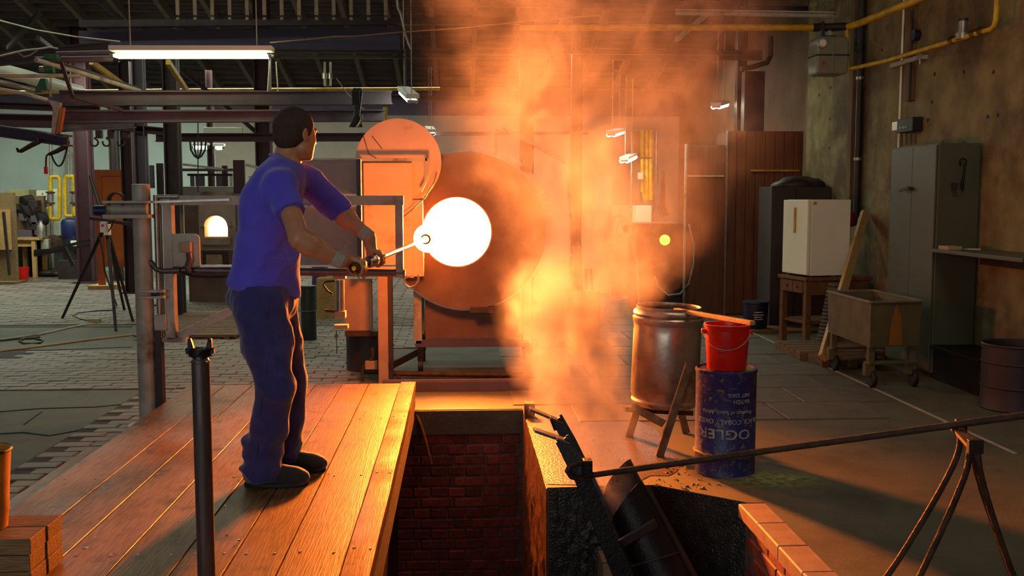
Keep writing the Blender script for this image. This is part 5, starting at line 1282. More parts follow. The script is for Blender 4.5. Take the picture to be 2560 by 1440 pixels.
# slatted wooden mat
ya, yb = G(500, 850).y, G(500, 788).y; x0 = G(335, 850).x; x1 = G(590, 850).x
t = thing('slatted_mat', 'low slatted wooden mat on the brick floor behind the swing frame', 'mat', ((x0 + x1) / 2, (ya + yb) / 2, 0))
n = 16
for i in range(n):
    y = ya + (yb - ya) * (i + .5) / n; xr = x1 + (0.25 * min(1, i / 7))
    MB().box(x0, xr, y - (yb - ya) / n * .38, y + (yb - ya) / n * .38, 0.03, 0.055).build('slat', 'slat_wood', t)
for x in (x0 + .1, (x0 + x1) / 2, x1 - .1): MB().box(x - .03, x + .03, ya, yb, 0.0, 0.03).build('runner', 'old_wood', t)

# small arched furnace
def small_furnace():
    Y = 14.6
    t = thing('arched_furnace', 'pale block furnace with a small bright arched opening, behind the swing frame', 'furnace', (P(560, 0, Y).x, Y + .6, 0))
    def X(p): return P(p, 600, Y).x
    def Z(p): return P(600, p, Y).z
    cx = X(541); hw = X(570) - cx; zb = Z(592); zs = Z(566); rad = Z(539) - zs
    # front wall with an arch hole: outline ring + arch ring
    n = 16; arch = [(cx + hw * math.cos(math.pi * i / n), zs + rad * math.sin(math.pi * i / n)) for i in range(n + 1)]
    L, Rr, T, B = X(498), X(590), Z(480), 0.75
    outer = []
    for i in range(n + 1):
        a = math.pi * i / n; u, v = math.cos(a), math.sin(a)
        k = min((Rr - cx) / u if u > 1e-6 else ((cx - L) / -u if u < -1e-6 else 1e9), (T - zs) / v if v > 1e-6 else 1e9)
        outer.append((cx + u * k, zs + v * k))
    mb = MB()
    for i in range(n):
        q = [arch[i], outer[i], outer[i + 1], arch[i + 1]]; mb.prism([(x, Y, z) for x, z in q], (0, 0.25, 0))
    mb.box(cx + hw, Rr, Y, Y + .25, B, zs); mb.box(L, cx - hw, Y, Y + .25, B, zs); mb.box(cx - hw, cx + hw, Y, Y + .25, B, zb)
    mb.build('front_wall', 'fire_clay', t)
    MB().prism([(x, Y - .03, z) for x, z in ([(cx + (hw + .06) * math.cos(math.pi * i / n), zs + (rad + .06) * math.sin(math.pi * i / n)) for i in range(n + 1)] + [(cx + hw * math.cos(math.pi * (n - i) / n), zs + rad * math.sin(math.pi * (n - i) / n)) for i in range(n + 1)])], (0, .03, 0)).build('arch_ring', 'fire_clay', t)
    MB().box(cx - hw - .05, cx + hw + .05, Y + .22, Y + .24, zb - .05, zs + rad + .05).build('glow', 'smallfire', t)
    MB().box(X(455), X(498) - .006, Y + .15, Y + .6, B, Z(480)).build('left_wing', 'heat_steel', t)
    MB().box(X(430), X(760), Y + .1, Y + 1.2, Z(496), Z(466)).build('top_slab', 'grey_panel', t, bev=.006)
    MB().box(X(590) + .006, X(755), Y + .05, Y + .5, B, Z(480)).build('right_wing', 'grey_panel', t)
    MB().box(X(505), X(578), Y - .05, Y - .004, Z(612), Z(594)).build('sill', 'fire_clay', t, bev=.004)
    MB().box(X(470), X(640), Y - .02, Y + .6, 0.0, B - .004).build('base', 'fire_clay2', t)
    MB().box(X(508), X(570), Y - .04, Y - .02, Z(680), Z(628)).build('lower_door', 'rust_iron', t)
    MB().box(X(516), X(556), Y - .05, Y - .04, Z(676), Z(636)).build('door_plate', 'coping', t)
    MB().box(X(452), X(460), Y - .2, Y - .12, 0, Z(495)).build('corner_post', 'dark_steel', t)
    return t
small_furnace()
# glow from inside the small furnace on the bricks before it
# frames above small furnace
t = thing('furnace_gantry', 'dark steel framework above the small arched furnace', 'frame', tuple(P(600, 480, 13.6)))
def fb(x0, y0, x1, y1, Y, m='dark_steel', nm='bar', d=.06): 
    a = P(x0, y0, Y); b_ = P(x1, y1, Y); MB().box(a.x, b_.x, Y, Y + d, b_.z, a.z).build(nm, m, t, bev=.003)
fb(582, 400, 612, 484, 13.6, 'red_steel', 'post'); fb(554, 414, 568, 466, 14.2, 'red_steel', 'post'); fb(390, 408, 408, 490, 13.4, 'dark_steel', 'post')
fb(372, 413, 384, 470, 13.3, 'beam_steel', 'post'); fb(452, 421, 582, 428, 13.7, 'beam_steel', 'cross_bar'); fb(468, 434, 580, 440, 13.8, 'red_steel', 'cross_bar')
for x0, x1 in ((475, 484), (488, 510), (540, 554)): fb(x0, 440, x1, 466, 14.4, 'beam_steel', 'plate')
MB().bar(P(457, 411, 13.5), P(558, 423, 13.6), 0.035, 0.03).build('slanting_bar', 'steel', t)
MB().bar(P(612, 411, 13.5), P(645, 419, 13.6), 0.035, 0.03).build('slanting_bar', 'steel', t)
for x in (574, 622): fb(x, 440, x + 7, 466, 14.5, 'whitewash', 'pale_strip')
t = boxthing('roof_duct', 'pale pipe duct under the red beam left of the man', 'duct', 508, 318, 605, 334, 15.8, 0.15, 'white_paint')
# dim person behind the housing
# green barrel behind the man
t = thing('dark_barrel', "dark green barrel just behind the man's hip", 'barrel', (P(757, 0, 10.6).x, 10.6, 0))
MB().lathe((P(757, 0, 10.6).x, 10.6, 0), [(0, 0), (.075, 0), (.08, .01), (.08, .3), (.086, .305), (.086, .315), (.08, .32), (.08, .56), (.086, .565), (.086, .58), (.07, .58), (0, .57)], 28).build('body', 'green_barrel', t, True)
# steel mesh cable across floor (thin chain line at y=817)
wire([G(x, 816) + Vector((0, 0, .008)) for x in (760, 860, 985, 1045)], 'thin chain lying across the brick floor behind the furnace housing', 0.008, 'beam_steel', 'floor_chain', 'chain')
boxthing('yellow_crate', 'small pale yellow crate seen under the swing frame', 'crate', 790, 696, 835, 711, 12.5, 0.3, 'stick_wood', base=0)

# ================================================================ BEHIND THE SMOKE
t = thing('pipe_riser', 'bundle of three upright yellow gas pipes glowing pale through the smoke', 'pipes', tuple(P(1618, 500, 15.0)))
for k, (x, yb) in enumerate(((1606, 480), (1617, 500), (1627, 500))):
    MB().cyl(P(x, 325, 15.0), P(x, yb, 15.0), 0.030, n=12).build('pipe', 'yellow', t, True)
MB().cyl(P(1606, 470, 15), P(1612, 506, 15), 0.02, n=8).build('pipe_stub', 'yellow', t, True)
p = P(1601, 440, 14.9); MB().box(p.x - .04, p.x + .04, p.y - .04, p.y + .04, p.z - .05, p.z + .05).build('regulator', 'steel', t, bev=.005)
MB().bar(P(1598, 395, 14.95), P(1630, 395, 14.95), .02, .02).build('clamp', 'dark_steel', t)
for k, x in enumerate((1632, 1641)): pipe([P(x, 328, 15.1), Vector((P(x, 560, 15.1).x, 15.1, 0))], 0.018, ('left', 'right')[k] + ' of two thin shiny conduits right of the yellow gas pipes', 'steel_light', 'conduit')
pipe([P(1580, 328, 15.0), Vector((P(1576, 560, 15.0).x, 15.0, 0))], 0.018, 'thin shiny conduit left of the yellow gas pipes', 'steel_light', 'conduit')
boxthing('wall_panel', 'pale upright panel just left of the yellow gas pipes', 'panel', 1584, 326, 1600, 505, 15.3, .1, 'coping2')
boxthing('switch_cabinet', 'pale switch cabinet below the yellow gas pipes, dim in the smoke', 'cabinet', 1590, 514, 1628, 560, 14.6, .3, 'white_paint', base=0)
boxthing('switch_cabinet', 'brown switch cabinet left of the pale one, dim in the smoke', 'cabinet', 1530, 514, 1582, 640, 15.2, .3, 'coping2', base=0)
boxthing('machine_block', 'dim box-shaped machine in the smoke left of the wire fan', 'machine', 1490, 440, 1530, 700, 15.6, .5, 'grey_panel', base=0)
t = thing('wire_fan', 'round wire-guarded fan standing in the smoke behind the barrel', 'fan', tuple(G(1575, 800)))
c = P(1548, 573, 11.5)
for dy, r in ((0, .155), (0.08, .10)): MB().tube(arcpts(c + Vector((dy * .9, dy, 0)), r, 0, 2 * math.pi, 30, (0.75, -.5, 0), (0, 0, 1))[:-1], .006, 6, True).build('guard_ring', 'steel_light', t, True)
for k in range(8):
    a = k * math.pi / 4; q = Vector((0.75 * math.cos(a), -.5 * math.cos(a), math.sin(a))); MB().cyl(c + q * .155, c + Vector((.10, .1, 0)) + q * .04, .003, n=5).build('guard_wire', 'steel_light', t)
MB().cyl(c + Vector((.10, .1, 0)), c + Vector((.2, .22, 0)), .05, n=14).build('motor', 'orange_dark', t, True)
MB().tube([c + Vector((.15, .16, -.05)), c + Vector((.25, .2, -.4)), c + Vector((.28, .2, -1.2))], .012, 7).build('stand_pole', 'steel', t, True)
t = thing('small_kiln', 'small dark kiln with a little round glowing hole, deep in the smoke', 'kiln', (P(1665, 0, 13).x, 13.3, 0))
MB().box(P(1600, 0, 13).x, P(1720, 0, 13).x, 13.0, 13.7, 0, P(0, 560, 13).z).build('body', 'dark_drum', t, bev=.01)
MB().cyl(P(1662, 600, 12.94), P(1662, 600, 12.99), .07, n=20).build('glow_hole', 'ember', t)
MB().box(P(1640, 0, 12.9).x, P(1655, 0, 12.9).x, 12.9, 12.95, P(0, 612, 12.9).z, P(0, 590, 12.9).z).build('hole_door', 'rust_iron', t)
MB().lathe(P(1655, 520, 13.3), [(0, 0), (.12, -.1), (.05, .05), (.03, .5)], 14).build('chimney', 'dark_steel', t, True)
t = thing('hose_loop', 'large loop of hose hanging at the edge of the kiln in the smoke', 'hose', tuple(P(1690, 730, 12.5)))
MB().tube([P(x, y, 12.6) for x, y in ((1722, 560), (1735, 610), (1734, 660), (1722, 710), (1700, 735), (1670, 738), (1645, 715), (1635, 690))], .012, 7).build('hose', 'steel', t, True)
t = thing('pipe_rack', 'row of upright shining blowpipes standing in a rack in the smoke', 'rack', tuple(P(1450, 730, 10.5)))
for k, (x0, x1, y0) in enumerate(((1427, 1430, 640), (1433, 1441, 620), (1449, 1454, 620), (1463, 1467, 670), (1478, 1482, 672))):
    MB().cyl(P(x0, y0, 10.5), P(x1, 728, 10.5), .009, n=8).build('blowpipe', 'chrome', t, True)
    if k < 3: MB().sphere(P(x0 + 2, y0, 10.5), .022, 8, 6).build('pipe_end', 'chrome', t, True)
a = P(1420, 728, 10.5); MB().box(a.x, a.x + .34, 10.45, 10.55, 0.0, a.z).build('stand', 'dark_steel', t)
wall_boards = thing('board_partition', 'tall dark brown boarded partition behind the barrel, right of the smoke', 'partition', tuple(G(1770, 800)))
Yp = 12.75
MB().box(P(1722, 0, Yp).x, P(1823, 0, Yp).x, Yp, Yp + .05, 0, P(0, 438, Yp).z - .01).build('panel', 'red_wood', wall_boards)
MB().box(P(1722, 0, Yp).x, P(1823, 0, Yp).x, Yp, Yp + .05, P(0, 438, Yp).z + .01, P(0, 357, Yp).z).build('panel', 'red_wood', wall_boards)
MB().box(P(1722, 0, Yp).x, P(1825, 0, Yp).x, Yp - .02, Yp + .03, P(0, 440, Yp).z, P(0, 436, Yp).z).build('rail', 'steel', wall_boards)
MB().box(P(1719, 0, Yp).x, P(1723, 0, Yp).x, Yp - .02, Yp + .03, 0, P(0, 355, Yp).z).build('stile', 'steel', wall_boards)

# ================================================================ RIGHT SIDE
Yw = 12.6
t = thing('wooden_wardrobe', 'tall red-brown wooden wardrobe beside the right-hand wall', 'wardrobe', tuple(G(1920, 795)))
x0, x1 = P(1826, 0, Yw).x, P(2018, 0, Yw).x; zt = P(0, 321, Yw).z
for i in range(8):
    a = x0 + (x1 - x0) * i / 8; MB().box(a + .003, a + (x1 - x0) / 8 - .003, Yw, Yw + .03, 0.02, zt).build('board', 'red_wood', t, bev=.002)
MB().box(x0, x1, Yw + .03, Yw + .5, 0, zt - .01).build('carcass', 'red_wood', t)
MB().box(x0 - .012, x0 + .004, Yw - .015, Yw + .02, 0, zt + .01).build('metal_edge', 'steel_light', t)
MB().box(P(1885, 0, Yw).x, P(2008, 0, Yw).x, Yw - .02, Yw, P(0, 426, Yw).z, P(0, 421, Yw).z).build('strip', 'yellow_tin', t)
t = boxthing('dark_cupboard', 'dark brown cupboard behind the white refrigerator', 'cupboard', 1930, 467, 2070, 760, 11.4, .5, 'dark_brown', base=0)
MB().box(P(2000, 0, 11.4).x, P(2002, 0, 11.4).x, 11.38, 11.4, .05, P(0, 470, 11.4).z).build('door_gap', 'black', t)
t = thing('sacking', 'dark crumpled sack on top of the dark brown cupboard', 'sack', tuple(P(1990, 466, 11.6)))
mb = MB().sphere(P(1995, 466, 11.6), .26, 20, 12, (1.25, .8, .35))
mb.v = [tuple(Vector(v) + Vector((0, 0, max(-.0, noise.noise(Vector(v) * 6) * .08)))) if v[2] > P(0, 466, 11.6).z else (v[0], v[1], P(0, 466, 11.6).z) for v in mb.v]
mb.build('sack', 'dark_steel', t, True)
o = None
# dark blue paint pail
p = G(1888, 826); t = thing('blue_pail', 'dark blue lidded pail on the floor before the wooden wardrobe', 'pail', (p.x, p.y, 0.03))
bucket(t, p.x, p.y, 0.03, .125, .145, .30, 'drum_navy'); MB().lathe((p.x, p.y, .33), [(0, .008), (.15, .006), (.152, -.012), (.147, -.012)], 32).build('lid', 'drum_navy', t, True)
for k, (zz, hw_) in enumerate(((.22, .05), (.19, .06), (.165, .045), (.14, .05))):
    am = math.atan2(-p.y, -p.x) + .25; rr_ = .1375 + .001 - (0.0 if k < 2 else .004)
    q = [Vector((p.x + math.cos(am + (i - 2.5) * hw_ / rr_ / 2.5) * rr_, p.y + math.sin(am + (i - 2.5) * hw_ / rr_ / 2.5) * rr_, zz)) for i in range(6)]
    MB().tube(q, .006, 4).build('label_line', 'letter', t)
o = MB().box(p.x - .25, p.x + .75, p.y - .25, p.y + .2, 0, .03).build('floor_board', 'old_wood_x', bev=.003); tag(o, 'low wooden board lying under the dark blue pail', 'board')

# table and refrigerator, rotated a little
tc0 = G(2012, 866); ang = R(13)
U = Vector((math.cos(ang), math.sin(ang), 0)); V_ = Vector((-math.sin(ang), math.cos(ang), 0))
def ob(mb, o0, u0, u1, v0, v1, z0, z1):
    p = [o0 + U * a + V_ * b_ + Vector((0, 0, c)) for c in (z0, z1) for a, b_ in ((u0, v0), (u1, v0), (u1, v1), (u0, v1))]
    return mb.hexa(p)
o0 = Vector((tc0.x, tc0.y, 0))
t = thing('wooden_side_table', 'old brown wooden table with two drawers carrying the refrigerator', 'table', tuple(o0))
W_, D_ = 0.74, 0.50; zt = 0.70
ob(MB(), o0, -.02, W_ + .02, -.02, D_ + .02, zt - .035, zt).build('top', 'table_wood', t, bev=.004)
for a in (0, W_ - .06):
    for b_ in (0, D_ - .06): ob(MB(), o0, a, a + .06, b_, b_ + .06, 0, zt - .035).build('leg', 'table_wood', t, bev=.003)
ob(MB(), o0, .06, W_ - .06, .008, .028, zt - .18, zt - .036).build('apron', 'table_wood', t)
for k in range(2):
    v0 = .065 + k * .19; d = ob(MB(), o0, -.006, .015, v0, v0 + .18, zt - .165, zt - .045).build('drawer', 'table_wood', t, bev=.003)
    c = o0 - U * .01 + V_ * (v0 + .09) + Vector((0, 0, zt - .105)); MB().sphere(c, .012, 10, 8).build('knob', 'dark_steel', d, True)
ob(MB(), o0, .02, W_ - .02, .02, D_ - .02, .22, .25).build('shelf', 'table_wood', t, bev=.003)
t = thing('refrigerator', 'white refrigerator standing on the old wooden table', 'refrigerator', tuple(o0 + Vector((.2, .2, zt))))
zf = zt + .003; ft = P(2005, 499, tc0.y + .02).z
ob(MB(), o0, .045, .50, .012, .47, zf + .01, ft).build('body', 'white_paint', t, bev=.008)
dr = ob(MB(), o0, .0, .040, .012, .47, zf + .02, ft - .004).build('door', 'white_paint', t, bev=.008)
ob(MB(), o0, -.014, .0, .22, .245, ft - .34, ft - .08).build('handle', 'yellow_tin', dr, bev=.002)
ob(MB(), o0, .06, .095, .004, .012, ft - .05, ft - .022).build('sticker', 'yellow', t)
for a in (.08, .45):
    for b_ in (.05, .42): ob(MB(), o0, a, a + .03, b_, b_ + .03, zt, zf + .01).build('foot', 'black', t)
for k, (u, v, lab) in enumerate(((.36, -.015, 'left water bottle with a red cap before the refrigerator'), (.455, .0, 'middle water bottle with a red cap before the refrigerator'), (.475, -.05 + .06, 'right water bottle with a red cap before the refrigerator'))):
    pass
bp = [(2083, 10.02), (2100, 10.10), (2113, 10.06)]
for k, (px, Y) in enumerate(bp):
    c = P(px, 690, Y); c.z = zt
    # keep on the table top
    t = thing('water_bottle', ('left', 'middle', 'right')[k] + ' of three clear water bottles with red caps on the table', 'bottle', tuple(c))
    MB().lathe(c, [(0, 0), (.030, 0), (.033, .006), (.033, .14), (.030, .16), (.014, .20), (.012, .215)], 18).build('body', 'bottle', t, True)
    MB().lathe(c, [(.0345, .05), (.0345, .11)], 18).build('paper_label', 'bottle_label', t, True)
    MB().lathe(c, [(.014, .212), (.014, .235), (0, .235)], 12).build('cap', 'red_plastic', t, True)
c = P(2068, 683, 10.0); o = MB().tube([Vector((c.x - .05, c.y, zt + .014)), Vector((c.x + .02, c.y - .01, zt + .022)), Vector((c.x + .07, c.y, zt + .05))], [.012, .018, .012], 8).build('brown_tool', 'rust_iron', None, True); tag(o, 'small brown hand tool lying on the table by the bottles', 'tool')
# ribbed stack, pallets, leaning beam
p = G(2068, 872); t = thing('ribbed_stack', 'narrow tapering stack of dark rings between the table and the metal tub', 'stack', (p.x, p.y, .09))
for i in range(16):
    r = .105 - .0026 * i; MB().lathe((p.x + .004 * i, p.y, .09 + i * .036), [(r - .03, 0), (r, .003), (r, .022), (r - .015, .030), (r - .03, .030)], 22, closed=True).build('ring', 'grey_ring', t, True)
def pallet(x0, x1, y0, y1, lab, z=0.0):
    t = thing('pallet', lab, 'pallet', ((x0 + x1) / 2, (y0 + y1) / 2, z))
    for i in range(5):
        a = y0 + (y1 - y0) * i / 5; MB().box(x0, x1, a + .01, a + (y1 - y0) / 5 - .02, z + .065, z + .085).build('slat', 'slat_wood', t)
    for x in (x0, (x0 + x1) / 2 - .03, x1 - .07): MB().box(x, x + .07, y0, y1, z, z + .064).build('block_runner', 'old_wood', t)
pallet(3.14, 3.95, 9.0, 9.75, 'low wooden pallet under the ribbed stack')
pallet(3.2, 3.76, 8.60, 8.97, 'low wooden pallet under the metal tub')
a = P(2108, 722, 9.3); b_ = P(2163, 532, 10.3)
d = (a - b_).normalized(); foot = a + d * ((a.z - .0) / max(1e-3, -d.z)) if d.z < 0 else a
foot = Vector((foot.x, foot.y, 0.0)); foot = a + (a - b_) * (a.z - .10) / (b_.z - a.z)
o = MB().bar(foot, b_, .085, .05, up=(0, -1, 0)).build('leaning_plank', 'stick_wood', bev=.004); tag(o, 'brown plank leaning on the wall between refrigerator and grey cabinet', 'plank')
t = thing('red_glove', 'dark red rag hanging on the wall pipe above the leaning plank', 'rag', tuple(P(2130, 545, 10.5)))
mb = MB().sphere(P(2131, 548, 10.5), .05, 12, 10, (1, .5, 1.6)); mb.v = [tuple(Vector(v) + Vector((noise.noise(Vector(v) * 20) * .02, 0, 0))) for v in mb.v]; mb.build('rag', 'red_rag', t, True)
o = MB().sphere(P(2175, 600, 10.6), .16, 18, 14, (.5, .5, 1.9)).build('brown_cloth', 'plaster_brown', None, True); tag(o, 'brown cloth bag hanging on the wall behind the leaning plank', 'bag')

# metal tub on wheels
def tub():
    t = thing('tub_trolley', 'dull metal tub on a wheeled frame in front of the tall grey cabinet', 'trolley', (3.4, 8.1, 0))
    nl = P(2178, 757, 7.60); nr = P(2305, 752, 7.66); fl = P(2070, 729, 8.52)
    nr.z = nl.z; fl.z = nl.z; frr = Vector((fl.x + (nr.x - nl.x), fl.y + (nr.y - nl.y), nl.z))
    zb = P(2178, 868, 7.62).z
    top = [nl, nr, frr, fl]; cen = sum(top, Vector()) / 4
    bot = [Vector((cen.x + (p.x - cen.x) * .97, cen.y + (p.y - cen.y) * .97, zb)) for p in top]
    inn = [Vector((cen.x + (p.x - cen.x) * .95, cen.y + (p.y - cen.y) * .97, p.z)) for p in top]
    ib = [Vector((p.x, p.y, zb + .02)) for p in [cen.lerp(q, .92) for q in bot]]
    mb = MB(); mb.add(top + bot + inn + ib, [(0, 1, 5, 4), (1, 2, 6, 5), (2, 3, 7, 6), (3, 0, 4, 7), (4, 5, 6, 7), (0, 8, 9, 1), (1, 9, 10, 2), (2, 10, 11, 3), (3, 11, 8, 0), (8, 12, 13, 9), (9, 13, 14, 10), (10, 14, 15, 11), (11, 15, 12, 8), (15, 14, 13, 12)])
    mb.build('tub', 'tub', t)
    mb = MB()
    for i in range(4): mb.bar(top[i] + Vector((0, 0, .006)), top[(i + 1) % 4] + Vector((0, 0, .006)), .03, .014)
    mb.build('rim', 'steel_light', t)
    # painted orange triangle on the near end
    u = (bot[1] - bot[0]); q = [(.42, .02), (.72, .02), (.50, .96)]
    mid = lambda a, h: (bot[0].lerp(bot[1], a)).lerp(top[0].lerp(top[1], a), h) + Vector((0, -.003, 0))
    MB().prism([mid(.38, .03), mid(.66, .03), mid(.60, .7), mid(.50, .98), mid(.42, .6)], (0, .002, 0)).build('painted_mark', 'tub_orange', t)
    for i in range(4):
        c = Vector((cen.x + (bot[i].x - cen.x) * .85, cen.y + (bot[i].y - cen.y) * .88, 0))
        MB().box(c.x - .025, c.x + .025, c.y - .025, c.y + .025, .20, zb).build('leg', 'tub', t, bev=.003)
        MB().box(c.x - .05, c.x + .03, c.y - .03, c.y + .03, .10, .20).build('caster_fork', 'tub', t, bev=.003)
        w_ = Vector((c.x + .015, c.y - .01, .073)); MB().lathe(w_ - Vector((.02, 0, 0)), [(0, 0), (.06, 0), (.072, .01), (.072, .03), (.06, .04), (0, .04)], 24, axis=(1, 0, 0)).build('wheel', 'black', t, True)
    for k in ((0, 1), (3, 2)):
        a, b_ = [Vector((cen.x + (bot[i].x - cen.x) * 1.0, cen.y + (bot[i].y - cen.y) * .88, .20)) for i in k]; MB().bar(a, b_, .09, .02).build('axle_plate', 'tub', t, bev=.003)
tub()
# tall grey cabinet
def cabinet():
    t = thing('tall_cabinet', 'tall olive-grey metal cabinet against the plaster wall, wrench hung on its side', 'cabinet', (4.05, 8.45, 0))
    x0 = P(2334, 955, 8.06).x - .03; x0 = P(2342, 357, 8.06).x; x1 = 4.28; y0, y1 = 8.06, 8.92; zt = P(2342, 357, 8.06).z
    MB().box(x0 + .02, x1, y0, y1, .04, zt).build('body', 'cabinet', t, bev=.008)
    ym = (y0 + y1) / 2
    for a, b_ in ((y0 + .006, ym - .003), (ym + .003, y1 - .006)):
        d = MB().box(x0, x0 + .018, a, b_, .06, zt - .015).build('door', 'cabinet', t, bev=.004)
    MB().cyl((x0 - .03, ym - .02, zt - .37), (x0, ym - .02, zt - .37), .016, n=12).build('lock', 'dark_steel', t)
    MB().bar((x0 - .035, ym - .02, zt - .36), (x0 - .035, ym + .16, zt - .385), .012, .022).build('handle', 'dark_steel', t)
    for y in (y0 + .03, y1 - .07):
        for x in (x0 + .03, x1 - .06): MB().box(x, x + .03, y, y + .04, 0, .04).build('foot', 'dark_steel', t)
    for x in (3.98, 4.16): MB().cyl((x, y0 + .05, zt), (x, y0 + .05, zt + .02), .008, n=6).build('bolt', 'dark_steel', t)
    return t, y0, zt
_, y0c, ztc = cabinet()
t = thing('hanging_wrench', 'dark hooked wrench hanging on the side of the tall cabinet', 'wrench', tuple(P(2407, 400, 8.03)))
MB().tube(arcpts(P(2407, 405, 8.03), .028, R(-70), R(250), 14, (1, 0, 0), (0, 0, 1)), .006, 7).build('eye', 'black_iron', t, True)
MB().tube([P(2411, 413, 8.035), P(2409, 440, 8.035), P(2405, 462, 8.035), P(2406, 478, 8.035)], [.008, .010, .014, .008], 8).build('shank', 'black_iron', t, True)
MB().box(P(2403, 0, 8.03).x - .012, P(2403, 0, 8.03).x + .014, 8.0, 8.05, P(0, 475, 8.03).z, P(0, 455, 8.03).z).build('jaw', 'dark_steel', t, bev=.003)
# wall shelf/desk
t = thing('wall_desk', 'thin wall desk beside the tall cabinet at the right edge', 'desk', (4.1, 7.4, 1.08))
dz_ = P(2370, 622, 8.0).z
MB().box(3.88, 4.298, 6.7, 8.04, dz_ - .03, dz_).build('top', 'cabinet', t, bev=.004)
MB().box(4.22, 4.29, 6.8, 7.9, dz_ - .12, dz_ - .03).build('wall_rail', 'dark_steel', t)
o = MB().box(3.90, 4.02, 7.80, 7.96, dz_, dz_ + .03).build('paper_pad', 'coping', bev=.003); tag(o, 'pad of pale paper lying on the wall desk', 'paper')
o = MB().bar((4.03, 7.86, dz_ + .008), (4.15, 7.75, dz_ + .008), .03, .012).build('pen_box', 'steel_light'); tag(o, 'small light object on the wall desk behind the paper pad', 'box')
o = MB().box(3.93, 4.29, 7.30, 8.03, 0.0, .26).box(3.90, 4.29, 7.27, 8.045, .262, .285).build('black_chest', 'black_iron', bev=.005); tag(o, 'low black chest on the floor under the wall desk', 'chest')
t = thing('black_drum', 'large dark drum at the right edge, near the black chest', 'drum', (3.97, 6.86, 0))
MB().lathe((3.97, 6.86, 0), [(0, 0), (.235, 0), (.24, .01), (.235, .02), (.235, .16), (.243, .168), (.235, .176), (.235, .33), (.243, .338), (.235, .346), (.235, .455), (.243, .462), (.235, .472), (.225, .462), (.225, .02), (0, .02)], 40).build('body', 'dark_drum', t, True)

# gas pipes, meter, wall pipes on the right
YG = 10.35
zg = P(1800, 69, YG).z
pipe([P(1300, 70, YG + .3), P(1480, 69, YG + .1), P(2032, 69, YG)], 0.033, 'long yellow gas pipe crossing the upper right out of the smoke', bend=False)
t = thing('pipe_flange', 'dark flange between the long yellow pipe and the gas meter', 'flange', tuple(P(2045, 69, YG)))
a = P(2032, 69, YG); b_ = P(2050, 69, YG); MB().cyl(a, b_, .042, n=18).build('coupling', 'dark_steel', t, True)
MB().box(b_.x - .01, b_.x + .02, YG - .08, YG + .08, b_.z - .10, b_.z + .05).build('flange_plate', 'dark_steel', t, bev=.004)
MB().cyl(b_ + Vector((.02, 0, 0)), P(2125, 66, YG - .05), .04, n=18).build('pipe_section', 'dark_steel', t, True)
MB().cyl(P(2073, 68, YG), P(2073, 92, YG), .034, n=16).build('meter_neck', 'steel', t, True)
MB().cyl(P(2073, 84, YG), P(2073, 90, YG), .065, n=18).build('neck_ring', 'steel', t, True)
xw = 4.12
ymt = P(2130, 64, YG - .05)
end = Vector((xw + .05, 8.2, ymt.z)); s0 = P(2140, 62, YG - .15)
pipe([P(2118, 67, YG - .05), s0, s0 + (Vector((4.14, 7.6, ymt.z)) - s0)], .036, 'thick yellow gas pipe running along the wall to the top edge')
zz = P(2122, 175, 10.3).z
p0 = P(2118, 75, 10.28)
pipe([p0, Vector((P(2118, 175, 10.28).x, 10.28, zz)), Vector((4.12, 9.6, zz)), Vector((4.14, 7.66, zz - .01)), Vector((4.14, 7.64, zz + .9))], .021, 'thinner yellow gas pipe dropping, then running along the wall and up', bend=True)
for px, py, Y in ((2250, 135, 9.2), (2392, 90, 8.35), (2440, 75, 8.0)):
    pass
t = thing('gas_valve', 'small grey regulator valve on the thinner yellow pipe at upper right', 'valve', (4.13, 8.15, zz))
MB().cyl((4.13, 8.15, zz - .02), (4.13, 8.15, zz + .03), .055, n=20).build('body', 'steel_light', t, True)
MB().cyl((4.13, 8.15, zz + .03), (4.13, 8.15, zz + .13), .032, n=16).build('spring_housing', 'steel_light', t, True)
MB().lathe((4.13, 8.15, zz + .13), [(0, .02), (.04, .015), (.042, 0), (.034, 0)], 18).build('cap', 'dark_steel', t, True)
for y in (8.35, 8.0, 7.88): MB().cyl((4.13, y, zz), (4.13, y - .05, zz), .034, n=6).build('union_nut', 'brass', t)
o = MB().box(P(1866, 0, 12.9).x, P(1917, 0, 12.9).x, 12.9, 13.05, 0, P(0, 165, 12.9).z).build('recess_panel', 'dark_drum', bev=.004); tag(o, 'dark panel as shaded recess between the dark column and the brown wall, above the wardrobe', 'panel')  # flat dark panel stands in for the shaded depth of a recess
o = MB().tube([P(x, y, 12.7) for x, y in ((1926, 90), (1926, 140), (1918, 156), (1880, 168), (1852, 172))], .035, 10).build('elbow_pipe', 'dark_steel', None, True); tag(o, 'dark bent pipe running over the tall dark panel', 'pipe')
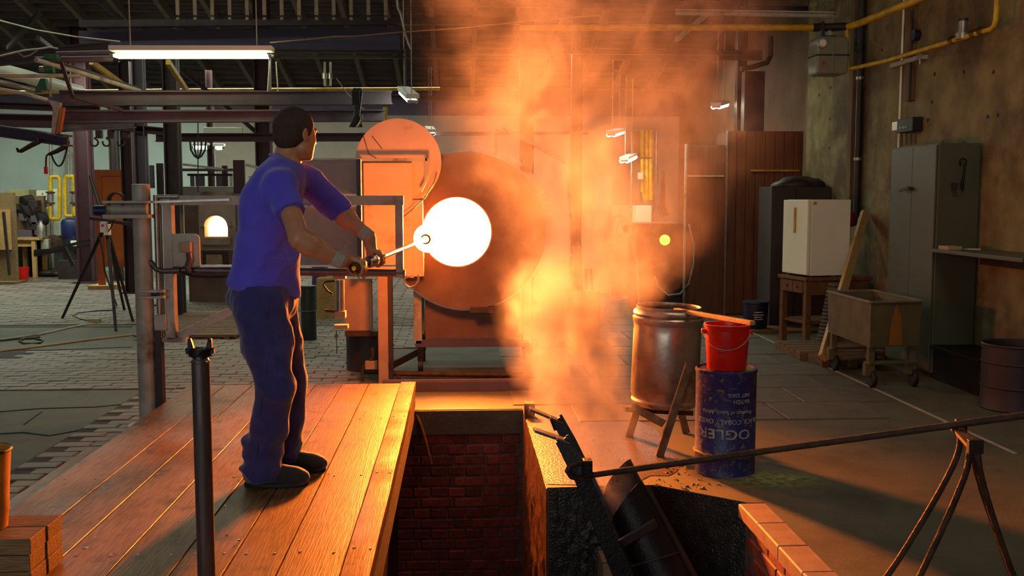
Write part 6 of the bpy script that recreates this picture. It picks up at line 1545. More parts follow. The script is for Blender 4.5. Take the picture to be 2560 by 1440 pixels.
def meter():
    t = thing('gas_meter', 'grey enamelled gas meter hanging from the yellow pipe', 'meter', tuple(P(2072, 140, YG)))
    c = P(2071, 142, YG); w2 = (P(2111, 0, YG).x - P(2032, 0, YG).x) / 2; h2 = (P(0, 92, YG).z - P(0, 190, YG).z) / 2
    poly = []
    r = .05
    for qx, qz, a0 in ((1, -1, -90), (1, 1, 0), (-1, 1, 90), (-1, -1, 180)):
        for i in range(5):
            a = R(a0 + 22.5 * i); poly.append((c.x + qx * (w2 - r) + r * math.cos(a), YG - .13, c.z + qz * (h2 - r) + r * math.sin(a)))
    MB().prism(poly, (0, .26, 0)).build('case', 'meter_grey', t, bev=.02)
    MB().box(c.x - w2 - .006, c.x + w2 + .006, YG - .138, YG + .138, c.z - .006, c.z + .008).build('seam_flange', 'dark_steel', t)
    MB().cyl((c.x - w2 * .75, YG - .17, c.z + h2 * .6), (c.x - w2 * .75, YG - .12, c.z + h2 * .6), .045, n=18).build('dial_housing', 'steel', t, True)
    MB().cyl((c.x - w2 * .75, YG - .175, c.z + h2 * .6), (c.x - w2 * .75, YG - .17, c.z + h2 * .6), .034, n=18).build('dial', 'white_paint', t)
    MB().box(c.x - w2 * .65, c.x - w2 * .48, YG - .142, YG - .13, c.z - h2 * .45, c.z - h2 * .36).build('red_tag', 'red_plastic', t)
    MB().cyl((c.x + .0, YG - .135, c.z - h2 * .9), (c.x, YG - .135, c.z + h2 * .9), .006, n=6).build('moulding', 'meter_grey', t, True)
meter()
t = thing('wall_conduit', 'thick dark conduit running down the plaster wall right of the gas meter', 'conduit', (4.25, 10.55, 1.2))
MB().cyl((4.25, 10.55, 1.30), (4.25, 10.55, 5.2), .034, n=14).build('pipe', 'dark_steel', t, True)
MB().box(4.20, 4.298, 10.62, 10.72, 1.3, 5.2).build('trunking', 'plaster_brown', t)
for z in (1.9, 2.75, 3.6): MB().cyl((4.25, 10.55, z), (4.25, 10.55, z + .03), .042, n=14).build('clip', 'steel_light', t, True)
for k, (px, lab) in enumerate(((2128, 'left thin black cable hanging down the plaster wall'), (2140, 'right thin black cable hanging down the plaster wall'))):
    Y = 4.27 / (ray(px, 300).x / ray(px, 300).y); yb = (700, 540)[k]
    pts = [Vector((4.275, Y + .02 * math.sin(i * 1.3 + k) - (0.10 * i / 10 if k else 0), 4.6 - i * .34)) for i in range(11)]
    wire(pts, lab, .010, 'black')
def wx(px): r_ = ray(px, 300); return 4.3 * r_.y / r_.x
t = thing('pale_conduit', 'thin pale conduit down the plaster wall to the switch box', 'conduit', (4.28, wx(2252), 2.0))
MB().cyl((4.285, wx(2252), 1.75), (4.285, wx(2255), 5.0), .011, n=8).build('pipe', 'white_paint', t, True)
t = thing('dark_trunking', 'dark vertical trunking above the black switch box', 'trunking', (4.27, wx(2278), 2.4))
MB().box(4.26, 4.298, wx(2284), wx(2270), 2.42, 5.0).build('trunk', 'plaster_brown', t)
MB().cyl((4.25, wx(2284), 2.4), (4.25, wx(2284), 3.25), .012, n=8).build('pipe', 'dark_steel', t, True)
t = thing('round_junction_box', 'round dark junction box on the plaster wall above the yellow pipe', 'junction box', (4.27, wx(2290), 3.1)); y = wx(2290); z = 1.5 + (495 - 88) / 2500 * y
MB().cyl((4.24, y, z), (4.30, y, z), .05, n=20).build('body', 'drum_navy', t, True)
t = thing('wall_bracket', 'small grey angle bracket on the plaster wall under the yellow pipe', 'bracket', (4.27, wx(2280), 2.8)); z = 1.5 + (495 - 152) / 2500 * wx(2280)
MB().box(4.22, 4.298, wx(2315), wx(2240), z - .02, z + .02).build('bar', 'steel', t); MB().cyl((4.23, wx(2313), z - .07), (4.23, wx(2313), z + .06), .008, n=8).build('bolt', 'steel_light', t)
t = thing('switch_box', 'black switch box with a small white socket on the plaster wall above the cabinet', 'switch', (4.25, wx(2285), 2.2)); z = 1.5 + (495 - 312) / 2500 * wx(2285)
MB().box(4.20, 4.298, wx(2308), wx(2268), z - .065, z + .065).build('body', 'black', t, bev=.006)
MB().box(4.24, 4.298, wx(2262), wx(2245), z - .03, z + .055).build('socket', 'white_paint', t, bev=.004)
for k in range(3): MB().box(4.196, 4.20, wx(2279 + k * 7), wx(2276 + k * 7), z - .03, z - .01).build('label', 'letter', t)
for k in range(4): MB().cyl((4.27, wx(2262 + k * 12), z - .05), (4.27, wx(2265 + k * 11), z - .18), .008, n=6).build('wire', 'plaster_brown', t)
# ================================================================ THE MAN (one continuous blended surface, clothes over it)
class SDF:
    def __init__(s, lo, hi, h):
        s.lo = np.array(lo, np.float32); s.h = h
        n = np.ceil((np.array(hi) - s.lo) / h).astype(int) + 1
        s.n = n; s.F = np.full(tuple(n), 0.08, np.float32)
    def _box(s, lo, hi, m):
        a = np.maximum(np.floor((np.array(lo) - m - s.lo) / s.h).astype(int), 0)
        b = np.minimum(np.ceil((np.array(hi) + m - s.lo) / s.h).astype(int) + 1, s.n)
        if (b <= a).any(): return None, None
        g = [s.lo[i] + s.h * np.arange(a[i], b[i], dtype=np.float32) for i in range(3)]
        X, Y, Z = np.meshgrid(*g, indexing='ij', sparse=False)
        return tuple(slice(a[i], b[i]) for i in range(3)), np.stack((X, Y, Z), -1)
    def _put(s, sl, d, k):
        A = s.F[sl]
        if k > 0:
            h = np.clip(0.5 + 0.5 * (A - d) / k, 0, 1); s.F[sl] = A * (1 - h) + d * h - k * h * (1 - h)
        else: s.F[sl] = np.minimum(A, d)
    def cap(s, a, b, ra, rb, k=0.015, lat=None, sx=1.0):
        """tapered capsule; lat/sx widen it along a side direction"""
        a = np.array(a, np.float32); b = np.array(b, np.float32); R_ = max(ra, rb) * max(1, sx)
        sl, Q = s._box(np.minimum(a, b) - R_, np.maximum(a, b) + R_, 0.04 + k)
        if sl is None: return s
        if lat is not None:
            l = np.array(Vector(lat).normalized(), np.float32)
            f = lambda q: q - (q @ l)[..., None] * l * (1 - 1 / sx)
            Q = f(Q); a = a - (a @ l) * l * (1 - 1 / sx); b = b - (b @ l) * l * (1 - 1 / sx)
        d = b - a; t = np.clip(((Q - a) @ d) / max(d @ d, 1e-9), 0, 1)
        s._put(sl, np.linalg.norm(Q - a - t[..., None] * d, axis=-1) - (ra + (rb - ra) * t), k); return s
    def chain(s, pts, rs, k=0.012, **kw):
        for i in range(len(pts) - 1): s.cap(pts[i], pts[i + 1], rs[i], rs[i + 1], k, **kw)
        return s
    def ell(s, c, r, axes=None, k=0.015, sub=False):
        c = np.array(c, np.float32); r = np.array(r, np.float32); R_ = r.max()
        sl, Q = s._box(c - R_, c + R_, 0.04 + k)
        if sl is None: return s
        q = Q - c
        if axes is not None: q = q @ np.array(axes, np.float32).T
        k0 = np.linalg.norm(q / r, axis=-1); k1 = np.linalg.norm(q / (r * r), axis=-1)
        d = k0 * (k0 - 1) / np.maximum(k1, 1e-6)
        if sub:
            A = s.F[sl]; h = np.clip(0.5 - 0.5 * (A + d) / k, 0, 1); s.F[sl] = A * (1 - h) - d * h + k * h * (1 - h)
        else: s._put(sl, d, k)
        return s
    def plane(s, p, nrm):
        """keep the side the normal points away from"""
        g = [s.lo[i] + s.h * np.arange(s.n[i], dtype=np.float32) for i in range(3)]
        X, Y, Z = np.meshgrid(*g, indexing='ij', sparse=True); nn = Vector(nrm).normalized()
        d = (X - p[0]) * nn.x + (Y - p[1]) * nn.y + (Z - p[2]) * nn.z
        s.F = np.maximum(s.F, d); return s
    def mesh(s, name):
        F = s.F; S = F < 0; nx, ny, nz = F.shape
        c = np.zeros((nx - 1, ny - 1, nz - 1), np.int8)
        for i in (0, 1):
            for j in (0, 1):
                for k in (0, 1): c += S[i:nx - 1 + i, j:ny - 1 + j, k:nz - 1 + k]
        act = (c > 0) & (c < 8); I = np.argwhere(act); idx = -np.ones(act.shape, np.int32); idx[act] = np.arange(len(I))
        acc = np.zeros((len(I), 3)); cnt = np.zeros(len(I))
        for ax in range(3):
            o1, o2 = [a for a in range(3) if a != ax]
            for u in (0, 1):
                for v in (0, 1):
                    p0 = I.copy(); p0[:, o1] += u; p0[:, o2] += v; p1 = p0.copy(); p1[:, ax] += 1
                    f0 = F[tuple(p0.T)]; f1 = F[tuple(p1.T)]; cr = (f0 < 0) != (f1 < 0)
                    t = np.where(cr, f0 / np.where(f0 - f1 == 0, 1, f0 - f1), 0)
                    q = p0.astype(float); q[:, ax] += t; acc[cr] += q[cr]; cnt[cr] += 1
        V = s.lo + s.h * acc / cnt[:, None]
        quads = []
        for ax in range(3):
            o1, o2 = [(1, 2), (2, 0), (0, 1)][ax]
            sl0 = [slice(None)] * 3; sl1 = [slice(None)] * 3; sl0[ax] = slice(0, -1); sl1[ax] = slice(1, None)
            for o in (o1, o2): sl0[o] = slice(1, -1); sl1[o] = slice(1, -1)
            A = S[tuple(sl0)]; B = S[tuple(sl1)]; E = np.argwhere(A != B)
            if not len(E): continue
            fl = A[tuple(E.T)]
            base = E.copy(); base[:, o1] += 1; base[:, o2] += 1
            def g(d1, d2): q = base.copy(); q[:, o1] -= d1; q[:, o2] -= d2; return idx[tuple(q.T)]
            Q = np.stack((g(1, 1), g(0, 1), g(0, 0), g(1, 0)), 1); Q[~fl] = Q[~fl][:, ::-1]; quads.append(Q)
        Q = np.concatenate(quads); Q = Q[(Q >= 0).all(1)]
        me = bpy.data.meshes.new(name); me.from_pydata(V.tolist(), [], Q.tolist()); return me
def soften(me, it=2, disp=None):
    bm = bmesh.new(); bm.from_mesh(me)
    for _ in range(it): bmesh.ops.smooth_vert(bm, verts=bm.verts, factor=0.5, use_axis_x=True, use_axis_y=True, use_axis_z=True)
    if disp:
        bm.normal_update(); mv = [(v, v.normal * disp(v.co)) for v in bm.verts]
        for v, d in mv: v.co += d
    bm.to_mesh(me); bm.free(); return me

def man():
    V = Vector
    z0 = ZP
    # joints from sight lines
    head = P(738, 336, 4.74)
    neckb = P(716, 415, 4.72)
    chest = P(688, 500, 4.69)
    waist = P(668, 620, 4.69)
    hip = P(664, 715, 4.69)
    shR = P(706, 462, 4.50); shL = P(768, 452, 4.90)
    elR = P(748, 597, 4.30); wrR = P(852, 652, 4.36)
    elL = P(848, 530, 5.00); wrL = P(922, 592, 4.90)
    hR = PA + pd * 0.02; hL = PA + pd * 0.52
    hipR = P(655, 760, 4.58); hipL = P(683, 752, 4.80)
    knR = P(690, 968, 4.52); knL = P(722, 950, 4.86)
    anR = P(662, 1172, 4.60); anL = P(712, 1135, 4.84)
    anR.z = z0 + 0.09; anL.z = z0 + 0.09
    t_hips = (hipL - hipR).normalized()
    sh = (shL - shR).normalized()
    # ---- body
    B = SDF((-1.28, 4.08, 0.62), (-0.30, 5.22, 2.02), 0.0052)
    lat = (0.25, 1, 0)
    B.cap(hip, waist, 0.110, 0.100, 0.04, lat=lat, sx=1.3).cap(waist, chest, 0.100, 0.105, 0.04, lat=lat, sx=1.3).cap(chest, neckb - V((0, 0, .09)), 0.100, 0.06, 0.04, lat=sh, sx=1.4)
    B.cap(neckb - V((0.015, 0, .05)), P(722, 375, 4.735), 0.066, 0.060, 0.03)
    B.cap(shR, neckb, 0.045, 0.045, 0.03).cap(shL, neckb, 0.045, 0.045, 0.03)
    for s_, e, w_, up in ((shR, elR, wrR, 1), (shL, elL, wrL, 1)):
        B.cap(s_, e, 0.050, 0.043, 0.02)
        m = e.lerp(w_, 0.28); B.chain([e, m, w_], [0.041, 0.045, 0.0275], 0.02)
        B.ell(e.lerp(w_, .2) + V((0, 0, -.005)), (.045, .045, .045), k=.02)
    # hips down to mid thigh so the body carries on into the trousers
    B.cap(hipR, hipR.lerp(knR, .35), 0.09, 0.075, .03).cap(hipL, hipL.lerp(knL, .35), 0.09, 0.075, .03)
    # head: looks away from the camera, to the upper right
    al = R(47); fw = V((math.cos(al), math.sin(al), -0.10)).normalized(); rt = V((math.sin(al), -math.cos(al), 0)).normalized(); up = rt.cross(fw).normalized()
    A = np.array([fw, rt, up])
    H = lambda f, r_, u: head + fw * f + rt * r_ + up * u
    B.ell(H(-0.012, 0, 0.028), (0.100, 0.080, 0.096), A, 0.02)       # cranium
    B.ell(H(0.035, 0, -0.025), (0.066, 0.068, 0.092), A, 0.02)       # face
    B.ell(H(0.045, 0, -0.075), (0.046, 0.048, 0.036), A, 0.02)       # jaw
    B.ell(H(0.083, 0, -0.098), (0.018, 0.024, 0.016), A, 0.012)      # chin
    for s_ in (-1, 1):
        B.cap(H(0.01, s_ * .058, -.065), H(0.07, s_ * .026, -.095), .014, .012, .02)   # jaw line
        B.ell(H(0.066, s_ * .038, -.018), (.018, .020, .016), A, .015)                 # cheek bone
        B.ell(H(0.090, s_ * .030, .016), (.012, .015, .010), A, .006, sub=True)         # eye socket
        B.ell(H(0.082, s_ * .030, .014), (.012, .013, .011), A, .004)                   # eyeball, lid
        # ear
        e0 = H(-0.004, s_ * .080, -.005)
        E = np.array([(fw * .92 + rt * s_ * -.38).normalized(), (rt * s_ * .92 + fw * .38).normalized(), up])
        B.ell(e0, (.017, .009, .032), E, .005); B.ell(e0 + rt * s_ * .008 + fw * .001, (.010, .006, .022), E, .003, sub=True)
        B.ell(e0 - up * .026 + fw * .004, (.009, .006, .010), E, .005)
    B.cap(H(0.094, -.028, .034), H(0.094, .028, .034), .010, .010, .012)  # brow
    B.cap(H(0.098, 0, .018), H(0.117, 0, -.022), .008, .011, .010)        # nose
    for s_ in (-1, 1): B.ell(H(0.105, s_ * .011, -.026), (.010, .008, .007), A, .006)
    B.cap(H(0.098, -.015, -.052), H(0.098, .015, -.052), .0075, .0075, .006); B.cap(H(0.096, -.013, -.064), H(0.096, .013, -.064), .008, .008, .006)
    # hands
    def hand(c, wr, arm_from, rot, spread, thumb_dir):
        """palm above the pipe, fingers wrapped round it; rot turns the palm about the pipe"""
        ax = pd * spread
        w_ = (wr - c); w_ = (w_ - pd * w_.dot(pd)).normalized()
        w_ = Matrix.Rotation(rot, 3, pd) @ w_
        q = pd.cross(w_).normalized()
        base = c + w_ * 0.034
        kn = [c + w_ * 0.040 + q * 0.014 + ax * (0.031 - 0.0205 * i) for i in range(4)]
        for i, k_ in enumerate(kn): B.cap(wr.lerp(base, .18), k_ - q * .010, 0.021, 0.0135, .014)
        B.cap(wr, base - q * .01, .027, .022, .02); B.cap(kn[0] - q * .008, kn[3] - q * .008, .0135, .0125, .01)
        Ls = (1.0, 1.08, 1.0, .84)
        for i, k_ in enumerate(kn):
            o = c + ax * (0.033 - 0.0215 * i); pts = [k_]; rr = [.0115]
            for j, a in enumerate((R(28), R(78), R(128), R(172))):
                a *= Ls[i]; pts.append(o + w_ * math.cos(a + .32) * .0355 + q * math.sin(a + .32) * .0355); rr.append((.0108, .0102, .0096, .0088)[j])
            B.chain(pts, rr, .003)
        # thumb, leaves the side of the palm near the wrist and closes from the other side
        o = c + ax * thumb_dir * .030
        t0 = wr.lerp(base, .45) - q * .014 + ax * thumb_dir * .010
        tp = [t0, o + w_ * .030 - q * .030, o - q * .036 - w_ * .002 + ax * thumb_dir * .006, o - q * .020 - w_ * .028 + ax * thumb_dir * .008]
        B.chain(tp, [.016, .0135, .0118, .0100], .006)
    hand(hR, wrR, elR, R(20), 1, 1)
    hand(hL, wrL, elL, R(-12), 1, 1)
    me = soften(B.mesh('person'), 2)
    body = link(me, 'person', 'skin', None, 'full')
    tag(body, 'man in blue t-shirt and dark jeans on the platform, holding the blowpipe', 'person')
    # ---- cropped hair
    Hh = SDF(tuple(head - V((.15, .15, .10))), tuple(head + V((.15, .15, .15))), 0.0045)
    Hh.ell(H(-0.012, 0, 0.028), (0.1035, 0.0835, 0.0995), A, 0)
    Hh.ell(H(-0.045, 0, -0.012), (0.066, 0.068, 0.070), A, 0.01)
    Hh.plane(tuple(H(0.066, 0, .06)), tuple(fw * 1.0 - up * .55)); Hh.plane(tuple(H(-0.05, 0, -0.072)), tuple(-up + fw * .22))
    hr = link(soften(Hh.mesh('hair'), 1), 'hair', 'hair', body, 'full')
    # ---- wrist bandages
    for e, w_ in ((elR, wrR), (elL, wrL)):
        d = (w_ - e).normalized(); L = (w_ - e).length
        MB().lathe(e, [(.034, L * .80), (.0355, L * .82), (.0350, L * .88), (.0362, L * .90), (.0345, L * .97), (.0350, L * 1.02), (.032, L * 1.03)], 28, axis=d).build('wrist_bandage', 'bandage', body, True)
    # ---- t-shirt
    T = SDF((-1.36, 4.20, 0.88), (-0.42, 5.22, 1.95), 0.0068)
    hem = P(660, 735, 4.69)
    def PX(x, y, Y=4.69): return P(x, y, Y)
    # side-view centre line and half thickness in the picture plane, widened across
    spec = [(662, 745, 82, 1.18), (663, 700, 84, 1.16), (664, 650, 77, 1.22), (668, 600, 72, 1.30), (675, 545, 68, 1.40), (686, 495, 66, 1.50), (698, 455, 56, 1.62), (712, 428, 44, 1.55)]
    for (x0, y0, h0, w0), (x1, y1, h1, w1) in zip(spec, spec[1:]):
        T.cap(PX(x0, y0), PX(x1, y1), h0 * 4.69 / F_PX, h1 * 4.69 / F_PX, .02, lat=(0.16, 1, 0), sx=(w0 + w1) / 2)
    T.cap(neckb - V((0.02, 0, .035)), neckb + V((0.0, 0, .0)), .086, .074, .03)
    T.cap(shR + V((-.01, .01, .0)), neckb - V((.01, 0, .03)), .073, .06, .03); T.cap(shL + V((-.01, -.01, .0)), neckb - V((.01, 0, .03)), .072, .06, .03)
    dR = (elR - shR).normalized(); dL = (elL - shL).normalized()
    cR = shR + dR * 0.175; cL = shL + dL * 0.235
    T.cap(shR, shR + dR * .28, .072, .072, .045); T.cap(shL, shL + dL * .33, .072, .068, .04)
    T.cap(shR + V((-.02, .03, -.06)), P(700, 560, 4.6), .075, .06, .05)
    # cut sleeves: remove beyond the cuff planes only near the arms
    def cut_beyond(c, d, rad):
        sl, Q = T._box(np.array(c) - rad, np.array(c) + rad + 0.12, 0.05)
        q = Q - np.array(c, np.float32); al_ = q @ np.array(d, np.float32)
        rd = np.linalg.norm(q - al_[..., None] * np.array(d, np.float32), axis=-1)
        tube = np.maximum(rd - rad, -al_)     # inside the removal cylinder
        T.F[sl] = np.maximum(T.F[sl], -tube)
    hemr = T.F.copy()
    # body torso kept: compute removal then restore torso
    T2 = SDF((-1.36, 4.20, 0.88), (-0.42, 5.22, 1.95), 0.0068)
    for (x0, y0, h0, w0), (x1, y1, h1, w1) in zip(spec, spec[1:]):
        T2.cap(PX(x0, y0), PX(x1, y1), h0 * 4.69 / F_PX, h1 * 4.69 / F_PX, .02, lat=(0.16, 1, 0), sx=(w0 + w1) / 2)
    cut_beyond(cR, dR, .082); cut_beyond(cL, dL, .085)
    keep = np.clip((0.045 - T2.F) / 0.03, 0, 1); T.F = T.F * (1 - keep) + hemr * keep; del T2, keep
    T.plane(tuple(PX(570, 706)), tuple(V((-0.24, 0, -1)))); 
    T.plane(tuple(P(690, 380, 4.72)), tuple(V((.50, -.02, 1.0))))
    # hollow hem
    def fold(p):
        q = V((p.x * 5 + p.z * 2.2, p.y * 5, p.z * 2.4 - p.x * 3.0)); a = noise.fractal(q, 1.0, 2.0, 2)
        r_ = noise.ridged_multi_fractal(V((p.x * 3.2 - p.z * 2.6, p.y * 3, p.z * 2.0 + p.x * 2.2)), 1.0, 2.0, 2, 1.0, 2.0)
        b_ = max(0, 1 - abs(p.z - 1.12) / .25)
        w2 = noise.noise(V((p.x * 9 - p.z * 7, p.y * 4, p.z * 3 + p.x * 5))) * max(0, .5 + (1.5 - p.z)) 
        return a * 0.014 + (r_ - 1.0) * 0.017 * (0.6 + b_) + w2 * .011
    link(soften(T.mesh('t_shirt'), 3, fold), 't_shirt', 'shirt', body, 'full')
    MB().tube(arcpts(neckb + V((.004, 0, .012)), 1.0, 0, 2 * math.pi, 28, V((.079, 0, -.040)), V((.0, .083, 0)))[:-1], .006, 8, True).build('collar', 'shirt', body, True)
    # ---- trousers
    J = SDF((-1.30, 4.30, 0.17), (-0.50, 5.10, 1.16), 0.0068)
    def leg(hp, kn, an, cuff, off):
        pts = [hp, hp.lerp(kn, .5), kn, kn.lerp(an, .5), V((an.x - .005, an.y, z0 + .16)), V((an.x - .008, an.y, z0 + .065))]
        J.chain(pts, [.118, .105, .086, .082, .083, .090], .03, lat=(0, 1, 0), sx=1.0)
        # crumpled cuff folds
        for zz, r_ in ((.215, .084), (.15, .092), (.085, .098)): J.ell(V((an.x - .016, an.y, z0 + zz)), (r_, r_ * .92, .026), None, .022)
    leg(hipR, knR, anR, 0, 0); leg(hipL, knL, anL, 0, 0)
    J.ell(hip + V((-.02, 0, -.05)), (.155, .185, .13), None, .04)
    J.cap(P(632, 800, 4.6), P(640, 850, 4.58), .085, .07, .04); J.cap(P(664, 690, 4.69), P(664, 760, 4.69), .128, .125, .03, lat=(0, 1, 0), sx=1.3)
    J.plane((0, 0, 1.125), (0, 0, 1)); J.plane((0, 0, z0 + .030), (0, 0, -1))
    def jf(p):
        low = max(0.0, 1 - (p.z - z0) / .5)
        a = noise.fractal(V((p.x * 7, p.y * 7, p.z * (5 + 5 * low))), 1.0, 2.0, 3)
        r_ = noise.ridged_multi_fractal(V((p.x * 4 + p.z * 2, p.y * 4, p.z * (3.5 + 6 * low) - p.x * 2)), 1.0, 2.0, 2, 1.0, 2.0)
        kb = max(0, 1 - abs(p.z - 0.62) / .16)
        return a * .012 + (r_ - 1) * (.009 + .010 * low + .008 * kb)
    tr = link(soften(J.mesh('trousers'), 2, jf), 'trousers', 'jeans', body, 'full')
    # seam, pocket stitching, rivet
    def on_leg(px, py, Y):
        return P(px, py, Y)
    # snap lines on to the trouser surface
    from mathutils.bvhtree import BVHTree
    bt = BVHTree.FromPolygons([v.co.copy() for v in tr.data.vertices], [tuple(p.vertices) for p in tr.data.polygons])
    def snap(pp):
        out = []
        for x, y in pp:
            d = ray(x, y).normalized(); h = bt.ray_cast(CAM, d)
            if h[0]: out.append(h[0] - d * 0.001)
        return out
    for nm, pp in (('side_seam', [(668, 765), (669, 800), (668, 850), (667, 900), (664, 950), (661, 985), (655, 1000), (648, 1050), (645, 1100), (640, 1150)]),
                   ('pocket_seam', [(706, 742), (702, 755), (692, 765), (678, 774)]), ('back_pocket', [(588, 776), (605, 782), (625, 778), (648, 776)])):
        q = snap(pp)
        if len(q) > 2: MB().tube(q, .0018, 5).build(nm, 'seam', tr, True)
    for x, y in ((620, 790), (670, 779)):
        q = snap([(x, y)])
        if q: MB().sphere(q[0], .005, 8, 6).build('rivet', 'brass', tr, True)
    # ---- shoes
    for an, lab in ((anR, 0), (anL, 1)):
        S_ = SDF((an.x - .14, an.y - .10, z0 - .01), (an.x + .27, an.y + .10, z0 + .14), .0045)
        y = an.y; x = an.x
        S_.cap((x - .055, y, z0 + .052), (x + .02, y, z0 + .062), .046, .046, .02)
        S_.cap((x + .02, y, z0 + .060), (x + .13, y - .006, z0 + .044), .050, .046, .03, lat=(0, 1, 0), sx=1.0)
        S_.ell((x + .150, y - .008, z0 + .040), (.058, .048, .040), None, .02)
        S_.plane((0, 0, z0 + .004), (0, 0, -1)); S_.plane((0, 0, z0 + .11), (0, 0, 1))
        sh_ = link(soften(S_.mesh('shoe'), 1), 'shoe', 'shoe', body, 'full')
        pl = []
        for i in range(28):
            a = 2 * math.pi * i / 28; cx_ = x + .052; L_ = .148; px_ = cx_ + math.cos(a) * L_; wd = .047 + .006 * math.cos(a)
            pl.append((px_, y - .005 + math.sin(a) * wd, z0 + .001))
        MB().prism(pl, (0, 0, .018)).build('sole', 'black', sh_, bev=.003)
        q = [V((x + .035 + .018 * k, y - .022 if k % 2 else y + .018, z0 + .103 - .010 * k)) for k in range(4)]
        MB().tube(q, .003, 5).build('lace', 'black', sh_, True)
    return body
man()

def far_worker():
    """second worker far back; only lower legs and shoe come out below the housing"""
    Y = 13.6; c = P(796, 760, Y); x = c.x; V = Vector
    B = SDF((x - .35, Y - .35, 0.0), (x + .45, Y + .35, 1.80), 0.014)
    B.ell((x, Y, 1.66), (.095, .08, .115), k=.02).cap((x, Y, 1.42), (x, Y, 1.58), .06, .055, .02)
    B.cap((x, Y, 1.0), (x, Y, 1.36), .13, .13, .04, lat=(0, 1, 0), sx=1.4)
    for s_ in (-1, 1):
        B.chain([V((x, Y + s_ * .19, 1.38)), V((x - .02, Y + s_ * .22, 1.12)), V((x + .16, Y + s_ * .20, 0.98))], [.055, .042, .03], .02)
        B.ell((x + .22, Y + s_ * .20, .96), (.05, .02, .035), k=.01)
        B.cap((x, Y + s_ * .09, .92), (x + .02, Y + s_ * .10, .1), .09, .06, .03)
    o = link(soften(B.mesh('person'), 1), 'person', 'skin', None, 'full')
    tag(o, 'second worker far back, only jeans and a dark shoe showing below the grey housing', 'person')
    for s_ in (-1, 1):
        J = SDF((x - .2, Y + s_ * .1 - .2, .02), (x + .25, Y + s_ * .1 + .2, 1.08), .014)
        J.chain([V((x, Y + s_ * .08, .98)), V((x + .03, Y + s_ * .10, .52)), V((x + .0, Y + s_ * .10, .12))], [.13, .09, .085], .02)
        link(soften(J.mesh('trouser_leg'), 1), 'trouser_leg', 'jeans', o, 'full')
        S_ = SDF((x - .12, Y + s_ * .1 - .1, -.01), (x + .3, Y + s_ * .1 + .1, .15), .010)
        S_.cap((x - .04, Y + s_ * .1, .05), (x + .18, Y + s_ * .1, .045), .05, .045, .02).plane((0, 0, .004), (0, 0, -1))
        link(soften(S_.mesh('shoe'), 1), 'shoe', 'shoe', o, 'full')
    T = SDF((x - .3, Y - .4, .9), (x + .3, Y + .4, 1.5), .014)
    T.cap((x, Y, .98), (x, Y, 1.36), .145, .145, .04, lat=(0, 1, 0), sx=1.42)
    link(soften(T.mesh('t_shirt'), 1), 't_shirt', 'shirt', o, 'full')
far_worker()
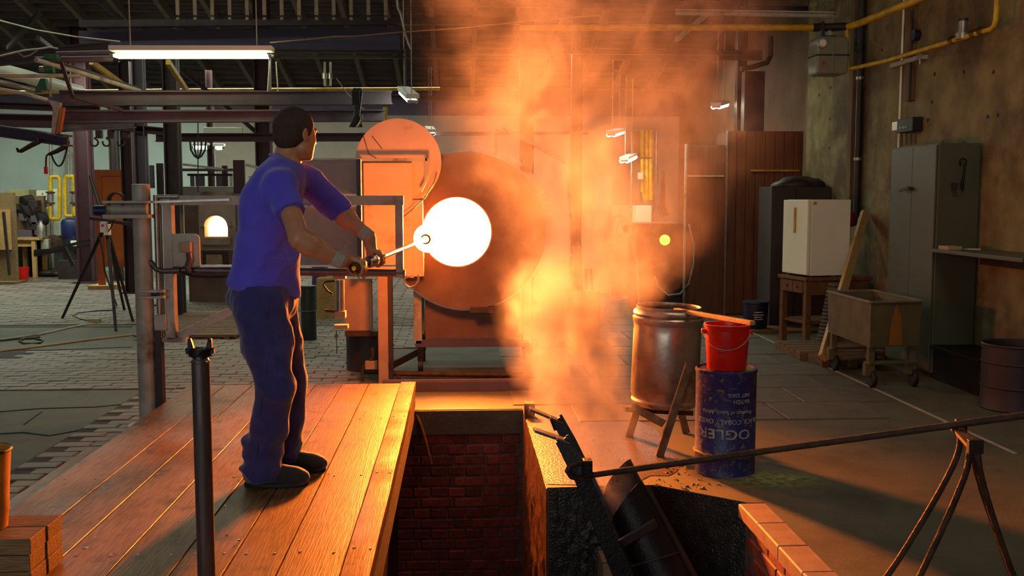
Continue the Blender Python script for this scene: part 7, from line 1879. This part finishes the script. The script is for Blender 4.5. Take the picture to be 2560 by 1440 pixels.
# ================================================================ SMOKE AND HAZE
def smoke():
    s = NT('smoke'); t = s
    vol = s.n('ShaderNodeVolumePrincipled'); s.l(vol.outputs[0], s.out.inputs['Volume'])
    tc = s.n('ShaderNodeTexCoord'); obj = tc.outputs['Object']
    sx = s.n('ShaderNodeSeparateXYZ'); s.l(obj, sx.inputs[0])
    Z0, Z1 = -0.1, 3.9
    u = s.ramp(sx.outputs[2], Z0, Z1)
    def curve(pts, lo, hi):
        """value as a function of height"""
        nd = s.n('ShaderNodeFloatCurve'); cv = nd.mapping.curves[0]
        q = [((z - Z0) / (Z1 - Z0), (v - lo) / (hi - lo)) for z, v in pts]
        while len(cv.points) < len(q): cv.points.new(0.5, 0.5)
        for p, (a, b) in zip(cv.points, q): p.location = (a, b)
        nd.mapping.update(); s.l(u, nd.inputs['Value'])
        return s.math('MULTIPLY_ADD', nd.outputs[0], hi - lo, lo)
    # swirl: shift the lookup point by low noise
    n1 = s.n('ShaderNodeTexNoise'); n1.inputs['Scale'].default_value = 1.5; n1.inputs['Detail'].default_value = 2.0; s.l(obj, n1.inputs['Vector'])
    cen = s.n('ShaderNodeVectorMath', operation='SUBTRACT'); s.l(n1.outputs['Color'], cen.inputs[0]); cen.inputs[1].default_value = (.5, .5, .5)
    amp = curve([(-.1, .10), (.4, .22), (.8, .45), (1.5, .8), (3.9, 1.0)], 0, 2)
    sc_ = s.n('ShaderNodeVectorMath', operation='SCALE'); s.l(cen.outputs[0], sc_.inputs[0]); s.l(amp, sc_.inputs['Scale'])
    wp = s.n('ShaderNodeVectorMath', operation='ADD'); s.l(obj, wp.inputs[0]); s.l(sc_.outputs[0], wp.inputs[1])
    sw = s.n('ShaderNodeSeparateXYZ'); s.l(wp.outputs[0], sw.inputs[0])
    cx = curve([(-.1, .76), (.15, .72), (.35, .64), (.7, .62), (1.1, .78), (1.6, .80), (2.4, .68), (3.9, .56)], 0, 1)
    cy_ = curve([(-.1, 4.62), (.15, 4.75), (.4, 5.25), (.8, 5.65), (1.3, 5.6), (2.5, 5.55), (3.9, 5.6)], 4, 8)
    rr = curve([(-.1, .07), (.15, .13), (.35, .22), (.7, .29), (1.0, .38), (1.5, .58), (2.2, .74), (3.0, .80), (3.9, .84)], 0, 2)
    dn = curve([(-.1, .6), (.10, .8), (.30, 1.1), (.7, 1.15), (.95, .42), (1.25, .12), (1.8, .078), (2.6, .095), (3.9, .15)], 0, 1.5)
    dx = s.math('DIVIDE', s.math('SUBTRACT', sw.outputs[0], cx), rr)
    dy = s.math('DIVIDE', s.math('SUBTRACT', sw.outputs[1], cy_), rr)
    r2 = s.math('ADD', s.math('MULTIPLY', dx, dx), s.math('MULTIPLY', dy, dy))
    fall = s.math('POWER', s.math('SUBTRACT', 1.0, s.ramp(r2, 0.0, 2.1)), 1.6)
    # billows
    mp = s.n('ShaderNodeMapping'); mp.inputs['Scale'].default_value = (1, 1, .8); s.l(wp.outputs[0], mp.inputs[0])
    n2 = s.noise(mp.outputs[0], 5.2, 6, 0.64)
    bil = s.ramp(n2, 0.42, 0.64)
    bil = s.math('MULTIPLY_ADD', bil, 1.9, 0.05)
    big = s.math('MULTIPLY_ADD', s.ramp(s.noise(wp.outputs[0], 1.9, 2, 0.5), 0.40, 0.60), 1.15, 0.28)
    bil = s.math('MULTIPLY', bil, big)
    d = s.math('MULTIPLY', s.math('MULTIPLY', fall, bil), s.math('MULTIPLY', dn, SMOKE_D))
    d = s.math('MULTIPLY', d, s.math('POWER', s.ramp(sx.outputs[0], -0.58, 0.10), 1.5))
    d = s.math('MULTIPLY', d, s.math('SUBTRACT', 1.0, s.ramp(sx.outputs[0], 1.65, 1.98)))
    s.l(d, vol.inputs['Density'])
    vol.inputs['Color'].default_value = (0.60, 0.60, 0.84, 1); vol.inputs['Anisotropy'].default_value = 0.32
    o = MB().box(-0.62, 2.0, 4.25, 7.05, -0.12, 3.95).build('smoke_plume', s.m)
    tag(o, 'orange-lit smoke rising from the iron mould and spreading under the roof', 'smoke', kind='stuff')
SMOKE_D = 7.0
smoke()
